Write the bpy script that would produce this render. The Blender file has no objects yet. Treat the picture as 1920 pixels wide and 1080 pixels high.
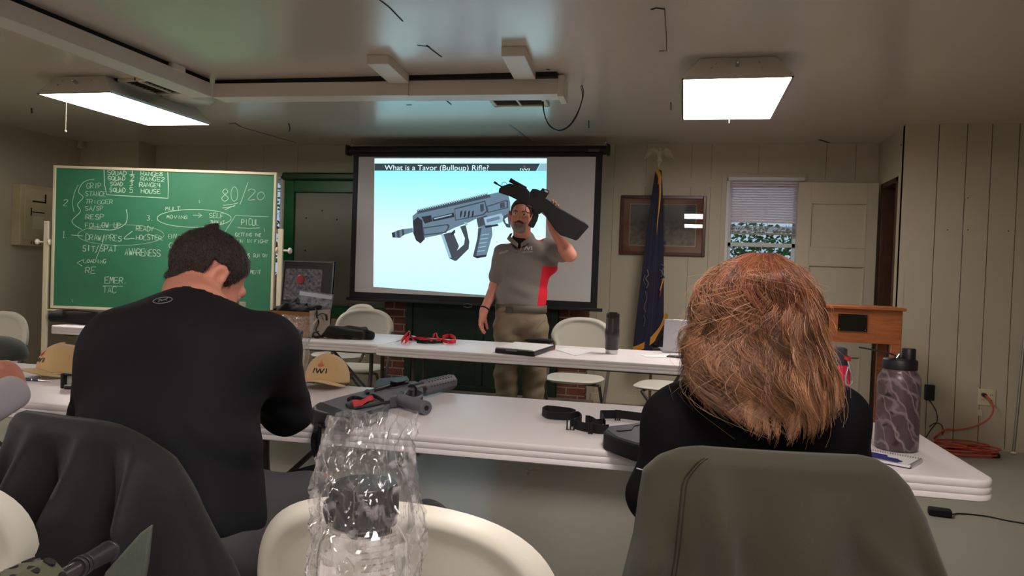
import bpy, bmesh, math, random
import numpy as np
from mathutils import Vector, Matrix, Euler, noise
from math import sin, cos, pi, radians, sqrt, atan2
C = bpy.context.scene
COL = C.collection
R = random.Random(7)
# ------------------------------------------------------------------ camera
FOC, YAW, PITCH, ROLL = 1400.0, 13.0, -1.15, 2.06
CAM = Vector((0.0, 0.0, 1.22))
cd = bpy.data.cameras.new('camera'); cam = bpy.data.objects.new('camera', cd); COL.objects.link(cam)
cd.sensor_width = 36.0; cd.lens = 36.0 * FOC / 1920; cd.clip_start = 0.02; cd.clip_end = 200
ROT = Matrix.Rotation(radians(YAW), 3, 'Z') @ Matrix.Rotation(radians(90 + PITCH), 3, 'X') @ Matrix.Rotation(radians(ROLL), 3, 'Z')
cam.matrix_world = Matrix.Translation(CAM) @ ROT.to_4x4()
C.camera = cam
# ------------------------------------------------------------------ view, world
C.view_settings.view_transform = 'Standard'; C.view_settings.look = 'None'
C.view_settings.gamma = 1; C.view_settings.use_curve_mapping = False
C.view_settings.exposure = 1.48
LAMP = 7.0            # brightness of the ceiling fixtures' diffusers
SLIDE = 0.45          # brightness of the projected slide
w = bpy.data.worlds.new('sky'); C.world = w; w.use_nodes = True
bg = w.node_tree.nodes['Background']; bg.inputs[0].default_value = (.62, .78, 1, 1); bg.inputs[1].default_value = 0.28

# survey helpers: where a sight line meets a plane of the room
def ray(px, py): return ROT @ Vector(((px - 960) / FOC, -(py - 540) / FOC, -1.0))
def P(px, py, ax, val):
    i = 'xyz'.index(ax); d = ray(px, py); return CAM + d * ((val - CAM[i]) / d[i])
def D(px, py, d): return CAM + ray(px, py) * d
def T(px, py, z=.74): return P(px, py, 'z', z)

# ------------------------------------------------------------------ materials
def lin(c): return tuple(((x/255)/12.92 if x/255 <= .04045 else ((x/255+.055)/1.055)**2.4) for x in c)
MATS = {}
def M(name, col=(128,128,128), rough=.5, metal=0., var=None, bump=None, coat=0, sheen=0, emis=0, spec=.5, trans=0, wave=None, ior=1.45, col2=None, rvar=0):
    if name in MATS: return MATS[name]
    m = bpy.data.materials.new(name); m.use_nodes = True; MATS[name] = m
    nt = m.node_tree; N = nt.nodes; L = nt.links; b = N['Principled BSDF']
    c = lin(col) + (1,)
    b.inputs['Base Color'].default_value = c; b.inputs['Roughness'].default_value = rough
    b.inputs['Metallic'].default_value = metal; b.inputs['IOR'].default_value = ior
    b.inputs['Specular IOR Level'].default_value = spec
    if coat: b.inputs['Coat Weight'].default_value = coat; b.inputs['Coat Roughness'].default_value = .12
    if sheen: b.inputs['Sheen Weight'].default_value = sheen; b.inputs['Sheen Roughness'].default_value = .6
    if trans: b.inputs['Transmission Weight'].default_value = trans
    if emis: b.inputs['Emission Color'].default_value = c; b.inputs['Emission Strength'].default_value = emis
    tc = N.new('ShaderNodeTexCoord')
    if var:
        n = N.new('ShaderNodeTexNoise'); n.inputs['Scale'].default_value = var[0]; n.inputs['Detail'].default_value = 6
        n.inputs['Roughness'].default_value = .62
        mp = N.new('ShaderNodeMapping'); L.new(tc.outputs['Object'], mp.inputs[0]); L.new(mp.outputs[0], n.inputs[0])
        if len(var) > 2: mp.inputs['Scale'].default_value = var[2]
        r = N.new('ShaderNodeValToRGB'); L.new(n.outputs[0], r.inputs[0])
        r.color_ramp.elements[0].position = .3; r.color_ramp.elements[1].position = .7
        if col2: r.color_ramp.elements[0].color = c; r.color_ramp.elements[1].color = lin(col2) + (1,)
        else:
            k = var[1]; r.color_ramp.elements[0].color = tuple(x*(1-k) for x in c[:3]) + (1,)
            r.color_ramp.elements[1].color = tuple(min(1, x*(1+k)) for x in c[:3]) + (1,)
        L.new(r.outputs[0], b.inputs['Base Color'])
        if emis: L.new(r.outputs[0], b.inputs['Emission Color'])
        if rvar:
            mr = N.new('ShaderNodeMapRange'); L.new(n.outputs[0], mr.inputs[0])
            mr.inputs[1].default_value = .3; mr.inputs[2].default_value = .7
            mr.inputs[3].default_value = rough - rvar; mr.inputs[4].default_value = rough + rvar
            L.new(mr.outputs[0], b.inputs['Roughness'])
    if bump or wave:
        bp = N.new('ShaderNodeBump'); L.new(bp.outputs[0], b.inputs['Normal'])
        if bump:
            n2 = N.new('ShaderNodeTexNoise'); n2.inputs['Scale'].default_value = bump[0]; n2.inputs['Detail'].default_value = 4
            L.new(tc.outputs['Object'], n2.inputs[0]); L.new(n2.outputs[0], bp.inputs['Height'])
            bp.inputs['Strength'].default_value = bump[1]; bp.inputs['Distance'].default_value = bump[2] if len(bump) > 2 else .005
        else:
            n2 = N.new('ShaderNodeTexWave'); n2.inputs['Scale'].default_value = wave[0]; n2.bands_direction = wave[2]
            n2.inputs['Distortion'].default_value = .3
            L.new(tc.outputs['Object'], n2.inputs[0]); L.new(n2.outputs[0], bp.inputs['Height'])
            bp.inputs['Strength'].default_value = wave[1]; bp.inputs['Distance'].default_value = .003
    return m

def film_mat(name, tint=(.97,.97,.98), base=.06, gloss=.55, rough=.06, bump=60, haze=0):
    m = bpy.data.materials.new(name); m.use_nodes = True; MATS[name] = m
    nt = m.node_tree; N = nt.nodes; L = nt.links; N.remove(N['Principled BSDF'])
    t = N.new('ShaderNodeBsdfTransparent'); t.inputs[0].default_value = tint + (1,)
    g = N.new('ShaderNodeBsdfGlossy'); g.inputs[0].default_value = (1,1,1,1); g.inputs['Roughness'].default_value = rough
    lw = N.new('ShaderNodeLayerWeight'); lw.inputs[0].default_value = .35
    mr = N.new('ShaderNodeMapRange'); mr.inputs[3].default_value = base; mr.inputs[4].default_value = gloss
    L.new(lw.outputs['Facing'], mr.inputs[0])
    mx = N.new('ShaderNodeMixShader'); L.new(mr.outputs[0], mx.inputs[0]); L.new(t.outputs[0], mx.inputs[1]); L.new(g.outputs[0], mx.inputs[2])
    if bump:
        tc = N.new('ShaderNodeTexCoord'); n = N.new('ShaderNodeTexNoise'); n.inputs['Scale'].default_value = bump; n.inputs['Detail'].default_value = 2
        bp = N.new('ShaderNodeBump'); bp.inputs['Strength'].default_value = .6; bp.inputs['Distance'].default_value = .006
        L.new(tc.outputs['Object'], n.inputs[0]); L.new(n.outputs[0], bp.inputs['Height'])
        L.new(bp.outputs[0], g.inputs['Normal']); L.new(bp.outputs[0], lw.inputs['Normal'])
    if haze:
        d = N.new('ShaderNodeBsdfTranslucent'); d.inputs[0].default_value = (.9,.9,.92,1); d2 = N.new('ShaderNodeBsdfDiffuse'); d2.inputs[0].default_value = (.9,.9,.92,1)
        m1 = N.new('ShaderNodeMixShader'); L.new(d.outputs[0], m1.inputs[1]); L.new(d2.outputs[0], m1.inputs[2]); m2 = N.new('ShaderNodeMixShader'); m2.inputs[0].default_value = haze
        L.new(mx.outputs[0], m2.inputs[1]); L.new(m1.outputs[0], m2.inputs[2]); mx = m2
    L.new(mx.outputs[0], N['Material Output'].inputs[0]); return m

# ------------------------------------------------------------------ mesh builder
def V(*a): return Vector(a[0]) if len(a) == 1 else Vector(a)
class MB:
    def __init__(s, mat=None): s.v = []; s.f = []; s.mi = []; s.m = mat or Matrix.Identity(4)
    def add(s, vs, fs, mi=0):
        o = len(s.v); s.v += [tuple(s.m @ Vector(p)) for p in vs]
        s.f += [tuple(i + o for i in f) for f in fs]; s.mi += [mi] * len(fs); return s
    def box(s, c, d, rot=None, mi=0):
        x, y, z = d[0]/2, d[1]/2, d[2]/2
        q = Euler(rot).to_matrix() if rot is not None and not isinstance(rot, Matrix) else (rot or Matrix.Identity(3))
        vs = [Vector(c) + q @ Vector((a*x, b*y, e*z)) for a in (-1,1) for b in (-1,1) for e in (-1,1)]
        return s.add(vs, [(0,1,3,2),(4,6,7,5),(0,4,5,1),(2,3,7,6),(0,2,6,4),(1,5,7,3)], mi)
    def bx(s, a, b, mi=0): return s.box([(a[i]+b[i])/2 for i in range(3)], [abs(b[i]-a[i]) for i in range(3)], mi=mi)
    def tube(s, pts, r, n=8, closed=False, mi=0, flat=1.0, up=None):
        pts = [Vector(p) for p in pts]; m = len(pts); rs = r if hasattr(r, '__len__') else [r]*m
        vs = []; prev = None
        for i, p in enumerate(pts):
            a = pts[(i-1) % m] if (closed or i > 0) else p; b = pts[(i+1) % m] if (closed or i < m-1) else p
            t = (b - a).normalized() if (b-a).length > 1e-9 else Vector((0,0,1))
            if prev is None:
                u = Vector(up) if up else (Vector((0,0,1)) if abs(t.z) < .9 else Vector((1,0,0)))
            else: u = prev
            u = (u - t*u.dot(t)); u = u.normalized() if u.length > 1e-6 else t.orthogonal().normalized(); prev = u; w_ = t.cross(u)
            for k in range(n):
                an = 2*pi*(k+.5)/n; vs.append(p + (u*cos(an) + w_*sin(an)*flat)*rs[i])
        fs = []
        for i in range(m if closed else m-1):
            j = (i+1) % m
            for k in range(n): fs.append((i*n+k, i*n+(k+1) % n, j*n+(k+1) % n, j*n+k))
        if not closed: fs.append(tuple(range(n-1,-1,-1))); fs.append(tuple((m-1)*n+k for k in range(n)))
        return s.add(vs, fs, mi)
    def cyl(s, a, b, r, r2=None, n=24, mi=0): return s.tube([a, b], [r, r if r2 is None else r2], n, mi=mi)
    def ribbon(s, pts, side, wd, th=.0015, mi=0):
        pts = [Vector(p) for p in pts]; vs = []; m = len(pts)
        for i, p in enumerate(pts):
            t = (pts[min(i+1, m-1)] - pts[max(i-1, 0)]).normalized()
            sd = Vector(side[i] if isinstance(side, list) else side); sd = (sd - t*sd.dot(t)).normalized(); nn = t.cross(sd)
            for a, b in ((-1,-1),(1,-1),(1,1),(-1,1)): vs.append(p + sd*a*wd/2 + nn*b*th/2)
        fs = [(i*4+k, i*4+(k+1) % 4, i*4+4+(k+1) % 4, i*4+4+k) for i in range(m-1) for k in range(4)]
        fs += [(3,2,1,0), tuple(m*4-4+k for k in range(4))]
        return s.add(vs, fs, mi)
    def lathe(s, prof, n=32, c=(0,0,0), mi=0, caps=True):
        c = Vector(c); vs = [c + Vector((r*cos(2*pi*k/n), r*sin(2*pi*k/n), z)) for r, z in prof for k in range(n)]
        fs = [(i*n+k, i*n+(k+1) % n, i*n+n+(k+1) % n, i*n+n+k) for i in range(len(prof)-1) for k in range(n)]
        if caps: fs += [tuple(range(n-1,-1,-1)), tuple((len(prof)-1)*n+k for k in range(n))]
        return s.add(vs, fs, mi)
    def prism(s, out, off, mi=0, mi2=None):
        out = [Vector(p) for p in out]; off = Vector(off); n = len(out)
        nn = Vector((0,0,0))
        for i in range(n): nn += out[i].cross(out[(i+1) % n])
        if nn.dot(off) > 0: out = out[::-1]
        s.add(out + [p + off for p in out], [tuple(range(n))], mi)
        o = len(s.v) - 2*n
        s.f += [tuple(o+n+k for k in range(n-1,-1,-1))] + [(o+i, o+n+i, o+n+(i+1) % n, o+(i+1) % n) for i in range(n)]
        s.mi += [mi if mi2 is None else mi2] + [mi]*n; return s
    def grid(s, fn, nu, nv, mi=0, cu=False):
        vs = [fn(i/(nu if cu else nu-1), j/(nv-1)) for j in range(nv) for i in range(nu)]
        fs = [(j*nu+i, j*nu+(i+1) % nu, (j+1)*nu+(i+1) % nu, (j+1)*nu+i) for j in range(nv-1) for i in range(nu if cu else nu-1)]
        return s.add(vs, fs, mi)
    def sphere(s, c, r, n=12, mi=0, rot=None):
        r = Vector((r,r,r)) if not hasattr(r, '__len__') else Vector(r); q = rot or Matrix.Identity(3)
        m = n//2 + 1; vs = []
        for j in range(m+1):
            a = pi*j/m
            for k in range(n): b = 2*pi*k/n; vs.append(Vector(c) + q @ Vector((r.x*sin(a)*cos(b), r.y*sin(a)*sin(b), -r.z*cos(a))))
        fs = [(j*n+k, j*n+(k+1) % n, j*n+n+(k+1) % n, j*n+n+k) for j in range(m) for k in range(n)]
        return s.add(vs, fs, mi)
    def text(s, txt, mat4, size=1.0, mi=0, width=None, ext=.0, bold=0, shear=0):
        cu = bpy.data.curves.new('t', 'FONT'); cu.body = txt; cu.size = size; cu.extrude = ext; cu.offset = bold; cu.shear = shear; cu.resolution_u = 3
        o = bpy.data.objects.new('t', cu); COL.objects.link(o)
        dg = bpy.context.evaluated_depsgraph_get(); me = bpy.data.meshes.new_from_object(o.evaluated_get(dg))
        vs = [v.co.copy() for v in me.vertices]; fs = [tuple(p.vertices) for p in me.polygons]
        if vs and width:
            x1 = max(v.x for v in vs); x0 = min(v.x for v in vs); k = width/(x1-x0)
            for v in vs: v.x = (v.x - x0)*k
        s.add([mat4 @ v for v in vs], fs, mi)
        bpy.data.objects.remove(o); bpy.data.curves.remove(cu); bpy.data.meshes.remove(me); return s
    def loose(s):
        par = list(range(len(s.v)))
        def fd(i):
            while par[i] != i: par[i] = par[par[i]]; i = par[i]
            return i
        for f in s.f:
            a = fd(f[0])
            for q in f[1:]: par[fd(q)] = a
        gr = {}
        for k, f in enumerate(s.f): gr.setdefault(fd(f[0]), []).append(k)
        out = []
        for ks in gr.values():
            m = MB(); mp = {}
            for k in ks:
                m.f.append(tuple(mp.setdefault(i, len(mp)) for i in s.f[k])); m.mi.append(s.mi[k])
            m.v = [s.v[i] for i in mp]; out.append(m)
        return out
    def build_each(s, name, mats, parent, **k):
        # every loose piece becomes a part of its own
        for m in s.loose():
            o = m.build(name, mats, None, **k); o.parent = parent
    def world_each(s, name, mats, parent, **k):
        for m in s.loose(): world_child(m.build(name, mats, None, **k), parent)
    def build(s, name, mats, parent=None, bev=0, smooth=40, subd=0, solid=0, bseg=2):
        me = bpy.data.meshes.new(name); me.from_pydata(s.v, [], s.f); me.polygons.foreach_set('material_index', s.mi)
        for m in (mats if isinstance(mats, (list, tuple)) else [mats]): me.materials.append(m)
        if smooth:
            me.polygons.foreach_set('use_smooth', [True]*len(me.polygons)); me.set_sharp_from_angle(angle=radians(smooth))
        me.update(); o = bpy.data.objects.new(name, me); COL.objects.link(o)
        if parent: o.parent = parent
        if solid: k = o.modifiers.new('s', 'SOLIDIFY'); k.thickness = solid; k.offset = 0
        if bev: k = o.modifiers.new('b', 'BEVEL'); k.width = bev; k.segments = bseg; k.limit_method = 'ANGLE'; k.angle_limit = radians(40)
        if subd: k = o.modifiers.new('d', 'SUBSURF'); k.levels = k.render_levels = subd
        return o
def tag(o, label, cat, group=None, kind=None):
    if kind: o['kind'] = kind
    if label: o['label'] = label
    if cat: o['category'] = cat
    if group: o['group'] = group
    return o
def thing(name, label, cat, loc=(0,0,0), rz=0, group=None):
    o = bpy.data.objects.new(name, None); COL.objects.link(o); o.location = loc; o.rotation_euler = (0,0,rz); o.empty_display_size = .1
    return tag(o, label, cat, group)
def struct(name, mb, mats, **k):
    o = mb.build(name, mats, **k); o['kind'] = 'structure'; return o
def copy_thing(root, loc, rz, label, group=None):
    r = root.copy(); COL.objects.link(r); r.location = loc; r.rotation_euler = (0,0,rz); r['label'] = label
    if group: r['group'] = group
    for ch in root.children:
        c = ch.copy(); COL.objects.link(c); c.parent = r
        for g in ch.children: d = g.copy(); COL.objects.link(d); d.parent = c
    return r
def spline(pts, n=6, closed=False):
    pts = [Vector(p) for p in pts]; out = []; m = len(pts)
    for i in range(m if closed else m-1):
        g = (lambda k: pts[k % m]) if closed else (lambda k: pts[max(0, min(m-1, k))])
        a, b, c, d = g(i-1), g(i), g(i+1), g(i+2)
        for k in range(n):
            t = k/n; out.append(.5*((2*b) + (c-a)*t + (2*a-5*b+4*c-d)*t*t + (3*b-a-3*c+d)*t**3))
    if not closed: out.append(pts[-1])
    return out
def frame(o, x, y):   # 4x4 with origin o, x axis x, y axis y
    x = Vector(x).normalized(); z = x.cross(Vector(y)).normalized(); y = z.cross(x)
    m = Matrix((x, y, z)).transposed().to_4x4(); m.translation = Vector(o); return m

# ------------------------------------------------------------------ implicit surfaces (for bodies, clothes, soft things)
class SDF:
    def __init__(s, lo, hi, vs):
        s.lo = np.array(lo, float); s.vs = vs; s.n = np.ceil((np.array(hi)-s.lo)/vs).astype(int)+1
        s.f = np.full(s.n, .2, np.float32)
    def sub(s, lo, hi):
        a = np.clip(np.floor((np.array(lo)-s.lo)/s.vs).astype(int), 0, s.n); b = np.clip(np.ceil((np.array(hi)-s.lo)/s.vs).astype(int)+1, 0, s.n)
        if (b <= a).any(): return None, None
        g = [s.lo[i] + s.vs*np.arange(a[i], b[i]) for i in range(3)]
        X = np.meshgrid(*g, indexing='ij', sparse=True); return (slice(a[0],b[0]), slice(a[1],b[1]), slice(a[2],b[2])), X
    def comb(s, sl, d, k, op):
        f = s.f[sl]; d = d.astype(np.float32)
        if op == 'cut': d = -d; a, b = f, d; h = np.clip(.5 - .5*(b-a)/k, 0, 1) if k > 0 else (a > b); s.f[sl] = b*(1-h)+a*h + (k*h*(1-h) if k > 0 else 0)
        else:
            if k <= 0: s.f[sl] = np.minimum(f, d)
            else: h = np.clip(.5 + .5*(f-d)/k, 0, 1); s.f[sl] = f*(1-h)+d*h - k*h*(1-h)
        return s
    def cap(s, a, b, r1, r2=None, k=.02, op='add', sc=(1,1,1)):
        r2 = r1 if r2 is None else r2; a = np.array(a, float); b = np.array(b, float); rm = max(r1, r2)*max(1, 1/min(sc)) + k + 3*s.vs
        sl, X = s.sub(np.minimum(a,b)-rm, np.maximum(a,b)+rm)
        if sl is None: return s
        q = np.array(sc); ab = (b-a)*q; p = [(X[i]-a[i])*q[i] for i in range(3)]
        t = np.clip((p[0]*ab[0]+p[1]*ab[1]+p[2]*ab[2])/max(1e-9, ab@ab), 0, 1)
        d = np.sqrt((p[0]-t*ab[0])**2+(p[1]-t*ab[1])**2+(p[2]-t*ab[2])**2) - (r1+(r2-r1)*t)
        return s.comb(sl, d, k, op)
    def chain(s, pts, rs, k=.02, op='add'):
        for i in range(len(pts)-1): s.cap(pts[i], pts[i+1], rs[i], rs[i+1], k, op)
        return s
    def ell(s, c, r, rot=None, k=.02, op='add'):
        c = np.array(c, float); r = np.array(r, float); rm = r.max() + k + 3*s.vs; sl, X = s.sub(c-rm, c+rm)
        if sl is None: return s
        p = [X[i]-c[i] for i in range(3)]
        if rot is not None:
            q = np.array(rot); p = [q[0][i]*p[0]+q[1][i]*p[1]+q[2][i]*p[2] for i in range(3)]
        k0 = np.sqrt((p[0]/r[0])**2+(p[1]/r[1])**2+(p[2]/r[2])**2); k1 = np.sqrt((p[0]/r[0]**2)**2+(p[1]/r[1]**2)**2+(p[2]/r[2]**2)**2)
        return s.comb(sl, k0*(k0-1)/np.maximum(k1, 1e-6), k, op)
    def box(s, c, h, rd=.01, rot=None, k=.0, op='add'):
        c = np.array(c, float); h = np.array(h, float); rm = np.linalg.norm(h) + k + 3*s.vs; sl, X = s.sub(c-rm, c+rm)
        if sl is None: return s
        p = [X[i]-c[i] for i in range(3)]
        if rot is not None:
            q = np.array(rot); p = [q[0][i]*p[0]+q[1][i]*p[1]+q[2][i]*p[2] for i in range(3)]
        q = [np.abs(p[i])-(h[i]-rd) for i in range(3)]
        d = np.sqrt(np.maximum(q[0],0)**2+np.maximum(q[1],0)**2+np.maximum(q[2],0)**2)+np.minimum(np.maximum(np.maximum(q[0],q[1]),q[2]),0)-rd
        return s.comb(sl, d, k, op)
    def fn(s, lo, hi, f, k=0, op='add'):
        sl, X = s.sub(lo, hi)
        if sl is None: return s
        return s.comb(sl, f(*X)+0*X[0]+0*X[1]+0*X[2], k, op)
    def disp(s, f):
        sl, X = s.sub(s.lo, s.lo+s.vs*(s.n-1)); s.f += f(*X).astype(np.float32); return s
    def mesh(s, name, mats, parent=None, matfn=None, smooth_it=1):
        f = s.f; f[0]=f[-1]=.1; f[:,0]=f[:,-1]=.1; f[:,:,0]=f[:,:,-1]=.1
        g = f < 0; n = np.array(f.shape)-1
        cnt = np.zeros(n, np.int8)
        offs = [(a,b,c) for a in (0,1) for b in (0,1) for c in (0,1)]
        for a,b,c in offs: cnt += g[a:a+n[0], b:b+n[1], c:c+n[2]]
        ii = np.argwhere((cnt > 0) & (cnt < 8)); idm = np.full(n, -1, np.int32); idm[tuple(ii.T)] = np.arange(len(ii))
        cv = np.stack([f[ii[:,0]+a, ii[:,1]+b, ii[:,2]+c] for a,b,c in offs], 1).astype(float)
        acc = np.zeros((len(ii),3)); num = np.zeros(len(ii)); oa = np.array(offs, float)
        for i in range(8):
            for j in range(i+1, 8):
                if abs(oa[i]-oa[j]).sum() != 1: continue
                x = (cv[:,i] < 0) != (cv[:,j] < 0); t = np.where(x, cv[:,i]/np.where(x, cv[:,i]-cv[:,j], 1), 0)
                acc += x[:,None]*(oa[i]+(oa[j]-oa[i])*t[:,None]); num += x
        vs = s.lo + s.vs*(ii + acc/num[:,None]); qs = []
        for ax in range(3):
            u, v_ = [(1,2),(2,0),(0,1)][ax]
            sa = [slice(None)]*3; sb = [slice(None)]*3; sa[ax] = slice(0,-1); sb[ax] = slice(1,None)
            A = g[tuple(sa)]; B = g[tuple(sb)]; e = np.argwhere(A != B); e = e[(e[:,u] > 0) & (e[:,v_] > 0) & (e[:,u] < n[u]) & (e[:,v_] < n[v_])]
            ins = A[tuple(e.T)]; du = np.zeros(3,int); du[u] = 1; dv = np.zeros(3,int); dv[v_] = 1
            q = np.stack([idm[tuple((e-x).T)] for x in (du+dv, dv, 0*du, du)], 1)
            q[~ins] = q[~ins][:, ::-1]; qs.append(q)
        qs = np.concatenate(qs); qs = qs[(qs >= 0).all(1)]
        for _ in range(smooth_it):
            sm = np.zeros_like(vs); ct = np.zeros(len(vs))
            for a in range(4):
                np.add.at(sm, qs[:,a], vs[qs[:,(a+1) % 4]]); np.add.at(sm, qs[:,a], vs[qs[:,(a+3) % 4]]); np.add.at(ct, qs[:,a], 2)
            vs = vs*.5 + .5*sm/np.maximum(ct,1)[:,None]
        me = bpy.data.meshes.new(name); me.vertices.add(len(vs)); me.vertices.foreach_set('co', vs.ravel())
        me.loops.add(len(qs)*4); me.loops.foreach_set('vertex_index', qs.ravel().astype(np.int32))
        me.polygons.add(len(qs)); me.polygons.foreach_set('loop_start', np.arange(0, len(qs)*4, 4, dtype=np.int32))
        me.polygons.foreach_set('use_smooth', np.ones(len(qs), bool))
        for m in (mats if isinstance(mats, (list, tuple)) else [mats]): me.materials.append(m)
        if matfn is not None:
            c = vs[qs].mean(1); me.polygons.foreach_set('material_index', matfn(c[:,0], c[:,1], c[:,2]).astype(np.int32))
        me.update(calc_edges=True); me.validate()
        o = bpy.data.objects.new(name, me); COL.objects.link(o)
        if parent: o.parent = parent; o.matrix_parent_inverse = Matrix.LocRotScale(parent.location, parent.rotation_euler, parent.scale).inverted()
        return o
def strands(name, arr, r0, mat, parent, taper=.25, seg=3, ids=None):
    """arr (N,M,3) strand points -> thin tubes; attributes 't' root-to-tip, 'rnd' per strand"""
    N_, M_, _ = arr.shape; t = np.gradient(arr, axis=1); t /= np.linalg.norm(t, axis=2, keepdims=True)+1e-9
    u = np.cross(t, np.array([.3,.2,.93])); u /= np.linalg.norm(u, axis=2, keepdims=True)+1e-9; w_ = np.cross(t, u)
    rr = r0*(1-(1-taper)*np.linspace(0,1,M_)**2)[None,:,None]*np.ones((N_,1,1))
    vs = np.stack([arr + rr*(u*cos(2*pi*k/seg)+w_*sin(2*pi*k/seg)) for k in range(seg)], 2).reshape(-1,3)
    base = (np.arange(N_)[:,None]*M_+np.arange(M_-1)[None,:])*seg
    qs = np.concatenate([np.stack([base+k, base+(k+1) % seg, base+seg+(k+1) % seg, base+seg+k], -1).reshape(-1,4) for k in range(seg)])
    me = bpy.data.meshes.new(name); me.vertices.add(len(vs)); me.vertices.foreach_set('co', vs.ravel())
    me.loops.add(len(qs)*4); me.loops.foreach_set('vertex_index', qs.ravel().astype(np.int32))
    me.polygons.add(len(qs)); me.polygons.foreach_set('loop_start', np.arange(0, len(qs)*4, 4, dtype=np.int32))
    me.polygons.foreach_set('use_smooth', np.ones(len(qs), bool)); me.update(calc_edges=True)
    at = me.attributes.new('t', 'FLOAT', 'POINT'); at.data.foreach_set('value', np.tile(np.repeat(np.linspace(0,1,M_), seg), N_).astype(np.float32))
    rn = (np.random.RandomState(3).rand(N_) if ids is None else ids).astype(np.float32)
    at = me.attributes.new('rnd', 'FLOAT', 'POINT'); at.data.foreach_set('value', np.repeat(rn, M_*seg))
    me.materials.append(mat); o = bpy.data.objects.new(name, me); COL.objects.link(o)
    if parent: o.parent = parent; o.matrix_parent_inverse = Matrix.LocRotScale(parent.location, parent.rotation_euler, parent.scale).inverted()
    return o
def world_child(o, parent):
    o.parent = parent; o.matrix_parent_inverse = Matrix.LocRotScale(parent.location, parent.rotation_euler, parent.scale).inverted(); return o
# ------------------------------------------------------------------ common materials
m_ceil = M('ceiling_paint', (204,193,180), .26, var=(.7,.04), bump=(2.5,.08,.004), spec=.9, coat=.6); m_ceil.node_tree.nodes['Principled BSDF'].inputs['Coat Roughness'].default_value = .19
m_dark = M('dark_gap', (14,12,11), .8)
m_wall = M('wall_paint', (188,179,157), .48, var=(1.2,.05), bump=(9,.12))
m_wallg = M('groove_shadow', (62,55,44), .8)
m_floor = M('floor_paint', (148,146,135), .3, var=(1.6,.06), bump=(6,.05), rvar=.03)
m_white = M('white_paint', (216,208,198), .4)
m_cream = M('cream_enamel', (206,197,168), .45, var=(8,.05))
m_plas = M('white_plastic', (208,205,192), .42, bump=(400,.12,.0008))
m_tab = M('table_plastic', (238,232,233), .36, bump=(300,.15,.0006))
m_blk = M('black_plastic', (18,18,20), .45)
m_rub = M('black_rubber', (14,14,15), .75)
m_web = M('black_webbing', (20,19,21), .8, wave=(180,.5,'Z'))
m_cloth = M('black_cloth', (12,12,13), .85, bump=(120,.3,.002), sheen=.08)
m_steel = M('steel', (190,190,188), .25, metal=1)
m_gran = M('granite_frame_paint', (84,78,74), .5, var=(380,.5))
m_leg = M('brown_grey_leg_paint', (70,62,56), .45)
m_red = M('red_webbing', (212,28,40), .6)
m_redp = M('red_print', (206,44,42), .5)
m_navy = M('navy_print', (36,26,46), .6)
m_paper = M('paper', (228,228,226), .7)
m_green = M('green_gloss_paint', (10,92,40), .38, var=(6,.12))
m_dkgreen = M('dark_green_paint', (12,34,24), .45)
m_wood = M('oiled_oak', (168,98,58), .42, var=(7,.3,(1,1,9)), bump=(40,.1))
m_brnwood = M('brown_stain', (70,42,26), .5, var=(6,.3,(9,9,1)))
CE = 2.49
# ------------------------------------------------------------------ the room
mb = MB(); mb.bx((-6.8,-3.4,-.1),(4.4,8.4,0)); struct('floor', mb, m_floor, smooth=0)
mb = MB(); mb.bx((-6.8,-3.4,CE),(4.4,7.5,CE+.1))
def crack(pts, wd, mi=1):
    q = [P(x, y, 'z', CE-.0015) for x, y in pts]
    mb.ribbon(q, (0,0,1), .001, wd, mi) if 0 else mb.ribbon(q, [(q[min(i+1,len(q)-1)]-q[max(i-1,0)]).cross(Vector((0,0,1))) for i in range(len(q))], wd, .002, mi)
for pts, wd in [([(712,0),(730,14),(755,40)],.006),([(800,85),(808,92),(828,107)],.008),([(806,88),(782,85)],.003),([(1221,18),(1230,15),(1246,17)],.014),
                ([(1246,17),(1249,60),(1250,95)],.003),([(1104,226),(1104,240)],.01),([(1258,192),(1258,206)],.008),([(541,231),(544,240),(542,247)],.01),
                ([(430,232),(440,231),(452,238)],.012),([(452,238),(500,252),(556,268)],.006),([(1236,96),(1248,95)],.005),([(1025,130),(1031,131)],.012),
                ([(0,50),(28,49)],.01),([(762,197),(772,197)],.01),([(836,188),(846,196)],.01),([(59,203),(60,212)],.012),([(1536,262),(1555,268)],.02)]:
    crack(pts, wd)
crack([(955,234),(972,246),(985,257),(1000,268)], .02, 2)
struct('ceiling', mb, [m_ceil, m_dark, M('curled_tape', (96,104,104), .5)], smooth=0)

def boards(mb, x0, x1, z0, z1, y, seams, gap, holes=(), th=.018, back=.1, s=1):
    """a boarded wall in an xz plane: boards in front of a dark backing, gaps between; s: direction towards the backing"""
    xs = [x0] + [q for q in seams if x0 < q < x1] + [x1]
    def strip(a, b, ya, yb, mi):
        zs = [z0, z1]
        cuts = sorted([h for h in holes if h[0] < b and h[1] > a], key=lambda h: h[0])
        x = a
        for h in cuts:
            if h[0] > x: mb.bx((x,ya,z0),(h[0],yb,z1), mi)
            xa, xb = max(a,h[0]), min(b,h[1])
            if h[2] > z0: mb.bx((xa,ya,z0),(xb,yb,h[2]), mi)
            if h[3] < z1: mb.bx((xa,ya,h[3]),(xb,yb,z1), mi)
            x = xb
        if x < b: mb.bx((x,ya,z0),(b,yb,z1), mi)
    for a, b in zip(xs, xs[1:]): strip(a+gap/2, b-gap/2, y, y+th*s, 0)
    strip(x0, x1, y+(th+.001)*s, y+back*s, 1)
YB = 7.22
W1 = (.345, 1.0, 1.0, 2.17); wr = P(530,400,'y',YB).x; W2 = (wr-.66, wr, 1.05, 2.16)
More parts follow.
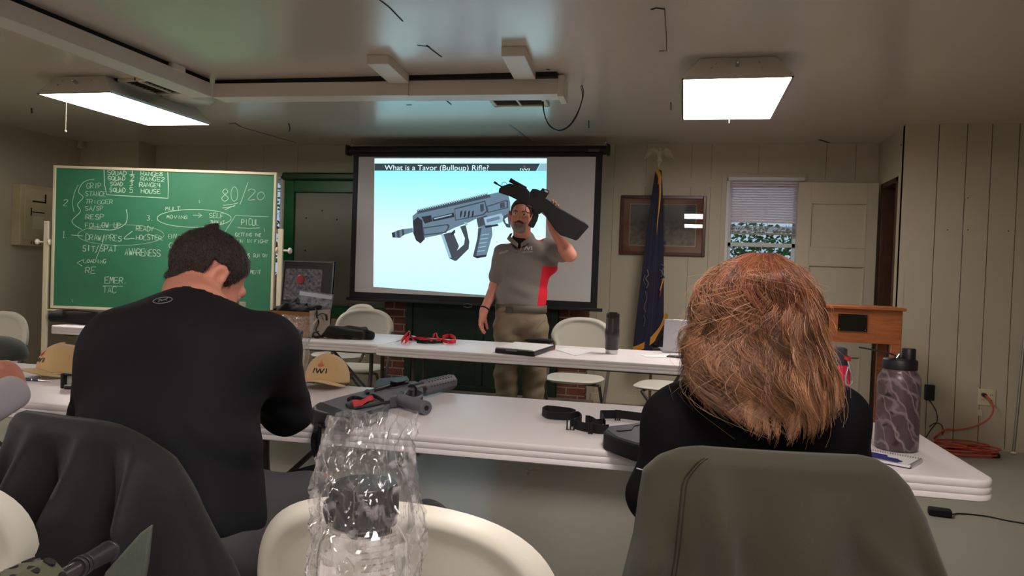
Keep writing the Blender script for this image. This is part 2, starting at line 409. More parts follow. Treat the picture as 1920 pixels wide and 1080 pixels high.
mb = MB(); boards(mb, -5.79, 1.64, 0, CE, YB, [-5.5,-4.9,-4.45,-4.05,-3.3,-2.9,-2.5,-2.1,-1.7,-1.3,-.82,-.7,-.4,.02,.2,.62,1.2,1.45], .0025, [W1, W2])
mb.bx((-.75,YB-.004,2.085),(1.64,YB+.001,2.165),0)
struct('wall_back', mb, [m_wall, m_wallg], smooth=0)
mb = MB(); boards(mb, -6.55, -5.79, 0, CE, 6.95, [-6.3,-6.05], .002); mb.bx((-5.83,6.949,0),(-5.785,YB,CE)); mb.bx((-6.5,6.93,2.06),(-5.86,6.95,2.14))
struct('wall_chimney', mb, [m_wall, m_wallg], smooth=0)
mb = MB(); mb.bx((-6.65,-3.4,0),(-6.53,7.0,CE)); struct('wall_left', mb, m_wall, smooth=0)
mb = MB(); mb.bx((-6.65,-3.4,0),(4.4,-3.3,CE)); struct('wall_rear', mb, m_wall, smooth=0)
mb = MB(); mb.bx((4.2,-3.3,0),(4.3,6.5,CE)); struct('wall_right', mb, m_wall, smooth=0)
YP = 6.38
xs = [P(px, 232, 'y', YP).x for px in (1762,1815,1862)]; xs += [xs[-1]+.185*k for k in range(1,11)]
mb = MB(); boards(mb, 1.64, 4.2, 0, CE, YP, xs, .006)
for px, py in ((1815,371),(1777,431),(1815,431),(1891,433)):
    q = P(px, py, 'y', YP); mb.cyl(q+Vector((0,-.001,0)), q+Vector((0,.004,0)), .005, n=8, mi=1)
mb.bx((1.7,YP-.012,0),(4.2,YP,.012),0)
struct('wall_panelled', mb, [m_wall, m_wallg], smooth=0)
# side return with the doorway
DY0, DY1, DZ = 6.56, 7.08, 2.11
mb = MB(); mb.bx((1.64,DY1,0),(1.74,YB+.1,CE)); mb.bx((1.64,DY0,DZ),(1.74,DY1,CE)); mb.bx((1.632,YP-.003,0),(1.668,YP+.02,CE)); mb.bx((1.64,YP+.004,0),(1.74,DY0,CE))
q = P(1690,272,'x',1.64)
mb.cyl(q+Vector((-.003,0,0)), q+Vector((.002,0,0)), .007, n=8, mi=1)
struct('wall_return', mb, [m_wall, m_wallg], smooth=0)
mb = MB(); a = 1.635
mb.bx((a,DY0,0),(a+.14,DY0+.05,DZ)); mb.bx((a,DY1-.05,0),(a+.14,DY1,DZ)); mb.bx((a,DY0,DZ-.045),(a+.14,DY1,DZ))
mb.bx((a+.05,DY0+.05,0),(a+.07,DY0+.062,DZ-.045)); struct('trim_doorway', mb, m_brnwood, bev=.004)
mb = MB(); mb.bx((1.74,6.5,0),(2.6,6.52,CE)); mb.bx((1.74,7.3,0),(2.6,7.32,CE)); mb.bx((2.6,6.5,0),(2.62,7.32,CE)); mb.bx((1.74,6.5,CE-.02),(2.6,7.32,CE))
for z in (.5,.95,1.4,1.85): mb.bx((2.3,6.52,z),(2.6,7.3,z+.02))
struct('wall_closet', mb, M('closet_brown', (48,30,20), .7, var=(5,.3)), smooth=0)
# baseboard
mb = MB(); mb.bx((-.85,YB-.014,0),(1.62,YB,.09)); mb.bx((-5.79,YB-.014,0),(-2.95,YB,.09)); struct('baseboard_back', mb, m_wall, bev=.003)
# door leaf folded back against the back wall
mb = MB(); mb.m = frame(P(1500,340,'y',7.08)*1, Vector((1,.06,0)), Vector((0,0,1)))
o0 = P(1498,338,'y',7.02); xa = Vector((1,.05,0)).normalized(); mb.m = frame(Vector((o0.x, 7.02, .045)), xa, (0,0,1))
WD, HD, ST = .665, 2.07, .105
pans = [(.11,.16,.57,.55),(.11,.70,.57,1.34),(.11,1.50,.57,1.89)]
mb.bx((0,0,-.026),(WD,HD,-.012))
for (xa_, z0_, xb_, z1_) in pans:
    for e in ((xa_-.004,z0_-.004,xa_+.008,z1_+.004),(xb_-.008,z0_-.004,xb_+.004,z1_+.004),(xa_,z0_-.004,xb_,z0_+.008),(xa_,z1_-.008,xb_,z1_+.004)): mb.bx((e[0],e[1],-.012),(e[2],e[3],.006))
for a, b in (((0,0),(.106,HD)),((.574,0),(WD,HD)),((.106,0),(.574,.156)),((.106,.554),(.574,.696)),((.106,1.344),(.574,1.496)),((.106,1.894),(.574,HD))):
    mb.bx((a[0],a[1],-.012),(b[0],b[1],.002))
door = struct('door_1', mb, m_wall, bev=.002)
hb = MB(mb.m); hb.cyl((.05,1.0,0),(.05,1.0,.03), .012); hb.sphere((.05,1.0,.05),(.026,.026,.02)); hb.build('door_knob', m_steel, door)

# ------------------------------------------------------------------ windows
m_glass = film_mat('window_glass', (.93,.97,.97), .04, .5, .02, 0)
m_vinyl = M('vinyl_trim', (214,216,218), .4)
def window(n, W, y, blind):
    x0, x1, z0, z1 = W
    mb = MB(); t = .028
    for q in (((x0,z0),(x0+t,z1)),((x1-t,z0),(x1,z1)),((x0,z0),(x1,z0+t)),((x0,z1-t),(x1,z1))): mb.bx((q[0][0],y-.01,q[0][1]),(q[1][0],y+.1,q[1][1]))
    for q in (((x0-.045,z0-.05),(x0,z1+.045)),((x1,z0-.05),(x1+.045,z1+.045)),((x0,z1),(x1,z1+.045)),((x0,z0-.05),(x1,z0))): mb.bx((q[0][0],y-.016,q[0][1]),(q[1][0],y,q[1][1]), 1)
    root = struct('window_%d' % n, mb, [m_vinyl, m_wall], bev=.002)
    mr = (z0+z1)/2 - .03
    s = MB()
    for (a, b, yy) in ((mr-.01,z1-t,.05),(z0+t,mr+.025,.075)):
        for q in (((x0+t,a),(x0+t+.03,b)),((x1-t-.03,a),(x1-t,b)),((x0+t,a),(x1-t,a+.035)),((x0+t,b-.035),(x1-t,b))): s.bx((q[0][0],y+yy-.012,q[0][1]),(q[1][0],y+yy+.012,q[1][1]))
    s.bx(((x0+x1)/2-.03,y+.03,mr+.02),((x0+x1)/2+.03,y+.045,mr+.035))
    s.build('sash', m_vinyl, root, bev=.002)
    g = MB(); g.bx((x0+t+.02,y+.048,mr),(x1-t-.02,y+.05,z1-t)); g.bx((x0+t+.02,y+.073,z0+t),(x1-t-.02,y+.075,mr)); g.build_each('pane', m_glass, root, smooth=0)
    return root
w1 = window(1, W1, YB, 1); w2 = window(2, W2, YB, 0)
# venetian blind: hangs in the frame of the window, a little narrower than it
bl = thing('window_blind', 'white slatted blind pulled halfway down in the window left of the open door', 'blind', (.36,YB-.03,2.18))
mb = MB(); mb.bx((-.005,-.02,-.035),(.66,.02,0)); mb.build('head_rail', m_vinyl, bl, bev=.003)
mb = MB(); zb = P(1430,438,'y',YB).z - 2.18; z = -.05; k = 0
m_slat = M('blind_slat', (226,218,226), .5, trans=0)
while z > zb + .09:
    mb.grid(lambda u, v: Vector((.03 + .6*u, (v-.5)*.012, z + .003*(1-(2*v-1)**2) + (v-.5)*.021 + .003*sin(6*u+k*.4)*(k/30))), 10, 5); z -= .0225; k += 1
mb.build('slats', m_slat, bl, solid=.0008)
mb = MB()
for i in range(9): mb.bx((.03,-.012,zb+.01+i*.0065),(.632,.012,zb+.013+i*.0065))
mb.bx((.03,-.013,zb-.012),(.632,.013,zb+.004)); mb.build('bottom_rail', M('stacked_slats', (170,160,152), .5), bl)
mb = MB()
for x in (.12,.33,.54): mb.cyl((x,-.014,-.03),(x,-.014,zb), .0012, n=5)
mb.cyl((.6,-.024,-.03),(.6,-.024,-.75), .002, n=5); mb.build_each('cord', m_white, bl)
# trees outside
m_leaf = M('leaf', (70,120,60), .6, var=(4,.5)); m_bark = M('bark', (74,62,50), .9, var=(8,.3))
def leafy(nm, label, c, r, n, lf, seed):
    t = thing(nm, label, 'tree', (c[0],c[1],0)); rr = random.Random(seed)
    tr = MB(); tr.tube([(0,0,-.3),(.05,0,c[2]*.6),(0,.1,c[2])], [.12,.1,.04]);
    for k in range(7):
        a = k*2.4; tr.tube([(0,0,c[2]*.55+.1*k),(cos(a)*r[0]*.4,sin(a)*r[1]*.4,c[2]*.7+.15*k),(cos(a)*r[0]*.8,sin(a)*r[1]*.8,c[2]+.2*(k-3))],[.05,.03,.01], n=6)
    tr.build('trunk', m_bark, t)
    f = MB()
    for k in range(n):
        while 1:
            p = Vector((rr.uniform(-1,1),rr.uniform(-1,1),rr.uniform(-1,1)))
            if p.length < 1: break
        p = Vector((p.x*r[0],p.y*r[1],p.z*r[2]+c[2])); q = Euler((rr.uniform(0,6),rr.uniform(0,6),rr.uniform(0,6))).to_matrix(); s = lf*rr.uniform(.6,1.3)
        f.add([p+q@Vector(v) for v in ((0,-s,0),(s*.5,0,s*.12),(0,s,0),(-s*.5,0,s*.12))], [(0,1,2),(0,2,3)])
    o = f.build('foliage', m_leaf, t, smooth=0); return t
leafy('garden_shrub', 'leafy green shrub outside, seen in the gap under the window blind', (.6,9.4,1.0), (1.6,.7,.95), 9000, .038, 1)
leafy('garden_tree', 'airy tree with thin branches outside, seen in the narrow window beside the chalkboard', (-5.4,9.6,2.0), (1.5,.8,1.3), 2200, .035, 2)
mb = MB(); mb.bx((-9,8.4,-.3),(6,16,-.1)); struct('ground_outside', mb, M('lawn', (80,104,60), .9, var=(3,.3)), smooth=0)

# ------------------------------------------------------------------ fireplace behind the screen
m_brick = M('brick', (104,58,44), .8, var=(5,.35), bump=(40,.5,.004)); m_mort = M('mortar', (150,140,124), .9)
def brickwork(mb, x0, x1, y, z0, z1, dep):
    mb.bx((x0+.004,y+.006,z0),(x1-.004,y+dep,z1), 1); z = z0+.006; k = 0
    while z < z1-.02:
        x = x0 - (.11 if k % 2 else 0); h = min(.062, z1-z)
        while x < x1-.005:
            a, b = max(x, x0), min(x+.2, x1)
            if b-a > .02: mb.bx((a,y,z),(b,y+dep*.9,z+h), 0)
            x += .212
        z += .074; k += 1
mb = MB(); xl, xm, xn, xr = -2.94, -2.70, -1.16, -.885
brickwork(mb, xl, xm, 7.06, 0, 1.0, .155); brickwork(mb, xn, xr, 7.06, 0, 1.0, .155); brickwork(mb, xl, xr, 7.06, 1.0, 1.25, .155)
struct('trim_fireplace', mb, [m_brick, m_mort], bev=.003)
fp = thing('fireplace_cover', 'dark green wooden panel closing the brick fireplace opening', 'panel', (-1.93,7.04,0))
mb = MB(); mb.bx((-.77,0,.02),(.77,.02,.98)); mb.build('board', m_dkgreen, fp)
mb = MB()
for a, b in (((-.77,.02),(-.70,.98)),((.70,.02),(.77,.98)),((-.70,.90),(.70,.98)),((-.70,.02),(.70,.1)),((-.035,.1),(.035,.9))): mb.bx((a[0],-.018,a[1]),(b[0],0,b[1]))
mb.build('batten', m_dkgreen, fp, bev=.004)
mb = MB(); mb.bx((-3.0,6.78,0),(-.80,7.058,.045)); struct('trim_hearth', mb, M('hearth_stone', (120,112,104), .8, var=(6,.2)), bev=.006)

# ------------------------------------------------------------------ ceiling lights
m_diff = M('lamp_diffuser', (255,244,238), .5, emis=LAMP)
m_hous = M('lamp_housing', (206,200,188), .1, coat=.6, spec=.8)
def ceiling_light(x, y, label):
    t = thing('ceiling_light', label, 'ceiling light', (x,y,CE-.13), 0, 'fluorescent ceiling lights')
    mb = MB(); a, b, c, d = .30, .555, .205, .50
    vs = [(-a,-b,.0),(a,-b,.0),(a,b,.0),(-a,b,.0),(-a,-b,.012),(a,-b,.012),(a,b,.012),(-a,b,.012),(-c,-d,.128),(c,-d,.128),(c,d,.128),(-c,d,.128)]
    mb.add(vs, [(0,1,5,4),(1,2,6,5),(2,3,7,6),(3,0,4,7),(4,5,9,8),(5,6,10,9),(6,7,11,10),(7,4,8,11),(8,9,10,11)])
    mb.build('housing', m_hous, t, smooth=0)
    mb = MB(); mb.bx((-a+.008,-b+.008,.0),(a-.008,b-.008,.006)); mb.build('diffuser', m_diff, t, smooth=0)
    mb = MB()
    for q in (((-a-.004,-b-.004),(-a+.008,b+.004)),((a-.008,-b-.004),(a+.004,b+.004)),((-a,-b-.004),(a,-b+.008)),((-a,b-.008),(a,b+.004))): mb.bx((q[0][0],q[0][1],-.004),(q[1][0],q[1][1],.002))
    mb.build('rim', m_steel, t)
    mb = MB(); mb.cyl((0,-b+.03,.075),(0,-b-.01,.085), .012, n=12); mb.sphere((0,-b-.012,.085), .010); mb.build('screw_knob', m_steel, t)
    mb = MB()
    for q in ((-.12,-.53,.09),(.12,-.53,.09),(-.14,-.545,.06),(.13,-.55,.05),(-.235,-.52,.06),(.235,-.52,.06)): mb.sphere(q, .006, 8)
    mb.build_each('clip', m_steel, t)
    return t
lR = ceiling_light(.24, 4.93, 'lit square-looking ceiling light with sloped housing, above the woman')
lL = ceiling_light(-4.18, 4.93, 'lit long ceiling light with a hanging pull string, above the chalkboard')
mb = MB(); q = Vector((-.11,-.5,-.005)); mb.cyl(q, q-Vector((0,0,.245)), .0018, n=5); mb.sphere(q-Vector((0,0,.25)), .008, 8); mb.build('pull_string', m_cream, lL)
mb = MB(); q = Vector((.02,.55,0)); mb.cyl(q, q-Vector((0,0,.03)), .003, n=5); mb.build('pull_string', m_cream, lR)
for x, y, s in ((.24,.5,'over the front row of tables, right of the photographer'),(-4.18,.5,'over the front tables on the window side'),(.24,-2.0,'in the back of the room on the right'),(-4.18,-2.0,'in the back of the room on the left')):
    t = ceiling_light(x, y, 'lit ceiling light ' + s)

# ------------------------------------------------------------------ boxed beam hung under the ceiling
bm_ = thing('boxed_beam', 'white L-shaped boxed beam hung just under the ceiling with a dark gap above', 'beam', (-3.25,4.6,CE))
mb = MB(); zb, zt = -.125, -.03
mb.bx((-.16,-7.6,zb),(0,0,zt)); mb.build('side_run', m_white, bm_, bev=.003)
mb = MB(); mb.m = Matrix.Rotation(radians(2.0),4,'Z')
mb.bx((.004,0,zb),(1.43,.16,zt)); mb.bx((1.433,0,zb-.003),(2.44,.16,zt+.004)); mb.bx((2.42,-.012,zb-.02),(2.46,.2,zt+.02)); mb.build('front_run', m_white, bm_, bev=.003)
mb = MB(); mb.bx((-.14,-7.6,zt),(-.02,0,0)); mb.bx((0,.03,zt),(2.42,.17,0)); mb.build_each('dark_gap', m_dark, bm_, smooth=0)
for px0, py0, px1, py1 in ((708,117,748,153),(962,102,984,146)):
    a = P(px0,py0,'z',CE-.045); b = P(px1,py1,'z',CE-.045); mb = MB(); o = Vector((-3.25,4.6,CE)); c = (a+b)/2 - o; d = b-a
    mb.box((c.x,c.y,-.0275),(.135,d.length,.055), rot=(0,0,atan2(d.y,d.x)-pi/2)); mb.build('bracket', m_white, bm_, bev=.003)
a = P(322,127,'z',CE-.02)-Vector((-3.25,4.6,CE)); mb = MB(); mb.box(a+Vector((-.02,0,0)),(.16,.12,.04)); mb.build('bracket', m_white, bm_, bev=.004)
# vents
def vent(px, py, w_, d_, label, rz):
    c = P(px, py, 'z', CE); t = thing('ceiling_vent', label, 'vent', (c.x,c.y,CE-.02), rz)
    mb = MB()
    for a, b in (((-w_/2,-d_/2),(-w_/2+.03,d_/2)),((w_/2-.03,-d_/2),(w_/2,d_/2)),((-w_/2,-d_/2),(w_/2,-d_/2+.03)),((-w_/2,d_/2-.03),(w_/2,d_/2)),((-.008,-d_/2),(.008,d_/2))): mb.bx((a[0],a[1],0),(b[0],b[1],.02))
    mb.build('frame', m_cream, t, bev=.002)
    mb = MB(); n = 9
    for i in range(n): y = -d_/2+.03+(d_-.06)*(i+.5)/n; mb.box((0,y,.011),(w_-.05,.012,.002),rot=(.6,0,0))
    mb.build('louver', M('vent_grey', (110,102,84), .5), t); mb = MB(); mb.bx((-w_/2+.01,-d_/2+.01,.017),(w_/2-.01,d_/2-.01,.0195)); mb.build('backing', M('vent_dark', (40,36,30),.8), t)
vent(972,187,.42,.30,'white ceiling register with two dark grilles behind the end of the boxed beam',radians(2))
vent(292,160,.34,.42,'tan ceiling register beside the lit ceiling light over the chalkboard',0)
c = P(352,186,'z',CE); mb = MB(); mb.lathe([(.001,-.03),(.16,-.028),(.19,-.012),(.2,0)], 32, caps=False); o = mb.build('ceiling_cover', m_ceil); o.location = (c.x,c.y,CE); tag(o,'shallow round cover plate on the ceiling next to the corner of the boxed beam','cover plate')
# hanging cable
mb = MB(); pts = spline([P(x,y,'y',4.98) for x,y in ((1018,190),(1019,205),(1024,224),(1034,238),(1050,245),(1066,238),(1080,220),(1089,196),(1094,172),(1088,153))], 5)
mb.tube(pts, .004, 6); pts = spline([P(x,y,'y',5.0) for x,y in ((1019,190),(1021,214),(1030,236),(1048,244),(1068,234),(1085,206),(1092,180),(1087,154))], 5); mb.tube(pts, .003, 6)
tag(mb.build('hanging_cable', m_blk),'thin black cable hanging in a loop from the ceiling beside the beam end','cable')
# motion sensor in corner
q = P(156,272,'y',6.93); mb = MB(); mb.box((0,0,0),(.07,.05,.085)); mb.box((0,-.028,-.01),(.045,.01,.04)); o = mb.build('motion_sensor', m_wall, bev=.01); o.location = q - Vector((0,.02,0)); tag(o,'small cream sensor box high in the left corner under the ceiling','sensor')
# ------------------------------------------------------------------ folding tables
def table_mesh(L, W_):
    """blow-moulded top: rounded corners, banded rim; top surface at z=.74"""
    def ring(ins, z, r=.06):
        out = []; a, b = L/2-ins, W_/2-ins; r = max(.01, r-ins)
        for cx, cy, s in ((a-r,b-r,0),(-a+r,b-r,1),(-a+r,-b+r,2),(a-r,-b+r,3)):
            for k in range(9): t = (s+k/8)*pi/2; out.append((cx+r*cos(t),cy+r*sin(t),z))
        return out
    lv = [(.007,.7400),(.002,.7385),(0,.735),(0,.722),(.002,.720),(0,.718),(0,.704),(.002,.702),(0,.700),(0,.688),(.004,.685),(.03,.685),(.035,.705)]
    mb = MB(); vs = []; n = 36
    for i, z in lv: vs += ring(i, z)
    fs = [(j*n+k, (j+1)*n+k, (j+1)*n+(k+1) % n, j*n+(k+1) % n) for j in range(len(lv)-1) for k in range(n)]
    fs += [tuple(range(n)), tuple((len(lv)-1)*n+k for k in range(n-1,-1,-1))]
    return mb.add(vs, fs)
def folding_table(c, L, W_, rz, label, group='white plastic folding tables'):
    t = thing('folding_table', label, 'table', (c[0],c[1],0), rz, group)
    table_mesh(L, W_).build('tabletop', m_tab, t, smooth=50)
    for s in (-1,1):
        x = s*(L/2-.16); mb = MB()
        for q in (-1,1):
            mb.tube(spline([(x,q*.10,.70),(x,q*.11,.45),(x,q*.2,.3),(x,q*.3,.02)],4), .0135, 8)
        mb.tube([(x,-.3,.018),(x,.3,.018)], .014, 8); mb.tube([(x,-.15,.33),(x,.15,.33)], .011, 8)
        mb.build('leg', m_leg, t)
        mb = MB(); mb.tube([(x,0,.33),(x-s*.38,0,.695)], .010, 8); mb.tube([(x,-.29,.70),(x,.29,.70)], .012, 8); mb.build_each('brace', m_leg, t)
        mb = MB(); 
        for q in (-.3,.3): mb.sphere((x,q,.012), (.02,.02,.014), 10)
        mb.build_each('foot_cap', m_rub, t)
    mb = MB()
    for q in (-1,1): mb.bx((-L/2+.08,q*(W_/2-.07)-.012,.672),(L/2-.08,q*(W_/2-.07)+.012,.7))
    mb.build_each('rail', m_leg, t); return t
# near row: two tables end to end
ra = radians(1.6)
folding_table((-.44,2.437,0), 2.44, .76, ra, 'near white folding table on the right, holding the grey rifle and the camouflage bottle')
folding_table((-2.9,2.368,0), 2.44, .76, ra, 'near white folding table on the left, in front of the man in black')
# middle row
folding_table((-.62,4.635,0), 2.44, .76, radians(-.3), 'middle white folding table with the clipboard, tumbler and laptop on it')
folding_table((-3.08,4.72,0), 2.44, .76, radians(1.2), 'middle white folding table in front of the chalkboard')
folding_table((-.3,.44,0), 1.83, .76, 0, 'white folding table of the photographer, below the frame, carrying the bagged bottle')
folding_table((-2.2,.42,0), 1.83, .76, 0, 'white folding table below the frame at the left')

# ------------------------------------------------------------------ folding chairs
def back_panel(mb, w_=.245, h=.18, zc=.712, curve=.05, yoff=0):
    def fn(u, v):
        a = 2*pi*u; e = 2/2.5; ca, sa = cos(a), sin(a)
        X = math.copysign(abs(ca)**e, ca); Z = math.copysign(abs(sa)**e, sa)
        # v: 0 centre front .. 0.5 rim .. 1 centre back
        if v <= .5: r = v*2; side = 1
        else: r = (1-v)*2; side = -1
        x = X*w_*r; z = Z*h*r
        rim = .011 if r > .93 else (.016 if r > .8 else .009); rim *= (1 if r < .999 else 0)
        lip = .006*math.exp(-((r-.9)/.07)**2)
        sq = min(1,max(0,(.02-z)/.05)); x *= 1-.10*sq*sq*(3-2*sq)*min(1,r*1.2); yc = curve*(x/w_)**2*1.0 - .12*z*0.8
        return Vector((x, yc + side*(rim+lip) + yoff, zc+z))
    return mb.grid(fn, 64, 41, cu=True)
def chair():
    t = thing('folding_chair', 'x', 'chair', (0,0,0), 0, 'white folding chairs')
    mb = MB(); back_panel(mb, yoff=-.235); mb.build('backrest', m_plas, t, smooth=60)
    def seat(u, v):
        a = 2*pi*u; e = 2/3.2; X = math.copysign(abs(cos(a))**e, cos(a)); Y = math.copysign(abs(sin(a))**e, sin(a))
        if v <= .5: r = v*2; s = 1
        else: r = (1-v)*2; s = -1
        z = .445 + s*.014*(1 if r < .97 else .4) - .014*(1-r*r)*(s > 0) - .05*max(0, Y*r-.6)**2
        return Vector((X*.215*r*(1-.05*Y*r), .02+Y*.205*r, z if r < .999 else .443))
    mb = MB(); mb.grid(seat, 56, 31, cu=True); mb.build('seat', m_plas, t, smooth=60)
    for s in (-1,1):
        mb = MB(); mb.tube(spline([(s*.234,-.188,.70),(s*.235,-.155,.60),(s*.235,-.05,.42),(s*.232,.10,.2),(s*.23,.235,.012)],4), .0125, 8); mb.build('leg', m_gran, t)
        mb = MB(); mb.tube([(s*.21,.13,.42),(s*.215,-.05,.2),(s*.22,-.25,.012)], .0115, 8); mb.build('leg', m_gran, t)
        mb = MB(); mb.tube([(s*.236,-.15,.58),(s*.236,-.172,.66),(s*.234,-.190,.716)], .0135, 8); mb.build('back_bracket', m_gran, t, bev=.003)
    mb = MB(); mb.tube([(-.23,.18,.085),(.23,.18,.085)], .009, 8); mb.tube([(-.218,-.2,.085),(.218,-.2,.085)], .009, 8); mb.tube([(-.21,.13,.42),(.21,.13,.42)], .010, 8); mb.build_each('crossbar', m_leg, t)
    return t
ch0 = chair(); G = 'white folding chairs'
def put_chair(x, y, deg, label, first=[1]):
    if first[0]: first[0] = 0; ch0.location = (x,y,0); ch0.rotation_euler = (0,0,radians(deg)); ch0['label'] = label; return ch0
    return copy_thing(ch0, (x,y,0), radians(deg), label, G)
put_chair(-.395, 1.24, 0, 'white folding chair in the foreground, its back behind the bagged clear bottle')
put_chair(-1.335, 1.07, 30, 'white folding chair cut by the bottom left corner of the photo')
put_chair(-.78, 5.60, 176, 'white folding chair behind the middle table, right of the standing instructor')
put_chair(-2.47, 5.38, 186, 'white folding chair behind the black cloth bag on the middle table')
put_chair(-2.93, 6.05, 150, 'white folding chair half hidden, farthest back near the leaning photo board')
put_chair(-.10, 5.50, 80, 'white folding chair turned sideways behind the middle table, left of the woman')
put_chair(-3.86, 3.32, 172, 'white folding chair at the left edge behind the person with clasped hands')

# ------------------------------------------------------------------ chalkboard
A0 = P(98,445,'y',5.6); B0 = P(516,450,'y',6.0); bx_ = Vector((B0.x-A0.x, B0.y-A0.y, 0)); LB = bx_.length; bx_.normalize()
zT, zB = 2.036, .757
cbm = frame(Vector((A0.x, A0.y, zB)), bx_, (0,0,1)); HB = zT-zB
cb = thing('chalkboard', 'green rolling chalkboard in a cream frame covered in white handwriting', 'chalkboard', (A0.x,A0.y,0))
def onboard(px, py, off=.0012):
    d = ray(px, py); nrm = cbm.to_3x3() @ Vector((0,0,1)); return CAM + d*(((cbm.translation+nrm*off)-CAM).dot(nrm)/d.dot(nrm))
def wb(mb, name, mats, par, **k): return world_child(mb.build(name, mats, None, **k), par)
mb = MB(cbm); mb.bx((.01,.01,-.02),(LB-.01,HB-.01,0)); wb(mb, 'writing_surface', M('chalkboard_green', (46,112,80), .62, var=(2.2,.14), bump=(30,.1)), cb, smooth=0)
mb = MB(cbm); f = .024
for q in (((0,0),(f,HB)),((LB-f,0),(LB,HB)),((f,0),(LB-f,f)),((f,HB-f),(LB-f,HB))): mb.bx((q[0][0],q[0][1],-.028),(q[1][0],q[1][1],.010))
wb(mb, 'frame', m_cream, cb, bev=.003)
mb = MB(cbm); mb.bx((0,-.02,.0),(LB,-.008,.05)); wb(mb, 'chalk_tray', m_cream, cb)
for s, x in ((-1,-.06),(1,LB+.045)):
    mb = MB(cbm); mb.bx((x-.022,-zB+.07,-.03),(x+.022,.78,.0)); wb(mb, 'post', m_cream, cb, bev=.004)
    mb = MB(cbm); mb.bx((x-.03,-zB+.05,-.35),(x+.03,-zB+.09,.32))
    for q in (-.32,.29): mb.cyl((x-.012,-zB+.028,q),(x+.012,-zB+.028,q), .027, n=16, mi=1)
    wb(mb, 'foot', [m_cream, m_rub], cb, bev=.003)
    mb = MB(cbm); mb.cyl((x-.075 if s < 0 else x-.05,.59,-.015),(x+.06 if s < 0 else x+.075,.59,-.015), .009, n=10); e = x+s*.085; mb.sphere((e,.59,-.015),(.02,.028,.028)); mb.sphere((x-s*.03,.59,-.015),(.016,.03,.03)); wb(mb, 'pivot_knob', m_white, cb)
SF = {'A':['0,0 2,6 4,0','1,2 3,2'],'B':['0,0 0,6 3,6 4,5 3,3 0,3','3,3 4,2 3,0 0,0'],'C':['4,5 3,6 1,6 0,4 0,2 1,0 3,0 4,1'],'D':['0,0 0,6 2,6 4,4 4,2 2,0 0,0'],'E':['4,6 0,6 0,0 4,0','0,3 3,3'],'F':['4,6 0,6 0,0','0,3 3,3'],
'G':['4,5 3,6 1,6 0,4 0,2 1,0 3,0 4,2 2.4,2'],'H':['0,0 0,6','4,0 4,6','0,3 4,3'],'I':['2,0 2,6'],'K':['0,0 0,6','4,6 0,3 4,0'],'L':['0,6 0,0 4,0'],'M':['0,0 .6,6 2,2 3.4,6 4,0'],'N':['0,0 0,6 4,0 4,6'],'O':['2,0 .5,1 0,3 .5,5 2,6 3.5,5 4,3 3.5,1 2,0'],
'P':['0,0 0,6 3,6 4,5 3,3 0,3'],'Q':['2,0 .5,1 0,3 .5,5 2,6 3.5,5 4,3 3.5,1 2,0','2.4,1.8 4.2,-.4'],'R':['0,0 0,6 3,6 4,5 3,3 0,3','1.6,3 4,0'],'S':['4,5.2 3,6 1,6 0,4.8 1,3.3 3,2.8 4,1.4 3,0 1,0 0,.8'],'T':['0,6 4.4,6','2,6 2,0'],'U':['0,6 0,1.5 1,0 3,0 4,1.5 4,6'],
'V':['0,6 2,0 4,6'],'W':['0,6 1,0 2,4 3,0 4,6'],'X':['0,0 4,6','0,6 4,0'],'Y':['0,6 2,3 4,6','2,3 2,0'],'Z':['0,6 4,6 0,0 4,0'],'0':['2,0 .5,1 0,3 .5,5 2,6 3.5,5 4,3 3.5,1 2,0'],'1':['1,5 2,6 2,0','.8,0 3.2,0'],'2':['0,5 1,6 3,6 4,4.5 0,0 4,0'],
'3':['0,5.6 2,6 4,5 2,3.2 4,2 3,0 0,.3'],'4':['0,6 0,3 4,3','3.4,6 3.4,0'],'5':['4,6 .6,6 .3,3.6 3,3.7 4,2 3,0 0,.3'],'8':['2,3.2 .4,4.6 2,6 3.6,4.6 2,3.2 0,1.5 2,0 4,1.5 2,3.2'],'/':['0,-1.5 3,7'],'.':['1,0 1.6,.3']}
rc = random.Random(11); ck = MB()
def stroke(pts, r=.0032):
    q = [onboard(x, y) for x, y in pts]; nrm = cbm.to_3x3() @ Vector((0,0,1)); m = len(q)
    ck.ribbon(q, [(q[min(i+1,m-1)]-q[max(i-1,0)]).cross(nrm) for i in range(m)], r*1.45, .0008)
def z1(x, y): return (x/3, 200+y/3)
def sm2(pts, n=4): return [(v.x, v.y) for v in spline([(a,b,0) for a,b in pts], n)]
def chalk(s, x, y, h, wd, r=.003, slope=.02):
    n = len(s); cw = wd/max(1, n); 
    for i, c in enumerate(s):
        if c not in SF: continue
        sx = cw*.78/4*rc.uniform(.85,1.1); dy = rc.uniform(-.06,.06)*h; hh = h*rc.uniform(.85,1.08)/6; sh = rc.uniform(-.02,.12)
        for st in SF[c]:
            pp = [tuple(map(float, k.split(','))) for k in st.split()]
            pp = [(x+i*cw+(a+b*sh)*sx+rc.uniform(-.8,.8), y+dy+slope*i*cw-b*hh+rc.uniform(-.8,.8)) for a, b in pp]
            stroke([z1(*q) for q in (sm2(pp, 3) if len(pp) > 4 else pp)], r*rc.uniform(.85,1.1))
def line(pts, r=.003, smooth=True): stroke([z1(*q) for q in (sm2(pts) if smooth and len(pts) > 2 else pts)], r)
for a in [('SQUAD',605,383,24,108),('1',728,382,26,34),('RANGE8',792,388,24,126),('SQUAD',605,413,22,104),('2',735,415,25,24),('RANGE2',792,417,22,138),('SQAD',620,445,24,74),('3',728,446,26,26),('RANGE4',785,450,24,122),('SQUAD',617,480,24,92),('5',728,484,26,24),('HOUSE',793,487,24,115)]: chalk(*a, r=.0040)
line([(585,345),(588,440),(600,495),(760,505),(945,515),(947,440),(943,362)], .0042, False)
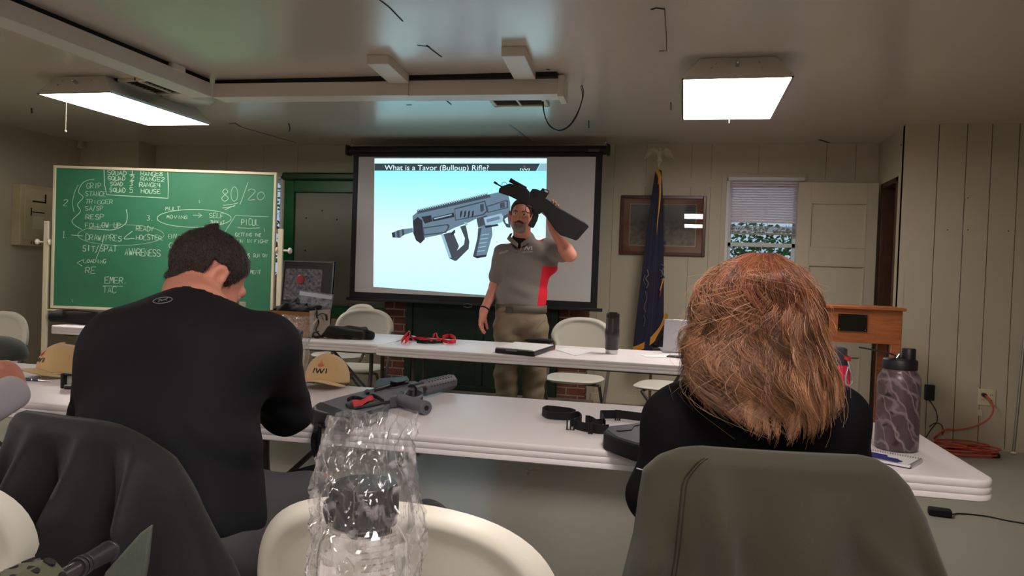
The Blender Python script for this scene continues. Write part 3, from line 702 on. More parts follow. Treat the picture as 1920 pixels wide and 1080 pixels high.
for a in [('GRIP',487,458,28,86,.002),('STANCE',483,502,26,114,.0026),('TRIGGER',480,545,22,158,.0026),('SA/SP',480,583,24,105,.0026),('RESP',483,632,26,105),('FOLLOW UP',480,678,28,205),('2',355,558,34,34),('1.',350,738,36,40),('DRAW/PRES',482,752,32,205),
          ('READY',765,698,28,102),('HOLSTER',765,748,26,148),('SIT/SPAT',465,812,32,196,.0036),('AWARENESS',703,836,38,202,.0036),('LOADING',470,878,20,130),('RE',480,935,34,62),('EMER.',590,992,36,132,.0036),('TAC',580,1046,34,78),
          ('3.',825,640,30,46),('MULT',930,583,20,88,.0026),('MOVING',937,628,18,122),('SELF',1178,625,26,82),('THREAT',1182,662,22,84),('PICUL',1358,665,32,102,.0036),('GETTING THE',1325,728,18,148),('GUN IN FIGHT',1322,765,20,188),('ING GUN ON',1370,845,20,134),('ENVIRO',947,740,24,104),('CO',950,793,26,46),('MENT',1408,940,20,62),('R',1385,870,20,22),
          ('80',1245,530,82,108,.003),('20',1395,522,54,100,.003)]: chalk(*a)
line([(1395,425),(1372,490),(1350,550)]); line([(1255,555),(1300,550),(1340,541)]); line([(1265,580),(1325,553)]); line([(1250,570),(1320,560)])
line([(530,408),(490,415),(460,435),(442,480),(468,510),(436,550),(452,590),(405,640),(425,670),(460,690)]); line([(440,440),(420,480),(408,540),(415,590)], .002)
line([(710,578),(716,620),(702,662),(640,692),(560,690),(500,686)], .0035); line([(400,722),(467,727)])
line([(680+242*cos(t*.2), 722+58*sin(t*.2)) for t in range(32)], .0018); line([(1092+208*cos(t*.2), 628+50*sin(t*.2)) for t in range(32)], .0034)
line([(745,700),(697,742),(757,741)], .0035); line([(592,725),(540,858)], .0022); line([(466,862),(433,878),(461,896)], .0035, False)
line([(1085,610),(1135,611)]); line([(1115,600),(1136,611),(1116,624)], .003, False); line([(1338,680),(1400,684),(1462,681)]); line([(1510,619),(1415,616),(1325,612),(1265,705)], .0026, False)
line([(578,1008),(690,1010)]); line([(728,384),(758,384)], .003); line([(735,416),(755,416)]); line([(1120,525),(1123,542)], .002); line([(1490,683),(1487,705)],.002); line([(404,1080),(407,1100)],.002); line([(800,745),(835,716),(915,752)],.002)
wb(ck, 'chalk_handwriting', M('chalk', (170,200,176), .95), cb, smooth=0)

# ------------------------------------------------------------------ first aid cabinet on the left wall
fa = thing('first_aid_cabinet', 'shallow cream first aid cabinet on the left wall behind the chalkboard post', 'cabinet', (-6.53,6.29,1.32))
m_cab = M('cabinet_cream', (196,182,146), .5, var=(6,.08))
mb = MB(); mb.bx((0,-.19,0),(.11,.22,.61)); mb.build('case', m_cab, fa, bev=.006)
mb = MB(); mb.bx((.11,-.15,.06),(.122,.19,.58)); mb.build('door', m_cab, fa, bev=.004)
mb = MB(); mb.bx((.122,-.06,.44),(.127,.10,.455)); mb.bx((.122,.085,.44),(.127,.10,.53)); mb.bx((.122,-.08,.30),(.126,-.07,.38)); mb.bx((.122,-.08,.335),(.13,.08,.345)); mb.bx((.122,.185,.2),(.126,.192,.5)); mb.build_each('hook', m_dark, fa)
mb = MB(); mb.bx((.122,-.06,.345),(.135,.1,.352)); mb.bx((.122,-.05,.17),(.124,.08,.3)); mb.build_each('white_strip', M('yellowed_card', (214,204,172), .6), fa)
mb = MB(); mb.text('FIRST A', Matrix(((0,0,1,.112),(1,0,0,-.06),(0,1,0,.015),(0,0,0,1))), .04, width=.24, ext=.001); mb.build('lettering', m_dark, fa, smooth=0)

# ------------------------------------------------------------------ green bulletin board
bb = thing('bulletin_board', 'empty grey notice board in a wide glossy green frame, left of the screen', 'notice board', (-4.15,7.2,.74))
q0 = P(537,345,'y',7.17); X0 = q0.x; X1 = -2.86; ZT = P(560,330,'y',7.15).z; ZBt = P(530,592,'y',7.15).z
mb = MB(); mb.bx((X0+.05,7.17,ZBt+.05),(X1-.05,7.2,ZT-.05)); wb(mb,'panel', M('pin_panel', (128,126,112), .5, var=(3,.06)), bb)
mb = MB(); t = .115
for q in (((X0,ZBt),(X0+t,ZT-.03)),((X1-t,ZBt),(X1,ZT-.03)),((X0+t,ZBt),(X1-t,ZBt+.13)),((X0+t,ZT-.17),(X1-t,ZT-.03))): mb.bx((q[0][0],7.13,q[0][1]),(q[1][0],7.205,q[1][1]))
wb(mb,'frame', m_green, bb, bev=.006)
mb = MB(); mb.prism([(X0-.01,7.2,ZT-.06),(X0-.01,7.09,ZT-.06),(X0+.05,7.1,ZT+.03),(X0+.05,7.2,ZT+.03)],(0,0,0.001)) if 0 else mb.bx((X0-.01,7.08,ZT-.05),(X1+.01,7.2,ZT+.03)); wb(mb,'hood', M('hood_green', (16,62,34), .4), bb, bev=.02)
mb = MB()
for i in range(12): mb.bx((-3.35,7.166,1.28-i*.045),(-3.05-.03*(i%3),7.169,1.284-i*.045))
mb.bx((-3.38,7.1665,.86),(-2.98,7.169,1.33),1); wb(mb,'pinned_sheet', [M('faint_print',(96,98,92),.7), M('thin_paper',(140,140,130),.6)], bb, smooth=0)
for x, z in ((-3.72,1.80),(-3.9,1.72),(-3.9,1.38),(-3.55,1.71)): mb = MB(); mb.sphere((x,7.165,z), .008, 8); wb(mb,'pin', m_dark, bb)

# photo board standing on the middle table's back edge
m_photo = M('dark_photo_collage', (26,26,32), .25, var=(45,.6), col2=(128,124,132)); m_photo2 = M('grey_photo', (70,78,88), .25, var=(30,.6), col2=(150,158,166))
yq = 5.04; a = P(526,487,'y',yq); b = P(621,489,'y',yq)
pb = thing('photo_board', 'black framed photo collage board standing at the back of the middle table', 'picture', (a.x,yq,.742))
W_, H_ = b.x-a.x, a.z-.742
pm = Matrix.Translation((a.x,yq,.742)) @ Matrix.Rotation(radians(-6),4,'X') @ frame((0,0,0),(1,0,0),(0,0,1))
mb = MB(pm); mb.bx((0,0,-.02),(W_,H_,0)); wb(mb,'backing', M('mount_black',(14,14,15),.35), pb)
mb = MB(pm)
for q in (((0,0),(.008,H_)),((W_-.008,0),(W_,H_)),((0,H_-.008),(W_,H_)),((0,0),(W_,.008))): mb.bx((q[0][0],q[0][1],-.022),(q[1][0],q[1][1],.006))
wb(mb,'frame', M('thin_grey_frame',(96,94,90),.3), pb)
mb = MB(pm); mb.bx((.02,.22,0),(W_*.78,H_-.06,.003)); mb.bx((.02,.05,0),(.13,.2,.003)); mb.world_each('photograph', m_photo, pb)
mb = MB(pm); mb.m = pm @ Matrix.Rotation(radians(-5),4,'Z'); mb.bx((W_*.30,.09,.006),(W_*.98,.31,.010)); mb.bx((W_*.32,.27,.010),(W_*.96,.30,.012),1); mb.bx((W_*.32,.17,.010),(W_*.96,.215,.012),2)
wb(mb,'print', [m_photo2, M('print_caption',(178,188,200),.4), m_photo], pb)
mb = MB(pm); mb.lathe([(.028,.001),(.034,.006),(.028,.011)], 20, (W_*.36,H_-.14,0)); wb(mb,'red_badge', M('badge_red',(150,44,50),.4), pb)

# ------------------------------------------------------------------ projection screen and slide
YS = 6.8
sc = thing('projection_screen', 'pull-down projection screen in a black case with the slide about a bullpup rifle', 'projection screen', (-2.0,YS,CE))
def SP(px, py, y=YS): return P(px, py, 'y', y)
def quad(mb, pts, mi=0): mb.add(pts, [(0,1,2,3)], mi)
zc = SP(650,281).z; xl_, xr_ = SP(650,281).x, SP(1140,281).x
mb = MB(); mb.tube([(xl_,YS+.045,zc),(xr_,YS+.045,zc)], .042, 16); wb(mb,'case', m_blk, sc, bev=.004)
mb = MB()
for x in (xl_,xr_): mb.box((x,YS+.045,zc),(.03,.105,.1))
mb.world_each('end_cap', m_blk, sc, bev=.01)
mb = MB()
for x in (xl_+.03,xr_-.03): mb.tube([(x,YS+.045,zc+.03),(x,YS+.045,CE)], .004, 6); mb.tube([(x-.0,YS+.045,zc+.05),(x+.02,YS+.045,zc+.065),(x,YS+.045,zc+.08)], .005, 6)
mb.world_each('hanging_hook', m_steel, sc)
fx0, fx1 = (SP(660,400).x+SP(655,555).x)/2, SP(1126,400).x; fz1 = zc-.03; fz0 = (SP(655,558).z+SP(1120,577).z)/2
mb = MB(); mb.bx((fx0,YS,fz0),(fx1,YS+.003,fz1)); wb(mb,'black_border', M('screen_border',(10,10,11),.6), sc, smooth=0)
wx0, wx1, wz1, wz0 = fx0+.055, fx1-.062, SP(900,294).z, fz0+.055
mb = MB(); mb.bx((wx0,YS-.0015,wz0),(wx1,YS,wz1)); wb(mb,'white_surface', M('screen_white',(196,192,192),.7), sc, smooth=0)
mb = MB(); mb.bx((fx0-.03,YS-.012,fz0-.03),(fx1+.05,YS+.018,fz0)); wb(mb,'weight_bar', m_blk, sc, bev=.006)
mb = MB(); c = SP(877,573,YS-.02); mb.tube([c+Vector(v) for v in ((-.04,0,.01),(.0,0,.02),(.04,0,.01),(.042,0,-.012),(.02,0,-.012),(0,0,-.02),(-.02,0,-.012),(-.042,0,-.012))], .003, 6, closed=True); wb(mb,'pull_handle', m_steel, sc)
mb = MB(); c = SP(1113,282,YS-.0); mb.bx((c.x-.05,YS-.001,c.z-.014),(c.x+.05,YS+.003,c.z+.014)); wb(mb,'maker_plate', M('plate_dark',(70,66,58),.4), sc)
# slide: light thrown on the screen, modelled as a glowing picture on its surface
def sl(n, c, k=1.0): return M('slide_'+n, c, .8, emis=SLIDE*k, spec=.0)
SM = [sl('ground',(170,232,246)), sl('white',(205,250,255)), sl('bar',(48,57,66)), sl('gun',(92,116,134)), sl('gun_dark',(57,65,76)), sl('gun_light',(138,172,188)), sl('gun_black',(36,39,48)), sl('lower',(186,226,250)), sl('red',(120,70,92))]
for m in SM: m.node_tree.nodes['Principled BSDF'].inputs['Base Color'].default_value = (.05,.05,.05,1)
# smooth tint of the slide background from cyan to pale blue, as the deck itself has
g = SM[0].node_tree; tc = g.nodes.new('ShaderNodeTexCoord'); sp = g.nodes.new('ShaderNodeSeparateXYZ'); mr = g.nodes.new('ShaderNodeMapRange'); rp = g.nodes.new('ShaderNodeValToRGB')
g.links.new(tc.outputs['Object'], sp.inputs[0]); g.links.new(sp.outputs['Z'], mr.inputs[0]); mr.inputs[1].default_value = 1.0; mr.inputs[2].default_value = 2.25; g.links.new(mr.outputs[0], rp.inputs[0])
e = rp.color_ramp.elements; e[0].position = 0; e[0].color = lin((190,226,250))+(1,); e[1].position = 1; e[1].color = lin((128,232,240))+(1,)
x_ = e.new(.45); x_.color = lin((206,246,252))+(1,)
g.links.new(rp.outputs[0], g.nodes['Principled BSDF'].inputs['Emission Color'])
sd = MB(); LY = [0]
def S4(x, y, k): return P(640+x/3, 240+y/3, 'y', YS-.002-.0006*k)
def poly(pts, mi, k=3):
    q = [S4(x, y, k) for x, y in pts]
    a = sum(q[i].x*q[(i+1) % len(q)].z-q[(i+1) % len(q)].x*q[i].z for i in range(len(q)))
    if a > 0: q = q      # facing -y
    else: q = q[::-1]
    sd.add(q, [tuple(range(len(q)))], mi)
s0 = [(187,171),(1156,171),(1144,966),(180,893)]
poly(s0, 0, 0); poly([(187,171),(1156,171),(1155,198),(187,198)], 1, 1); poly([(187,200),(1118,200),(1095,242),(187,240)], 2, 1); poly([(1122,200),(1155,200),(1154,242),(1100,242)], 5, 1)
def stext(s, x0, x1, yb, mi, k=2, h=None, bold=0):
    a = S4(x0, yb, k); b = S4(x1, yb, k); hh = h/3*6.9/FOC; sd.text(s, frame(a, (1,0,0), (0,0,1)), hh/.72, mi, width=(b-a).length, bold=bold)
stext('What is a Tavor (Bullpup) Rifle?', 243, 828, 236, 1, h=31, bold=.0)
stext('IWI', 1005, 1058, 240, 1, h=14, bold=.0); poly([(1022,222),(1030,206),(1038,222)], 8, 2)
# rifle in the slide
poly([(283,590),(330,572),(352,568),(402,562),(402,586),(356,600),(330,618),(288,616)], 3); poly([(283,590),(300,583),(303,616),(288,616)], 6, 4); poly([(310,578),(326,573),(330,616),(316,618)], 4, 4); poly([(338,570),(350,568),(356,600),(342,606)], 4, 4)
poly([(400,495),(430,470),(560,440),(800,380),(880,362),(938,372),(950,420),(952,560),(930,560),(905,520),(870,540),(835,560),(770,560),(760,510),(720,530),(640,560),(560,600),(470,618),(440,640),(410,600),(402,540)], 3)
poly([(425,462),(815,370),(838,378),(838,390),(430,482)], 4, 4)
for i in range(30):
    x = 430+i*13.3; y = 461-i*3.15; poly([(x,y-6),(x+7,y-7.6),(x+9,y+5),(x+2,y+7)], 5 if i % 1 == 0 else 4, 5)
poly([(405,520),(430,500),(455,520),(462,600),(470,625),(445,650),(420,632),(404,590)], 6, 4)
poly([(450,500),(505,490),(512,525),(470,538)], 6, 4); poly([(512,505),(632,476),(636,500),(515,526)], 6, 4); poly([(520,508),(620,484),(622,490),(522,514)], 5, 5)
poly([(636,452),(810,408),(822,470),(800,490),(640,522)], 4, 4); poly([(640,458),(806,416),(815,466),(796,484),(645,516)], 3, 5)
for x in (672,694,716,738): poly([(x-6,503),(x-2,470),(x+8,462),(x+6,488),(x+1,502)], 6, 6)
poly([(780,430),(800,426),(802,462),(788,474),(782,466)], 4, 6)
poly([(815,440),(925,405),(938,408),(938,450),(822,478)], 4, 4); poly([(822,444),(922,412),(930,414),(930,446),(828,472)], 3, 5); poly([(892,424),(918,417),(920,446),(894,452)], 4, 6)
poly([(760,510),(820,490),(820,540),(770,558)], 4, 4)
poly([(800,505),(900,480),(912,498),(905,530),(860,545),(812,548)], 5, 5); poly([(815,515),(888,495),(894,512),(820,532)], 3, 6); poly([(805,550),(880,540),(885,550),(812,562)], 6, 5)
poly([(455,560),(600,540),(610,552),(590,590),(462,605)], 4, 4); poly([(462,566),(592,547),(600,556),(584,584),(468,598)], 3, 5)
poly([(562,600),(600,590),(640,690),(650,690),(690,655),(695,620),(668,555),(700,545),(720,640),(716,680),(650,745),(640,748),(610,735),(592,680)], 4, 4)
poly([(640,560),(672,560),(695,628),(640,690),(610,610)], 0, 5) if 0 else None
poly([(600,590),(628,585),(662,665),(650,690),(636,690)], 4, 4); poly([(560,600),(575,597),(620,728),(606,732)], 5, 5)
poly([(628,578),(640,570),(640,590),(622,604),(614,596)], 6, 5); poly([(690,530),(706,530),(712,546),(696,550)], 5, 5)
poly([(770,562),(846,556),(850,600),(816,722),(760,732),(740,722),(765,620)], 3, 4); poly([(770,562),(790,560),(775,640),(758,728),(740,722),(765,620)], 4, 5)
for k in range(5): poly([(788-k*6,600+k*23),(832-k*6,594+k*23),(831-k*6,599+k*23),(787-k*6,605+k*23)], 5, 5)
poly([(740,722),(816,712),(814,724),(764,733)], 6, 5); poly([(905,500),(940,480),(952,500),(952,562),(930,556),(915,530)], 4, 4); poly([(918,512),(935,500),(940,540),(925,535)], 0, 5)
so = sd.build('projected_slide', SM, None, smooth=0); world_child(so, sc)

# ------------------------------------------------------------------ framed picture on the back wall
fr = thing('framed_picture', 'brown framed engraving with a rust mat on the back wall behind the flag', 'picture', (-.23,YB-.02,1.42))
a = P(1165,366,'y',YB-.02); b = P(1321,481,'y',YB-.02); x0, x1, z0, z1_ = a.x, b.x, b.z, a.z
def rim(mb, x0, x1, z0, z1, t, y0, y1, mi=0):
    for q in (((x0,z0),(x0+t,z1)),((x1-t,z0),(x1,z1)),((x0+t,z0),(x1-t,z0+t)),((x0+t,z1-t),(x1-t,z1))): mb.bx((q[0][0],y0,q[0][1]),(q[1][0],y1,q[1][1]), mi)
mb = MB(); rim(mb, x0, x1, z0, z1_, .03, YB-.03, YB-.001); wb(mb,'frame', M('dark_cherry', (78,40,30), .3, var=(8,.2)), fr, bev=.004)
mb = MB(); mb.bx((x0+.02,YB-.014,z0+.02),(x1-.02,YB-.004,z1_-.02)); wb(mb,'mat', M('rust_mat', (118,66,54), .7), fr, smooth=0)
mb = MB(); mb.bx((x0+.088,YB-.016,z0+.088),(x1-.088,YB-.0145,z1_-.078)); wb(mb,'mat_line', M('mat_line',(190,180,160),.7), fr, smooth=0)
def engr():
    m = M('engraving', (44,44,46), .6, var=(26,.7), col2=(128,118,108)); n = m.node_tree; N = n.nodes
    sp = N.new('ShaderNodeSeparateXYZ'); tc = N.new('ShaderNodeTexCoord'); n.links.new(tc.outputs['Generated'], sp.inputs[0]); mr = N.new('ShaderNodeMapRange'); mr.inputs[1].default_value=.35; mr.inputs[2].default_value=.75
    n.links.new(sp.outputs['Z'], mr.inputs[0]); mx = N.new('ShaderNodeMix'); mx.data_type='RGBA'; b = N['Principled BSDF']; src = b.inputs['Base Color'].links[0].from_socket
    n.links.new(mr.outputs[0], mx.inputs[0]); n.links.new(src, mx.inputs[6]); mx.inputs[7].default_value = lin((70,74,76))+(1,); n.links.new(mx.outputs[2], b.inputs['Base Color']); return m
mb = MB(); mb.bx((x0+.093,YB-.0175,z0+.093),(x1-.093,YB-.0162,z1_-.083)); wb(mb,'print', engr(), fr, smooth=0)
mb = MB(); mb.bx((-.28,YB-.0185,z0+.062),(-.235,YB-.0145,z0+.08)) ; wb(mb,'tiny_plaque', m_cream, fr)
mb = MB(); mb.bx((x0+.025,YB-.023,z0+.025),(x1-.025,YB-.0215,z1_-.025)); wb(mb,'glass', film_mat('picture_glass',(.96,.96,.96),.05,.6,.01,0), fr, smooth=0)

# ------------------------------------------------------------------ flag on a pole with eagle
fb = Vector((-.27,6.93,0)); fl = thing('flag', 'navy blue flag with gold fringe furled on a pole topped by an eagle', 'flag', fb)
mb = MB(); mb.cyl((0,0,.06),(.0,0,2.23), .013, n=12); mb.build('pole', M('pole_wood',(92,62,40),.4), fl)
mb = MB(); mb.lathe([(.14,0),(.145,.02),(.1,.045),(.035,.06),(.03,.1)], 28); mb.build('base', M('brass',(170,130,60),.35,metal=1), fl)
m_clear = M('clear_pale_plastic', (226,218,196), .18, trans=.55, ior=1.3)
eg = SDF((-.16,-.08,2.16),(.16,.08,2.46),.004)
eg.cap((0,0,2.2),(0,0,2.275), .014, .012, k=.005).ell((0,0,2.285),(.022,.022,.012),k=.006).ell((0,-.005,2.34),(.024,.024,.042)).ell((0,-.02,2.39),(.015,.018,.017)).cap((0,-.03,2.39),(0,-.045,2.382),.006,.002,k=.004)
for s in (-1,1):
    eg.chain([(s*.02,0,2.365),(s*.06,.005,2.40),(s*.09,.005,2.375)], [.014,.013,.012])
    for k in range(5): a = (s*(.04+.013*k),.005,2.385); eg.cap(a, (s*(.048+.02*k),.008,2.325-.003*k+.004*k*(k<3)), .010, .006, k=.008)
    eg.cap((s*.01,0,2.3),(s*.02,-.01,2.285),.008,.006)
eg.cap((0,.01,2.31),(0,.03,2.29),.018,.012)
o = eg.mesh('eagle_finial', m_clear, None); o.parent = fl
def flagf(u, v):
    z = 2.2 - v*(2.2-.55); a = 2*pi*u; wx = .022+.085*min(1,v*1.05)**.8; wy = .018+.07*min(1,v*1.2)
    f = 1 + .22*sin(5*a+1.2+2*v) + .12*sin(9*a+4*v)
    return Vector((wx*cos(a)*f - .004 - .03*v, wy*sin(a)*f - .01, z + (.05*cos(a) if v > .97 else 0)))
m_flag = M('navy_flag_cloth', (14,17,46), .75, bump=(160,.2,.001), sheen=.1)
mb = MB(); mb.grid(flagf, 90, 60, cu=True); mb.build('flag_cloth', m_flag, fl, smooth=60)
gold = M('gold_fringe', (196,136,44), .65, bump=(200,.5,.002))
mb = MB(); mb.tube([(-.02,-.02,2.20),(.0,-.035,2.17),(.015,-.03,2.13),(.012,-.045,2.07)], [.014,.02,.018,.016], 8)
pts = spline([(.014,-.036,2.12),(.022,-.05,2.0),(.018,-.06,1.85),(.008,-.065,1.7),(.004,-.07,1.52)], 6); mb.tube(pts, [max(.003,.013*(1-i/len(pts))) for i in range(len(pts))], 6, flat=.6)
pts = spline([(-.16,-.045,.56),(-.08,-.085,.6),(.0,-.10,.66),(.09,-.085,.78),(.12,-.05,.9)], 6)
mb.ribbon(pts, (0,0,1), .05, .012); mb.build_each('fringe', gold, fl)
mb = MB(); mb.tube(spline([(.03,-.09,.62),(.07,-.1,.70),(.12,-.08,.80)],4), .02, 6); mb.build('tassel', m_cloth, fl)
emb = MB(); rr = random.Random(4)
def flagpt(px, py, off=.006):
    q = P(px, py, 'y', 6.84) - fb; v = (2.2-q.z)/1.65; wy = .018+.07*min(1,v*1.2); return Vector((q.x, -wy*1.15-off-.01, q.z))
def curl(pts, mi, r=.004):
    emb.tube([flagpt(x,y) for x,y in sm2(pts,4)], r, 5, mi=mi)
for pts, mi, r in [([(1213,505),(1216,515),(1211,522),(1216,532),(1212,540)],0,.005),([(1210,545),(1213,560),(1208,575),(1211,585)],0,.003),([(1239,495),(1245,500),(1241,510),(1246,520),(1240,524)],0,.005),([(1244,522),(1241,533),(1238,545)],1,.006),
                   ([(1240,540),(1238,552),(1237,556)],2,.005),([(1207,590),(1210,600),(1207,612)],0,.003),([(1210,515),(1207,525),(1211,534)],0,.003),([(1237,505),(1243,512),(1239,519)],0,.003)]: curl(pts, mi, r)
emb.build_each('embroidery', [M('silver_thread',(96,92,84),.6), gold, M('crimson_thread',(140,32,44),.6)], fl)

# ------------------------------------------------------------------ lectern
yl = 5.6; a = P(1560,573,'y',yl); b = P(1699,577,'y',yl); cz = (a.z+b.z)/2 ; xL, xR = a.x-.12, b.x
le = thing('lectern', 'oak lectern with a black plaque standing by the open door', 'lectern', ((xL+xR)/2,yl+.2,0))
mb = MB(); mb.bx((xL,yl-.02,cz-.022),(xR,yl+.42,cz)); wb(mb,'top', m_wood, le, bev=.004)
mb = MB(); mb.bx((xL+.02,yl,cz-.255),(xR-.02,yl+.02,cz-.022)); wb(mb,'front_panel', m_wood, le, bev=.002)
for x in (xL+.02,xR-.045): mb = MB(); mb.bx((x,yl+.02,cz-.255),(x+.025,yl+.4,cz-.022)); wb(mb,'side_panel', m_wood, le, bev=.002)
for x in (xL+.02,xR-.085):
    for y in (yl+.001,yl+.36): mb = MB(); mb.bx((x,y,0),(x+.065,y+.04,cz-.25)); wb(mb,'leg', m_wood, le, bev=.003)
p0 = P(1572,588,'y',yl-.006); p1 = P(1625,622,'y',yl-.006)
mb = MB(); mb.bx((p0.x,yl-.008,p1.z),(p1.x,yl,p0.z))
pq = wb(mb,'plaque', M('plaque_black',(14,14,15),.15,coat=.4), le, bev=.001)
mb = MB()
for x in (p0.x+.01,p1.x-.01):
    for z in (p0.z-.01,p1.z+.01): mb.sphere((x,yl-.009,z), .003, 8)
mb.world_each('pin', m_steel, le)
# ------------------------------------------------------------------ wall outlets and cords on the right
q = P(1850,745,'y',YP)
ol = thing('wall_outlet', 'cream double wall outlet low on the panelled wall with an orange plug in it', 'outlet', (q.x,YP,q.z))
mb = MB(); mb.bx((-.06,-.006,-.062),(.06,0,.062)); mb.build('plate', m_cream, ol, bev=.003)
for x in (-.028,.028):
    mb = MB(); mb.bx((x-.017,-.009,-.04),(x+.017,-.005,.04)); 
    for z in (-.02,.02):
        for s in (-1,1): mb.bx((x+s*.006-.0015,-.0095,z-.006),(x+s*.006+.0015,-.0085,z+.006), 1)
    mb.build('receptacle', [m_cream, m_dark], ol)
m_or = M('orange_cord', (196,82,62), .45)
ec = thing('extension_cord', 'orange extension cord plugged in the wall outlet and coiled on the floor', 'cord', (2.05,6.25,0))
mb = MB(); pq = q + Vector((-.028,-.03,.02)); mb.cyl(pq+Vector((0,.022,0)), pq-Vector((0,.02,0)), .015, n=12); wb(mb,'plug', M('plug_dark',(50,28,24),.5), ec)
mb = MB(); pts = [pq-Vector((0,.02,0))] + [P(x,y,'y',YP-.06) for x,y in ((1858,752),(1862,770),(1850,788),(1825,800),(1795,806))] + [P(1772,806,'y',6.3),P(1755,818,'y',6.3),P(1748,826,'z',.01)]
mb.tube(spline(pts,6), .0065, 8); rr = random.Random(5); pts = []
for k in range(64):
    a = k*2*pi/11; r = .17+.05*sin(k*.9); pts.append((2.06+r*1.15*cos(a)+rr.uniform(-.02,.02), 6.14+r*.62*sin(a)+rr.uniform(-.015,.015), .008+.0011*k))
mb.tube(spline(pts,4), .0065, 8); wb(mb,'cord', m_or, ec)
mb = MB(); mb.cyl((2.24,6.08,.016),(2.28,6.09,.016), .018, n=12); wb(mb,'socket_end', M('plug_dark',()), ec)
q2 = P(1741,735,'y',YP)
ad = thing('power_adapter', 'black power adapter plugged in the panelled wall with a thin black cord', 'adapter', (q2.x,YP,q2.z))
mb = MB(); mb.bx((-.033,-.045,-.06),(.033,0,.06)); mb.build('body', m_blk, ad, bev=.006)
mb = MB(); mb.tube(spline([q2+Vector((0,-.03,-.06))]+[P(x,y,'y',YP-.05) for x,y in ((1755,770),(1757,790),(1746,805),(1735,822))]+[P(1735,826,'z',.01),P(1745,838,'z',.01),P(1790,842,'z',.01)],6), .004, 6)
mb.tube(spline([P(x,y,'y',YP-.06) for x,y in ((1742,800),(1755,793),(1766,798),(1768,812))]+[P(1762,824,'z',.01),P(1750,832,'z',.01)],6), .004, 6); mb.world_each('cord', m_blk, ad)
mb = MB(); a = P(1919,655,'y',YP-.05); b = Vector((P(1898,846,'y',YP-.1).x,YP-.12,.0)); mb.cyl(a+(a-b)*.12, b, .010, n=10); mb.sphere(b+Vector((0,0,.012)),(.022,.022,.012),10,1)
tag(mb.build('leaning_rod', [M('dull_metal',(150,146,136),.35,metal=.8), m_cream]), 'thin metal rod leaning on the panelled wall at the right edge', 'rod')
mb = MB(); mb.tube([q+Vector((-.04,-.005,-.07)), q+Vector((-.045,-.01,-.10))], .003, 5); mb.box(q+Vector((-.045,-.01,-.12)),(.03,.004,.045)); tag(mb.build('paper_tag', M('tag_paper',(206,200,182),.7)), 'small pale paper tag hanging below the cream outlet', 'tag')
fc = thing('floor_cable', 'thin black cable on the floor with a black inline box, right of the olive jacket', 'cable', P(1765,960,'z',0))
a = P(1762,960,'z',.02); mb = MB(); mb.box(a,(.11,.06,.04),rot=(0,0,-.15)); wb(mb,'inline_box', m_rub, fc, bev=.008)
mb = MB(); mb.tube(spline([a+Vector((.055,0,-.01))]+[P(x,y,'z',.004) for x,y in ((1800,963),(1850,968),(1900,978),(1960,982),(2100,960))],6), .004, 6); wb(mb,'cable', m_blk, fc)

# ------------------------------------------------------------------ helpers for things lying on tables
def topprism(mb, pts, z, th, mi=0): mb.prism([P(x,y,'z',z) for x,y in pts], (0,0,-th), mi); return mb
def Z7(x, y): return (560+x/4.364, 680+y/4.364)
def Z8(x, y): return (960+x/6.4, 720+y/6.4)
# ---- grey bullpup rifle lying on the near table
m_gg = M('grey_polymer', (100,101,108), .62, bump=(220,.25,.0008), var=(14,.05)); m_gd = M('dark_polymer', (24,24,27), .5, bump=(200,.2,.0008))
g0 = T(*Z7(700,330)); gr = thing('grey_rifle', 'grey bullpup rifle lying on the near table with a red flag in its action', 'rifle', g0)
def gp(name, pts, z, th, mat, bev=.004, par=None): mb = MB(); topprism(mb, [Z7(*p) for p in pts], z, th); return wb(mb, name, mat, par or gr, bev=bev)
gp('receiver', [(178,322),(300,285),(430,252),(620,206),(760,168),(900,150),(965,150),(1015,180),(1020,232),(960,205),(905,215),(860,250),(815,262),(750,272),(728,318),(700,345),(600,378),(520,402),(462,418),(300,372)], .786, .044, m_gg, .006)
gp('butt_pad', [(112,352),(150,322),(200,316),(330,366),(462,418),(458,440),(400,452),(250,420),(120,382)], .789, .047, m_gd, .010)
gp('magazine_well', [(470,420),(560,392),(700,345),(728,322),(735,345),(692,376),(690,402),(640,398),(600,420),(575,425),(548,415),(490,438)], .779, .035, m_gg, .003)
gp('magazine_catch', [(556,398),(596,384),(606,402),(566,418)], .783, .04, m_gd, .002)
gp('charging_slot', [(720,212),(735,200),(900,168),(925,166),(915,178),(745,214)], .7875, .002, M('slot_dark',(40,42,48),.5), .0005)
gp('charging_slot', [(735,208),(900,174),(905,178),(750,212)], .7885, .001, m_gg, .0002)
gp('selector', [(820,240),(842,228),(866,238),(850,252),(828,252)], .789, .004, m_gd, .001)
gp('selector', [(900,212),(925,202),(945,215),(930,228),(905,224)], .789, .004, m_gd, .001)
mb = MB(); a = P(*Z7(800,292),'z',.768); b = P(*Z7(1045,372),'z',.764); mb.tube([a+(a-b)*.15,a,a.lerp(b,.5),b],[.020,.022,.0215,.0235],16); wb(mb,'pistol_grip', m_gg, gr, bev=.003)
mb = MB(); dr = (b-a).normalized(); mb.cyl(b, b+dr*.002, .009, n=6); wb(mb,'grip_screw', m_gd, gr)
mb = MB(); mb.tube(spline([P(*Z7(x,y),'z',.768) for x,y in ((840,280),(880,240),(940,225),(995,240),(1008,268),(975,290),(920,300))],5), .006, 8); wb(mb,'trigger_guard', m_gg, gr)
mb = MB(); mb.tube([P(*Z7(x,y),'z',.768) for x,y in ((905,270),(925,285),(915,300))], .004, 6); wb(mb,'trigger', m_gd, gr)
ha = P(*Z7(1000,212),'z',.775); hb_ = P(*Z7(1248,155),'z',.775); dh = (hb_-ha).normalized()
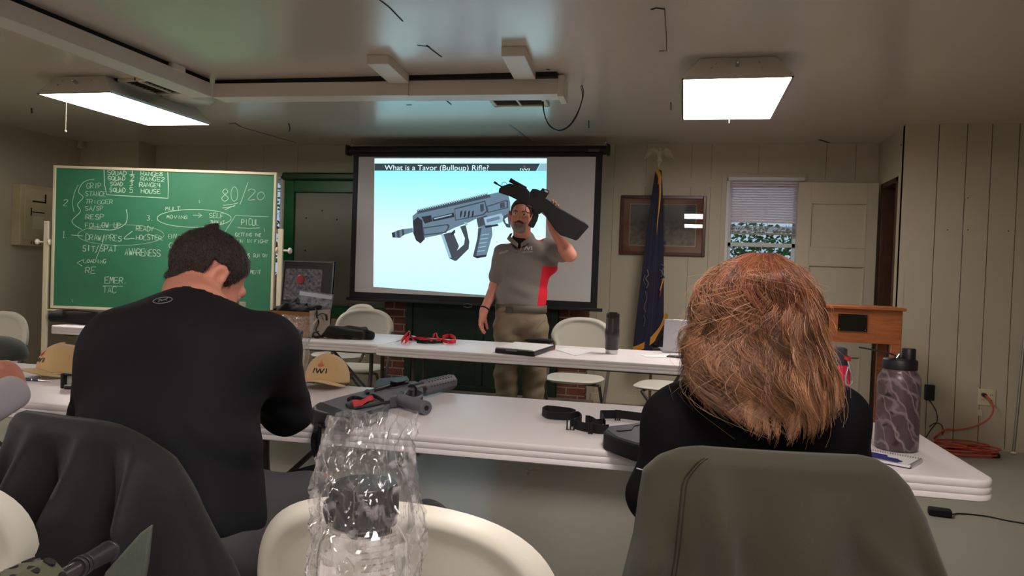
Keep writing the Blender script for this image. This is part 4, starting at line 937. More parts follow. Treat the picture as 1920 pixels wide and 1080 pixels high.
mb = MB(); mb.tube([ha-dh*.06,ha+dh*.005],[.024,.026],10); wb(mb,'gas_block', m_gd, gr)
up_ = Vector((0,0,1)); sd_ = dh.cross(up_).normalized()
mb = MB(); mb.tube([ha,ha+dh*.012,hb_],[.026,.031,.031],8); wb(mb,'handguard', m_gg, gr, bev=.002)
mb = MB(); Lh = (hb_-ha).length
for k in range(9):
    c = ha+dh*(.03+k*(Lh-.05)/8.5)
    for ang in (20,65):
        n_ = (sd_*cos(radians(ang)) + up_*sin(radians(ang))); mb.box(c+n_*.0292, (.005,.010 if ang < 30 else .016,.002), rot=Matrix((n_.cross(up_).normalized() if 0 else dh, dh.cross(n_), n_)).transposed())
wb(mb,'vent_slots', m_gd, gr)
mb = MB(); mb.tube([hb_-dh*.01,hb_+dh*.022],[.011,.011],12); wb(mb,'muzzle', m_steel, gr)
gp('optic', [(618,160),(650,128),(760,118),(888,106),(905,128),(900,150),(760,168),(700,188),(620,210)], .80, .058, m_gd, .006)
gp('optic_mount', [(748,150),(790,128),(870,118),(885,140),(800,160)], .806, .006, m_blk, .002)
gp('sling_swivel', [(540,222),(560,214),(584,220),(582,236),(552,240)], .797, .012, m_gd, .003)
def flag_red(u, v):
    x0, y0 = 425+175*u, 322-52*u; x1, y1 = 450+170*u, 368-62*u+10*sin(5*u)
    p = P(*Z7(x0+(x1-x0)*v, y0+(y1-y0)*v),'z',.792); return p+Vector((0,0,.006*sin(pi*v)+.003*sin(9*u+3*v)))
mb = MB(); mb.grid(flag_red, 20, 8); wb(mb,'chamber_flag', m_red, gr, solid=.0015)
mb = MB(); mb.tube(spline([P(*Z7(x,y),'z',.795) for x,y in ((405,302),(440,285),(490,288),(540,300),(600,268),(660,290),(690,312))],4), .007, 6, flat=.6)
mb.tube(spline([P(*Z7(x,y),'z',.790) for x,y in ((395,345),(440,372),(500,368),(600,348),(680,330),(740,322))],4), .006, 6); mb.world_each('retaining_cord', m_gd, gr)
mb = MB(); mb.sphere(P(*Z7(125,470),'z',.752), .011, 10); wb(mb,'red_bead', M('dark_red',(110,24,30),.5), gr)
# sling hanging over the edge
sl_ = thing('rifle_sling', 'black webbing sling hanging from the grey rifle over the table edge to the left', 'sling', P(595,800,'y',1.93))
ye = 1.935
mb = MB(); pts = [P(596,792,'z',.752)] + [P(x,y,'y',ye) for x,y in ((594,808),(589,825),(591,845),(597,862),(606,882))]
mb.ribbon(spline(pts,4), (1,.05,0), .020, .002); pts = [P(600,800,'y',ye-.012)]+[P(x,y,'y',ye-.012) for x,y in ((599,830),(602,860),(611,885))]; mb.ribbon(spline(pts,4),(1,0,0),.012,.002)
mb.world_each('drop_strap', m_web, sl_)
mb = MB(); pts = [P(x,y,'y',ye) for x,y in ((615,872),(580,880),(545,890),(515,898),(480,906),(440,915))]; mb.ribbon(spline(pts,4), (0,.05,1), .020, .003); wb(mb,'long_strap', m_web, sl_)
mb = MB(); c = P(498,904,'y',ye-.004); mb.tube([c+Vector((.010*cos(a*.6),0,.016*sin(a*.6))) for a in range(10)], .0016, 6); wb(mb,'ring', m_steel, sl_)
mb = MB(); mb.ribbon([P(609,872,'y',ye-.01),P(611,890,'y',ye-.01),P(613,899,'y',ye-.01)], (1,0,0), .008, .002); wb(mb,'red_tab', m_red, sl_)

# ---- black sling on the table, left of the woman
st = thing('webbing_sling', 'black webbing sling with buckles loosely coiled on the near table left of the woman', 'sling', T(1100,800))
def web(pts, name='webbing', wd=.028, z=.756):
    mb = MB(); mb.ribbon(spline([P(*Z8(x,y),'z',z) for x,y in pts],5), (0,0,1), wd, .0025); return wb(mb, name, m_web, st)
web([(700,470),(830,430),(790,370),(690,390),(520,385),(420,370),(365,330),(410,300),(450,300),(560,310),(700,330),(760,350)], wd=.024)
web([(740,480),(840,510),(960,530),(1060,545),(1160,540)])
web([(1000,470),(950,440),(890,440),(930,470),(1060,470),(1090,420),(1060,370),(1130,365),(1260,365),(1350,370),(1500,390),(1640,400)])
web([(1060,400),(1100,440),(1120,480)], wd=.022)
mb = MB()
for x, y, w_ in ((705,482,.022),(945,530,.01),(1270,372,.014),(910,440,.01)):
    c = P(*Z8(x,y),'z',.758); r_ = .017; mb.tube([c+Vector((a*w_/2,-.003,b*r_)) for a,b in ((-1,-1),(1,-1),(1,1),(-1,1))], .003, 6, closed=True)
    mb.box(c+Vector((0,0,0)),(.004,.004,.032))
mb.world_each('buckle', m_blk, st)
# ---- second rifle stock beside the woman
m_gb = M('charcoal_polymer', (46,46,51), .5, bump=(200,.25,.0008))
rs = thing('black_rifle', 'black rifle with a ribbed butt pad on the near table, left of the woman', 'rifle', T(1165,810))
def bp_(name, pts, z, th, mat, bev=.003): mb = MB(); topprism(mb, [Z8(*p) for p in pts], z, th); return wb(mb, name, mat, rs, bev=bev)
bp_('stock', [(1120,545),(1160,500),(1380,478),(1560,450),(1900,380),(2150,420),(2150,720),(1800,760),(1460,700),(1250,635)], .784, .042, m_gb, .006)
bp_('raised_panel', [(1250,555),(1300,540),(1410,528),(1450,485),(1530,470),(1560,480),(1470,500),(1440,545),(1300,560)], .787, .003, m_gd, .001)
bp_('butt_pad', [(1100,560),(1122,542),(1250,632),(1460,698),(1800,762),(1800,790),(1460,722),(1240,650),(1108,592)], .785, .045, m_rub, .005)
mb = MB()
for k in range(7):
    c = P(*Z8(1120+k*40,585+k*14),'z',.765); mb.box(c+Vector((0,-.004,0)),(.006,.006,.036))
wb(mb,'pad_rib', m_rub, rs, bev=.001)
mb = MB(); a = P(1320,790,'z',.772); mb.tube([a, a+Vector((.25,.12,0))], [.028,.022], 8); mb.tube([a+Vector((.25,.12,0)), a+Vector((.42,.2,0))], .008, 8); wb(mb,'barrel', m_gd, rs)

# ------------------------------------------------------------------ caps
def logo(mb, fn, k=1.0, letters=True, half=False):
    """flame of five leaves over the letters I W I; fn maps flat (x,y) to the surface"""
    def pg(pts, mi): mb.add([fn(x*k, y*k) for x, y in pts], [tuple(range(len(pts)))], mi)
    for j in (-2,-1,0,1,2):
        bx0, tx, ty = j*.13, j*.26, 1.25-.2*abs(j); by = .34+.05*abs(j); w_ = .065; m_ = ((bx0+tx)/2, (by+ty)/2-.1)
        pg([(bx0-.03,by),(bx0+.03,by),(m_[0]+w_,m_[1]),(tx,ty),(m_[0]-w_,m_[1])], 0)
    if letters:
        for s in ((-1.0,-.30,-.80,.25),(.80,-.30,1.0,.25)): pg([(s[0]-.03,s[1]),(s[0]+.15,s[1]),(s[0]+.23,s[3]),(s[0]+.05,s[3])], 1)
        for a, b in (((-.62,.25),(-.30,-.30)),((-.30,-.30),(0,.22)),((0,.22),(.22,-.30)),((.22,-.30),(.62,.25))): pg([(a[0]-.09,a[1]),(a[0]+.11,a[1]),(b[0]+.11,b[1]),(b[0]-.09,b[1])], 1)
m_tan = M('tan_cotton', (206,172,122), .85, bump=(300,.3,.001), var=(6,.04), sheen=.2)
m_under = M('brim_underside', (172,164,150), .8)
def cap(name, label, loc, rz, slump=0):
    t = thing(name, label, 'cap', loc, rz, 'tan caps with a flame logo')
    def dome(x, y):   # height of crown above the table
        r = sqrt((x/.088)**2 + ((y-.01)/.102)**2); return .125*(max(0,1-r**2.6))**.5 - .0
    def crown(u, v):
        a = 2*pi*u; e = v; ph = e*pi/2; ex = .82
        r = sin(ph)**.97; z = .016+.108*cos(ph)**ex + .01*(1-v)*max(0,-sin(a)) - slump*.02*max(0,sin(a))*(1-v)
        seam = -.0012*math.exp(-((((a*6/(2*pi))+.5) % 1 -.5)/.03)**2)
        return Vector(((.086+seam)*r*cos(a), (.100+seam)*r*sin(a)+.01, z if v < .999 else .014+.012*max(0,-sin(a))))
    mb = MB(); mb.grid(crown, 72, 24, cu=True); mb.build('crown', m_tan, t, solid=.002, smooth=70)
    def brim(u, v):
        a = radians(200+140*u); x0, y0 = .086*cos(a), .10*sin(a)+.01; ext = .072*sin(pi*u)**.55; s = v
        x = x0*(1+.06*s) ; y = y0 - ext*s
        z = .036 - (x/.088)**2*.032 + .004*s*sin(pi*u)
        return Vector((x, y, max(z,.003)))
    mb = MB(); mb.grid(brim, 40, 12); mb.build('brim', [m_tan], t, solid=.0025)
    mb = MB(); mb.grid(lambda u, v: brim(u, v)*1 - Vector((0,0,.0022)), 40, 12); mb.build('brim_lining', m_under, t)
    mb = MB(); mb.lathe([(.001,.003),(.006,.002),(.008,-.001)],12,(0,.01,.125),caps=False); mb.build('top_button', m_tan, t)
    def fnl(x, y):
        for_z = .068+y; a0 = -pi/2 + x/.086
        zz = min(.12,for_z); c = max(0,(zz-.016)/.108)**(1/.82); ph = math.acos(min(1,c)); r = sin(ph)**.97
        return Vector((.0885*r*cos(a0), .1025*r*sin(a0)+.009, zz+.012*(1-ph/(pi/2))))
    mb = MB(); logo(mb, fnl, .030); mb.build('logo', [m_redp, m_navy], t, smooth=0)
    return t
c2 = T(612,724); cap('tan_cap', 'tan cap facing the camera on the near table beside the grey rifle', (c2.x, c2.y-.0, .742), radians(8))
c1 = T(108,706); cap('tan_cap', 'tan cap turned sideways at the left end of the near tables', (c1.x, c1.y+.02, .742), radians(-22))
# pen
a, b = T(58,712,.745), T(98,715,.745); pn = thing('ballpoint_pen', 'blue ballpoint pen with silver tip lying by the clasped hands', 'pen', (a+b)/2)
mb = MB(); d = (b-a).normalized(); mb.tube([a-d*.05,a+d*.035],[.005,.005],10); wb(mb,'barrel', M('pen_blue',(40,40,110),.3), pn)
mb = MB(); mb.tube([a+d*.035,a+d*.05,b],[.005,.004,.001],10); mb.tube([a+d*.006,a+d*.010],[.0054,.0054],10); wb(mb,'tip', m_steel, pn)
# black device with a square window beside the seated man
q = T(112,730); dv = thing('black_holster', 'black plastic holder with a square opening lying left of the man in black', 'holder', (q.x,q.y,.742), radians(10))
mb = MB(); W_, H_, L_ = .062, .056, .20
for r_ in (((0,0),(.012,H_)),((.048,0),(W_,H_)),((.012,0),(.048,.012)),((.012,H_-.008),(.048,H_))): mb.bx((r_[0][0],0,r_[0][1]),(r_[1][0],.03,r_[1][1]))
mb.bx((W_,.0,0),(L_,.035,H_-.004)); mb.build('body', m_blk, dv, bev=.006)
mb = MB(); mb.bx((.012,.022,.012),(.048,.026,H_-.008)); mb.bx((.014,.002,.012),(.046,.022,.014)); mb.build('window', M('pale_insert',(214,208,196),.3), dv)

# ------------------------------------------------------------------ bottles
def camo():
    m = M('camo_wrap', (96,78,84), .38, var=(7,.4,(1,1,.35)), col2=(62,44,48), coat=.2); n = m.node_tree; N = n.nodes; L = n.links; b = N['Principled BSDF']
    src = b.inputs['Base Color'].links[0].from_socket; tc = N.new('ShaderNodeTexCoord')
    def layer(src, tex, sc, lo, hi, col, mapsc=(1,1,1), out=0, rot=(0,0,0)):
        mp = N.new('ShaderNodeMapping'); mp.inputs['Scale'].default_value = mapsc; mp.inputs['Rotation'].default_value = rot; L.new(tc.outputs['Object'], mp.inputs[0])
        t = N.new(tex); t.inputs['Scale'].default_value = sc; L.new(mp.outputs[0], t.inputs[0])
        if tex == 'ShaderNodeTexWave': t.inputs['Distortion'].default_value = 9; t.inputs['Detail'].default_value = 3; t.inputs['Detail Scale'].default_value = 1.2
        mr = N.new('ShaderNodeMapRange'); mr.inputs[1].default_value = lo; mr.inputs[2].default_value = hi; L.new(t.outputs[out], mr.inputs[0])
        mx = N.new('ShaderNodeMix'); mx.data_type = 'RGBA'; L.new(mr.outputs[0], mx.inputs[0]); L.new(src, mx.inputs[6]); mx.inputs[7].default_value = lin(col)+(1,); return mx.outputs[2]
    s = layer(src,'ShaderNodeTexNoise',16,.55,.68,(122,104,108)); s = layer(s,'ShaderNodeTexNoise',34,.62,.72,(46,34,38))
    s = layer(s,'ShaderNodeTexWave',5.5,.90,1.02,(132,114,118),(1,1,1.6),rot=(.3,.6,.2)); s = layer(s,'ShaderNodeTexWave',8,.95,1.03,(150,132,132),(1.4,1,.7),rot=(1.1,-.4,.9)); L.new(s, b.inputs['Base Color']); return m
q = T(1680,842); bt = thing('insulated_bottle', 'large camouflage insulated bottle with black flip lid on the near table, right of the woman', 'bottle', (q.x,q.y,.741), .4)
mb = MB(); mb.lathe([(.052,0),(.0575,.004),(.059,.012),(.059,.200),(.057,.214),(.050,.226),(.046,.231),(.046,.238)], 48); mb.build('body', camo(), bt, smooth=50)
mb = MB(); mb.lathe([(.045,.236),(.0475,.238),(.0475,.262),(.045,.266),(.020,.270)], 40); mb.build('lid', m_blk, bt, bev=.001)
mb = MB(); mb.lathe([(.019,.266),(.019,.296),(.017,.299),(.0001,.300)], 24, (.018,-.012,0)); mb.build('spout_cap', m_blk, bt)
mb = MB(); mb.ribbon(spline([(.0,.0,.27),(-.03,.01,.282),(-.06,.03,.288),(-.10,.052,.294)],5), (.5,.8,0), .014, .004); mb.build('flip_handle', m_blk, bt)
mb = MB(); mb.cyl((-.014,-.0,.266),(-.004,-.0,.28), .006, n=10); mb.build('hinge_pin', m_steel, bt)
q = T(1562,797); pk = thing('pink_bottle', 'hot pink bottle with grey lid and hanging clip beside the curly hair', 'bottle', (q.x,q.y,.741))
mb = MB(); mb.lathe([(.036,0),(.04,.006),(.041,.06),(.037,.09),(.041,.12),(.041,.165),(.034,.182)], 32); mb.build('body', M('hot_pink',(236,44,92),.25,coat=.3), pk, smooth=50)
mb = MB(); mb.lathe([(.034,.18),(.036,.184),(.036,.205),(.030,.21),(.030,.228),(.022,.232)], 32); mb.build('lid', M('smoke_grey',(70,68,84),.4), pk, bev=.001); pk.scale = (1.15,1.15,1.15)
mb = MB(); mb.tube(spline([(.025,-.038,.196),(.032,-.045,.17),(.040,-.046,.145),(.034,-.046,.128),(.022,-.046,.13),(.02,-.045,.150),(.026,-.042,.18)],5), .0028, 8); mb.build('carabiner', M('clip_silver',(190,186,190),.3,metal=.7), pk)
mb = MB(); mb.ribbon(spline([(.034,-.02,.205),(.03,-.04,.20),(.015,-.042,.206)],4), (0,0,1), .010, .003); mb.build('loop', m_red, pk)
# steel tumbler on the middle table
q = T(1146,664); tu = thing('black_tumbler', 'tall black travel tumbler with steel base on the middle table', 'tumbler', (q.x,q.y+.02,.741))
mb = MB(); mb.lathe([(.040,.026),(.042,.03),(.042,.10),(.0445,.104),(.0445,.155),(.042,.159),(.042,.215),(.039,.222)], 32); mb.build('body', M('gunmetal_black',(44,42,44),.35), tu)
mb = MB(); mb.lathe([(.037,0),(.038,.002),(.038,.027)], 32); mb.build('steel_base', m_steel, tu)
mb = MB(); mb.lathe([(.039,.221),(.041,.224),(.041,.246),(.037,.252)], 32); mb.bx((-.02,-.043,.243),(.03,-.02,.260)); mb.build('lid', m_blk, tu, bev=.002)
# laptop
a = T(1243,663); lp = thing('laptop', 'silver laptop opened away from the camera on the middle table', 'laptop', (a.x+.15,a.y+.12,.741), radians(9))
mb = MB(); mb.bx((-.16,-.02,0),(.16,.20,.014)); mb.build('base', M('laptop_silver',(170,170,176),.35,metal=.5), lp, bev=.004)
mb = MB(); mb.m = Matrix.Translation((0,-.02,.014)) @ Matrix.Rotation(radians(8),4,'X'); mb.bx((-.16,-.005,0),(.16,0,.205)); mb.build('screen_lid', M('laptop_silver',()), lp, bev=.004)
mb = MB(); mb.bx((-.155,0,.0145),(.155,.0,.0145)); 
a = T(1275,671); mb = MB(); mb.box((0,0,.005),(.15,.075,.009)); o = mb.build('smartphone', M('phone_dark',(34,38,44),.2,coat=.5), bev=.003); o.location = (a.x,a.y,.741); o.rotation_euler = (0,0,-.25); tag(o,'dark smartphone lying in front of the laptop','phone')
a = T(1232,656); mb = MB(); mb.box((0,0,.006),(.07,.035,.012)); o = mb.build('charger_brick', m_blk, bev=.003); o.location = (a.x,a.y,.741); tag(o,'small black charger brick left of the laptop','charger')
a = T(1225,668); mb = MB(); mb.box((0,0,.0006),(.2,.15,.0008)); o = mb.build('loose_paper', m_paper, smooth=0); o.location = (a.x+.03,a.y+.02,.741); o.rotation_euler = (0,0,.3); tag(o,'blank white sheet by the laptop','paper')
# clipboard case, glasses case, papers
cq = [T(928,653,.768), T(1002,660,.768), T(1042,647,.768), T(965,641,.768)]
cl = thing('clipboard_case', 'black storage clipboard with a silver clip holding white paper on the middle table', 'clipboard', ((cq[0]+cq[2])/2).xy.to_3d()+Vector((0,0,.741)))
mb = MB(); mb.prism(cq, (0,0,-.026)); wb(mb,'case', m_blk, cl, bev=.005)
mb = MB(); c = (cq[0]+cq[1]+cq[2]+cq[3])/4; mb.prism([c+(p-c)*.93+Vector((0,0,.003)) for p in cq], (0,0,-.003)); wb(mb,'paper', m_paper, cl, smooth=0)
mb = MB(); e0, e1 = cq[0].lerp(cq[1],.02), cq[0].lerp(cq[1],.95); nv = (cq[3]-cq[0]).normalized(); mb.prism([e0+Vector((0,0,.006)),e1+Vector((0,0,.006)),e1+nv*.02+Vector((0,0,.006)),e0+nv*.02+Vector((0,0,.006))],(0,0,-.007)); m_=e0.lerp(e1,.45); mb.box(m_+Vector((0,-.004,0)),(.07,.012,.016)); wb(mb,'clip', M('clip_grey',(150,150,150),.3,metal=.6), cl, bev=.002)
a = T(1010,644); gc = thing('glasses_case', 'slim black zip case lying on the far corner of the clipboard case', 'case', (a.x,a.y+.02,.7415), radians(-4))
mb = MB(); mb.grid(lambda u, v: Vector((.105*math.copysign(abs(cos(2*pi*u))**.8,cos(2*pi*u))*sin(pi*v)**.5, .032*math.copysign(abs(sin(2*pi*u))**.8,sin(2*pi*u))*sin(pi*v)**.5, .017-.016*cos(pi*v))), 40, 14, cu=True); mb.build('shell', m_cloth, gc)
mb = MB(); mb.text('////', Matrix.Translation((-.0,-.012,.0335)), .03, width=.07, ext=.0003); mb.build('faint_mark', M('faint_grey',(70,70,72),.6), gc, smooth=0)
for n_, (px, py) in enumerate(((940,641),(957,640))):
    a = T(px,py,.772); mb = MB(); mb.tube([a+Vector((.012*cos(k*.7),.008*sin(k*.7),.003)) for k in range(9)], .0012, 5); 
    if n_ == 0: mb.tube([a+Vector((.012,0,.003)),a+Vector((.03,.004,.004)),a+Vector((.05,.0,.003))], .0012, 5)
    tag(mb.build('paper_clip_wire', m_blk), ('thin dark wire loop at the left end of the clipboard paper','thin dark wire loop at the middle of the clipboard paper')[n_], 'wire')
mb = MB(); mb.prism([T(x,y,.7425) for x,y in ((1040,655),(1068,651),(1112,659),(1080,667))], (0,0,-.001)); tag(mb.build('loose_paper', m_paper, smooth=0),'white sheet on the middle table between clipboard and tumbler','paper')
mb = MB(); mb.tube([T(1027,657,.745),T(1040,655,.745)], .003, 6); tag(mb.build('red_pencil', m_red),'short red pencil at the clipboard corner','pencil')
# red and black straps
rs2 = thing('red_strap', 'red and black webbing strap bunched on the left part of the middle table', 'strap', T(803,637))
def rw(name, pts, mat, wd, z=.755): mb = MB(); mb.ribbon(spline([P(x,y,'z',z) for x,y in pts],5), (0,.1,1), wd, .004); return wb(mb, name, mat, rs2)
rw('red_webbing', [(753,640),(757,634),(764,627),(768,624),(768,632),(760,640)], m_red, .03, .765); rw('red_webbing', [(762,634),(785,634),(800,636),(818,638),(835,640),(851,640)], m_red, .018)
rw('red_webbing', [(812,630),(818,627),(820,634),(826,638)], m_red, .022,.762); rw('red_webbing', [(830,632),(842,629),(852,633),(853,640),(840,641),(828,637)], m_red, .022,.757)
rw('black_webbing', [(765,628),(775,634),(790,640),(810,642),(830,641)], m_web, .016,.75); rw('black_webbing', [(782,640),(800,641),(806,639)], m_web, .024,.754)
mb = MB(); mb.box(P(815,640,'z',.757),(.025,.012,.022)); mb.box(P(853,640,'z',.752),(.012,.01,.02)); mb.box(P(770,636,'z',.755),(.02,.012,.02)); mb.world_each('buckle', m_blk, rs2, bev=.002)
# black cloth roll/bag
def soft(name, label, cat, S, mat, loc, kids=None):
    t = thing(name, label, cat, loc); S.mesh('body', mat, t); return t
def SD(px0, py0, px1, py1, z, r, vs=.006): pass
a, b = T(603,636), T(694,638)
S = SDF((a.x-.1,a.y-.15,.72),(b.x+.1,b.y+.25,.90),.006)
c0 = Vector((a.x+.03,a.y+.08,.785)); c1 = Vector((b.x-.08,b.y+.06,.785))
S.cap(c0,c1,.046,.040).box((c0+c1)/2+Vector((0,.0,-.012)),((c1-c0).length/2+.03,.055,.03),.02,k=.02)
S.cap(c1+Vector((.02,-.02,-.012)),c1+Vector((.075,-.03,-.018)),.030,.026,k=.01); S.cap(c0+Vector((-.02,0,-.02)),c0+Vector((-.09,-.05,-.035)),.014,.006); S.fn((-9,-9,.6),(9,9,.745),lambda X,Y,Z: Z-.742,op='cut')
S.disp(lambda X,Y,Z: .006*np.sin(38*X+9*Z)*np.sin(70*Z+24*X)+.003*np.sin(120*Z+60*Y+15*X))
soft('cloth_bag','black rolled cloth bag with a stubby end on the middle table','bag',S,m_cloth,(c0.x,c0.y,.742))
# cardboard box with black straps in it
bx0 = T(580,622); m_card = M('cardboard',(150,104,62),.8,var=(3,.05)); m_cardl = M('card_side',(158,146,128),.8)
by0 = 4.52; xr0 = P(580,600,'y',by0).x; zt0 = P(545,584,'y',by0).z; xl0 = xr0-.32
kb = thing('cardboard_box', 'open cardboard box stuffed with black straps on the middle table', 'box', (xr0-.16,by0+.15,.741))
mb = MB(); t=.005; H_ = zt0; D_ = .30
mb.bx((xl0,by0,.742),(xr0,by0+t,H_)); mb.bx((xl0,by0+D_-t,.742),(xr0,by0+D_,H_)); mb.bx((xl0,by0+t,.742),(xl0+t,by0+D_-t,H_)); mb.bx((xl0,by0,.742),(xr0,by0+D_,.747)); wb(mb,'carton', m_card, kb, smooth=0)
mb = MB(); mb.bx((xr0-t,by0+t,.742),(xr0,by0+D_-t,H_+.01)); wb(mb,'pale_side', m_cardl, kb, smooth=0)
sb = thing('strap_bundle', 'tangle of black straps and cables spilling out of the cardboard box', 'straps', (xr0-.16,by0+.15,.80)); rr = random.Random(9)
mb = MB()
for k in range(9):
    p = [Vector((xl0+.03+rr.uniform(0,.26), by0+.03+rr.uniform(0,.22), H_-.05)), Vector((xl0+.03+rr.uniform(0,.26), by0+.06+rr.uniform(0,.18), H_+rr.uniform(.02,.07))), Vector((xl0+.03+rr.uniform(0,.26), by0+.06+rr.uniform(0,.18), H_+rr.uniform(-.01,.03))), Vector((xl0+.03+rr.uniform(0,.26), by0+.05+rr.uniform(0,.2), H_-.06))]
    mb.ribbon(spline(p,6), (rr.uniform(-1,1),1,.3), .035, .004)
mb.world_each('strap', m_web, sb)
S = SDF((xl0-.05,by0-.05,H_-.1),(xr0+.05,by0+.35,H_+.12),.007); S.ell((xl0+.10,by0+.14,H_-.01),(.10,.10,.055)).ell((xl0+.22,by0+.15,H_-.0),(.08,.09,.04)).cap((xl0+.02,by0+.1,H_),(xl0+.12,by0+.06,H_+.035),.022,.02).cap((xr0-.08,by0+.1,H_+.01),(xr0-.0,by0+.16,H_+.03),.018,.012)
S.disp(lambda X,Y,Z: .006*np.sin(70*X+20*Y)*np.sin(50*Z+40*Y)); S.mesh('pouch', m_cloth, sb)
mb = MB(); yb_ = by0+.12; xs_ = xr0+.008
mb.tube(spline([(xr0-.02,yb_,H_+.02),(xs_,yb_-.03,H_-.0),(xs_+.01,yb_-.05,H_-.03),(xs_+.008,yb_-.02,H_-.075),(xs_+.012,yb_-.06,H_-.12),(xs_+.03,yb_-.05,.76),(xs_+.06,yb_-.08,.749)],5), .006, 6)
mb.tube(spline([(xs_,yb_-.03,H_-.03),(xs_+.012,yb_+.01,H_-.012),(xs_+.02,yb_+.06,H_-.025),(xs_+.012,yb_+.09,H_-.06)],5), [.004]*10+[.009]*6, 6); mb.tube(spline([(xs_+.02,yb_-.04,.78),(xs_+.01,yb_-.1,.77),(xs_+.04,yb_-.12,.752),(xs_+.09,yb_-.1,.75)],5), .005, 6); mb.world_each('cable', m_blk, sb)
# black case at the left end of the middle table
a = P(96,598,'y',4.55); bc = thing('soft_rifle_case', 'long flat black soft case on the far left of the middle table, under the chalkboard', 'case', (a.x+.4,4.55,.742))
S = SDF((a.x-.05,4.35,.72),(a.x+.95,4.85,.90),.008); S.box((a.x+.47,4.6,.785),(.45,.12,.04),.035).cap((a.x+.03,4.58,.79),(a.x+.12,4.58,.80),.02,.03,k=.04); S.ell((a.x+.35,4.55,.825),(.28,.06,.02),k=.03)
S.fn((-9,-9,.6),(9,9,.745),lambda X,Y,Z: Z-.742,op='cut'); S.disp(lambda X,Y,Z: .003*np.sin(22*X)*np.sin(60*Z+9*X)); S.mesh('shell', m_cloth, bc)
mb = MB(); mb.tube(spline([(a.x+.15,4.50,.835),(a.x+.3,4.46,.845),(a.x+.45,4.50,.835)],5), .008, 6); mb.build('handle', m_web, None); world_child(bpy.data.objects['handle'], bc)
# white-capped bottle behind the seated man
q = T(453,633); wbt = thing('water_bottle', 'small bottle with a white cap showing over the shoulder of the man in black', 'bottle', (q.x,q.y,.741)); zz = P(453,566,'y',q.y).z - .741
mb = MB(); mb.lathe([(.028,0),(.032,.006),(.032,zz*.7),(.016,zz-.03)], 24); mb.build('body', film_mat('clear_bottle',(.92,.95,.97),.12,.6,.03,0), wbt)
mb = MB(); mb.lathe([(.019,zz-.032),(.020,zz-.03),(.020,zz-.002),(.018,zz)], 20); mb.build('cap', m_white, wbt, bev=.001)

# ------------------------------------------------------------------ clear bottles in clear bags
m_clearb = film_mat('clear_plastic', (.93,.93,.92), .06, .7, .04, 0); m_bag = film_mat('plastic_film', (.965,.965,.97), .035, .6, .08, 26, haze=.045)
m_lid = M('bottle_lid_black', (20,20,24), .25, coat=.3)
def bottle(t, H, full=True, sc=1.0):
    mb = MB(); mb.lathe([(r*sc,z*sc) for r,z in ((.001,.002),(.040,0),(.0435,.005),(.0445,.02),(.0445,H-.072),(.0425,H-.058),(.036,H-.047),(.0315,H-.042),(.0315,H-.034))], 48, caps=False); mb.build('body', m_clearb, t, smooth=60)
    mb = MB(); mb.lathe([(r*sc,z*sc) for r,z in ((.031,H-.040),(.0335,H-.039),(.0335,H-.036),(.0335,H-.003),(.031,H),(.001,H+.0005))], 48)
    for k in range(30):
        a = 2*pi*k/30; mb.box((.0337*sc*cos(a),.0337*sc*sin(a),H-.018),(.0025,.0015,.026*sc),rot=(0,0,a+pi/2))
    lid = mb.build('lid', m_lid, t)
    mb = MB(); mb.tube(spline([(-.030,-.016,H-.036),(-.034,-.016,H-.022),(-.028,-.026,H-.012),(-.012,-.036,H-.030),(.0,-.037,H-.041),(.03,-.02,H-.040)],5), .0035*sc, 8); mb.build('tether', m_lid, t)
    mb = MB(); mb.lathe([(.0325,H-.046),(.0335,H-.045),(.0335,H-.041),(.0325,H-.040)], 40); mb.build('collar', M('collar_grey',(190,186,180),.3), t)
    if full:
        mb = MB()
        def f2(x, y): a = -pi/2 + .42 + x/.0445; return Vector((.0450*cos(a)*sc,.0450*sin(a)*sc,(H-.125+y)))
        logo(mb, f2, .022); mb.build('printed_logo', [m_redp, m_navy], t, smooth=0)
        mb = MB(); rr = random.Random(2)
        for i in range(9):
            y = .030+.052-i*.006; x = -.012
            while x < .020:
                w_ = rr.uniform(.003,.008); mb.add([f2(x,y),f2(x+w_,y),f2(x+w_,y+.0016),f2(x,y+.0016)],[(0,1,2,3)]); x += w_+.0015
        mb.build('fine_print', M('pale_print',(150,140,130),.5), t, smooth=0)
def bag(t, prof, seed, fold=.010):
    """prof: list of (z, rx, ry, cx)"""
    zs = [p[0] for p in prof]
    def at(z):
        for a, b in zip(prof, prof[1:]):
            if a[0] <= z <= b[0]: k = (z-a[0])/(b[0]-a[0]); return [a[i]*(1-k)+b[i]*k for i in range(1,4)]
        return prof[-1][1:]
    def fn(u, v):
        z = zs[0]+(zs[-1]-zs[0])*v; rx, ry, cx = at(z); a = 2*pi*u
        p = Vector((cos(a)*1.4, sin(a)*1.4, z*11+seed)); n1 = noise.noise(p*1.3); n2 = 1-abs(noise.noise(p*2.7+Vector((9,0,0))))*2; n3 = 1-abs(noise.noise(p*6+Vector((0,5,0))))*2
        up = min(1, max(0,(z-.12)/.1)); dlt = n1*fold*1.5 + n2*fold*(.4+.8*up) + n3*fold*.35
        top = max(0,(v-.8)/.2); k = 1
        zz = z + top*(.022*noise.noise(Vector((cos(a)*1.1,sin(a)*1.1,seed+3))) )
        return Vector((cx+(rx+dlt)*cos(a)*k, (ry+dlt)*sin(a)*k, zz))
    mb = MB(); mb.grid(fn, 150, 110, cu=True); mb.build('film', m_bag, t, smooth=32)
zlid = .20
q = D(684,905,.745); by_, bxx = q.y, q.x; zb_ = .742; sc_ = (q.z - zb_)
fbt = thing('bagged_bottle', 'clear bottle with black lid and red flame print inside a plastic bag in the foreground', 'bottle', (bxx,by_,zb_), radians(14)); bottle(fbt, sc_)
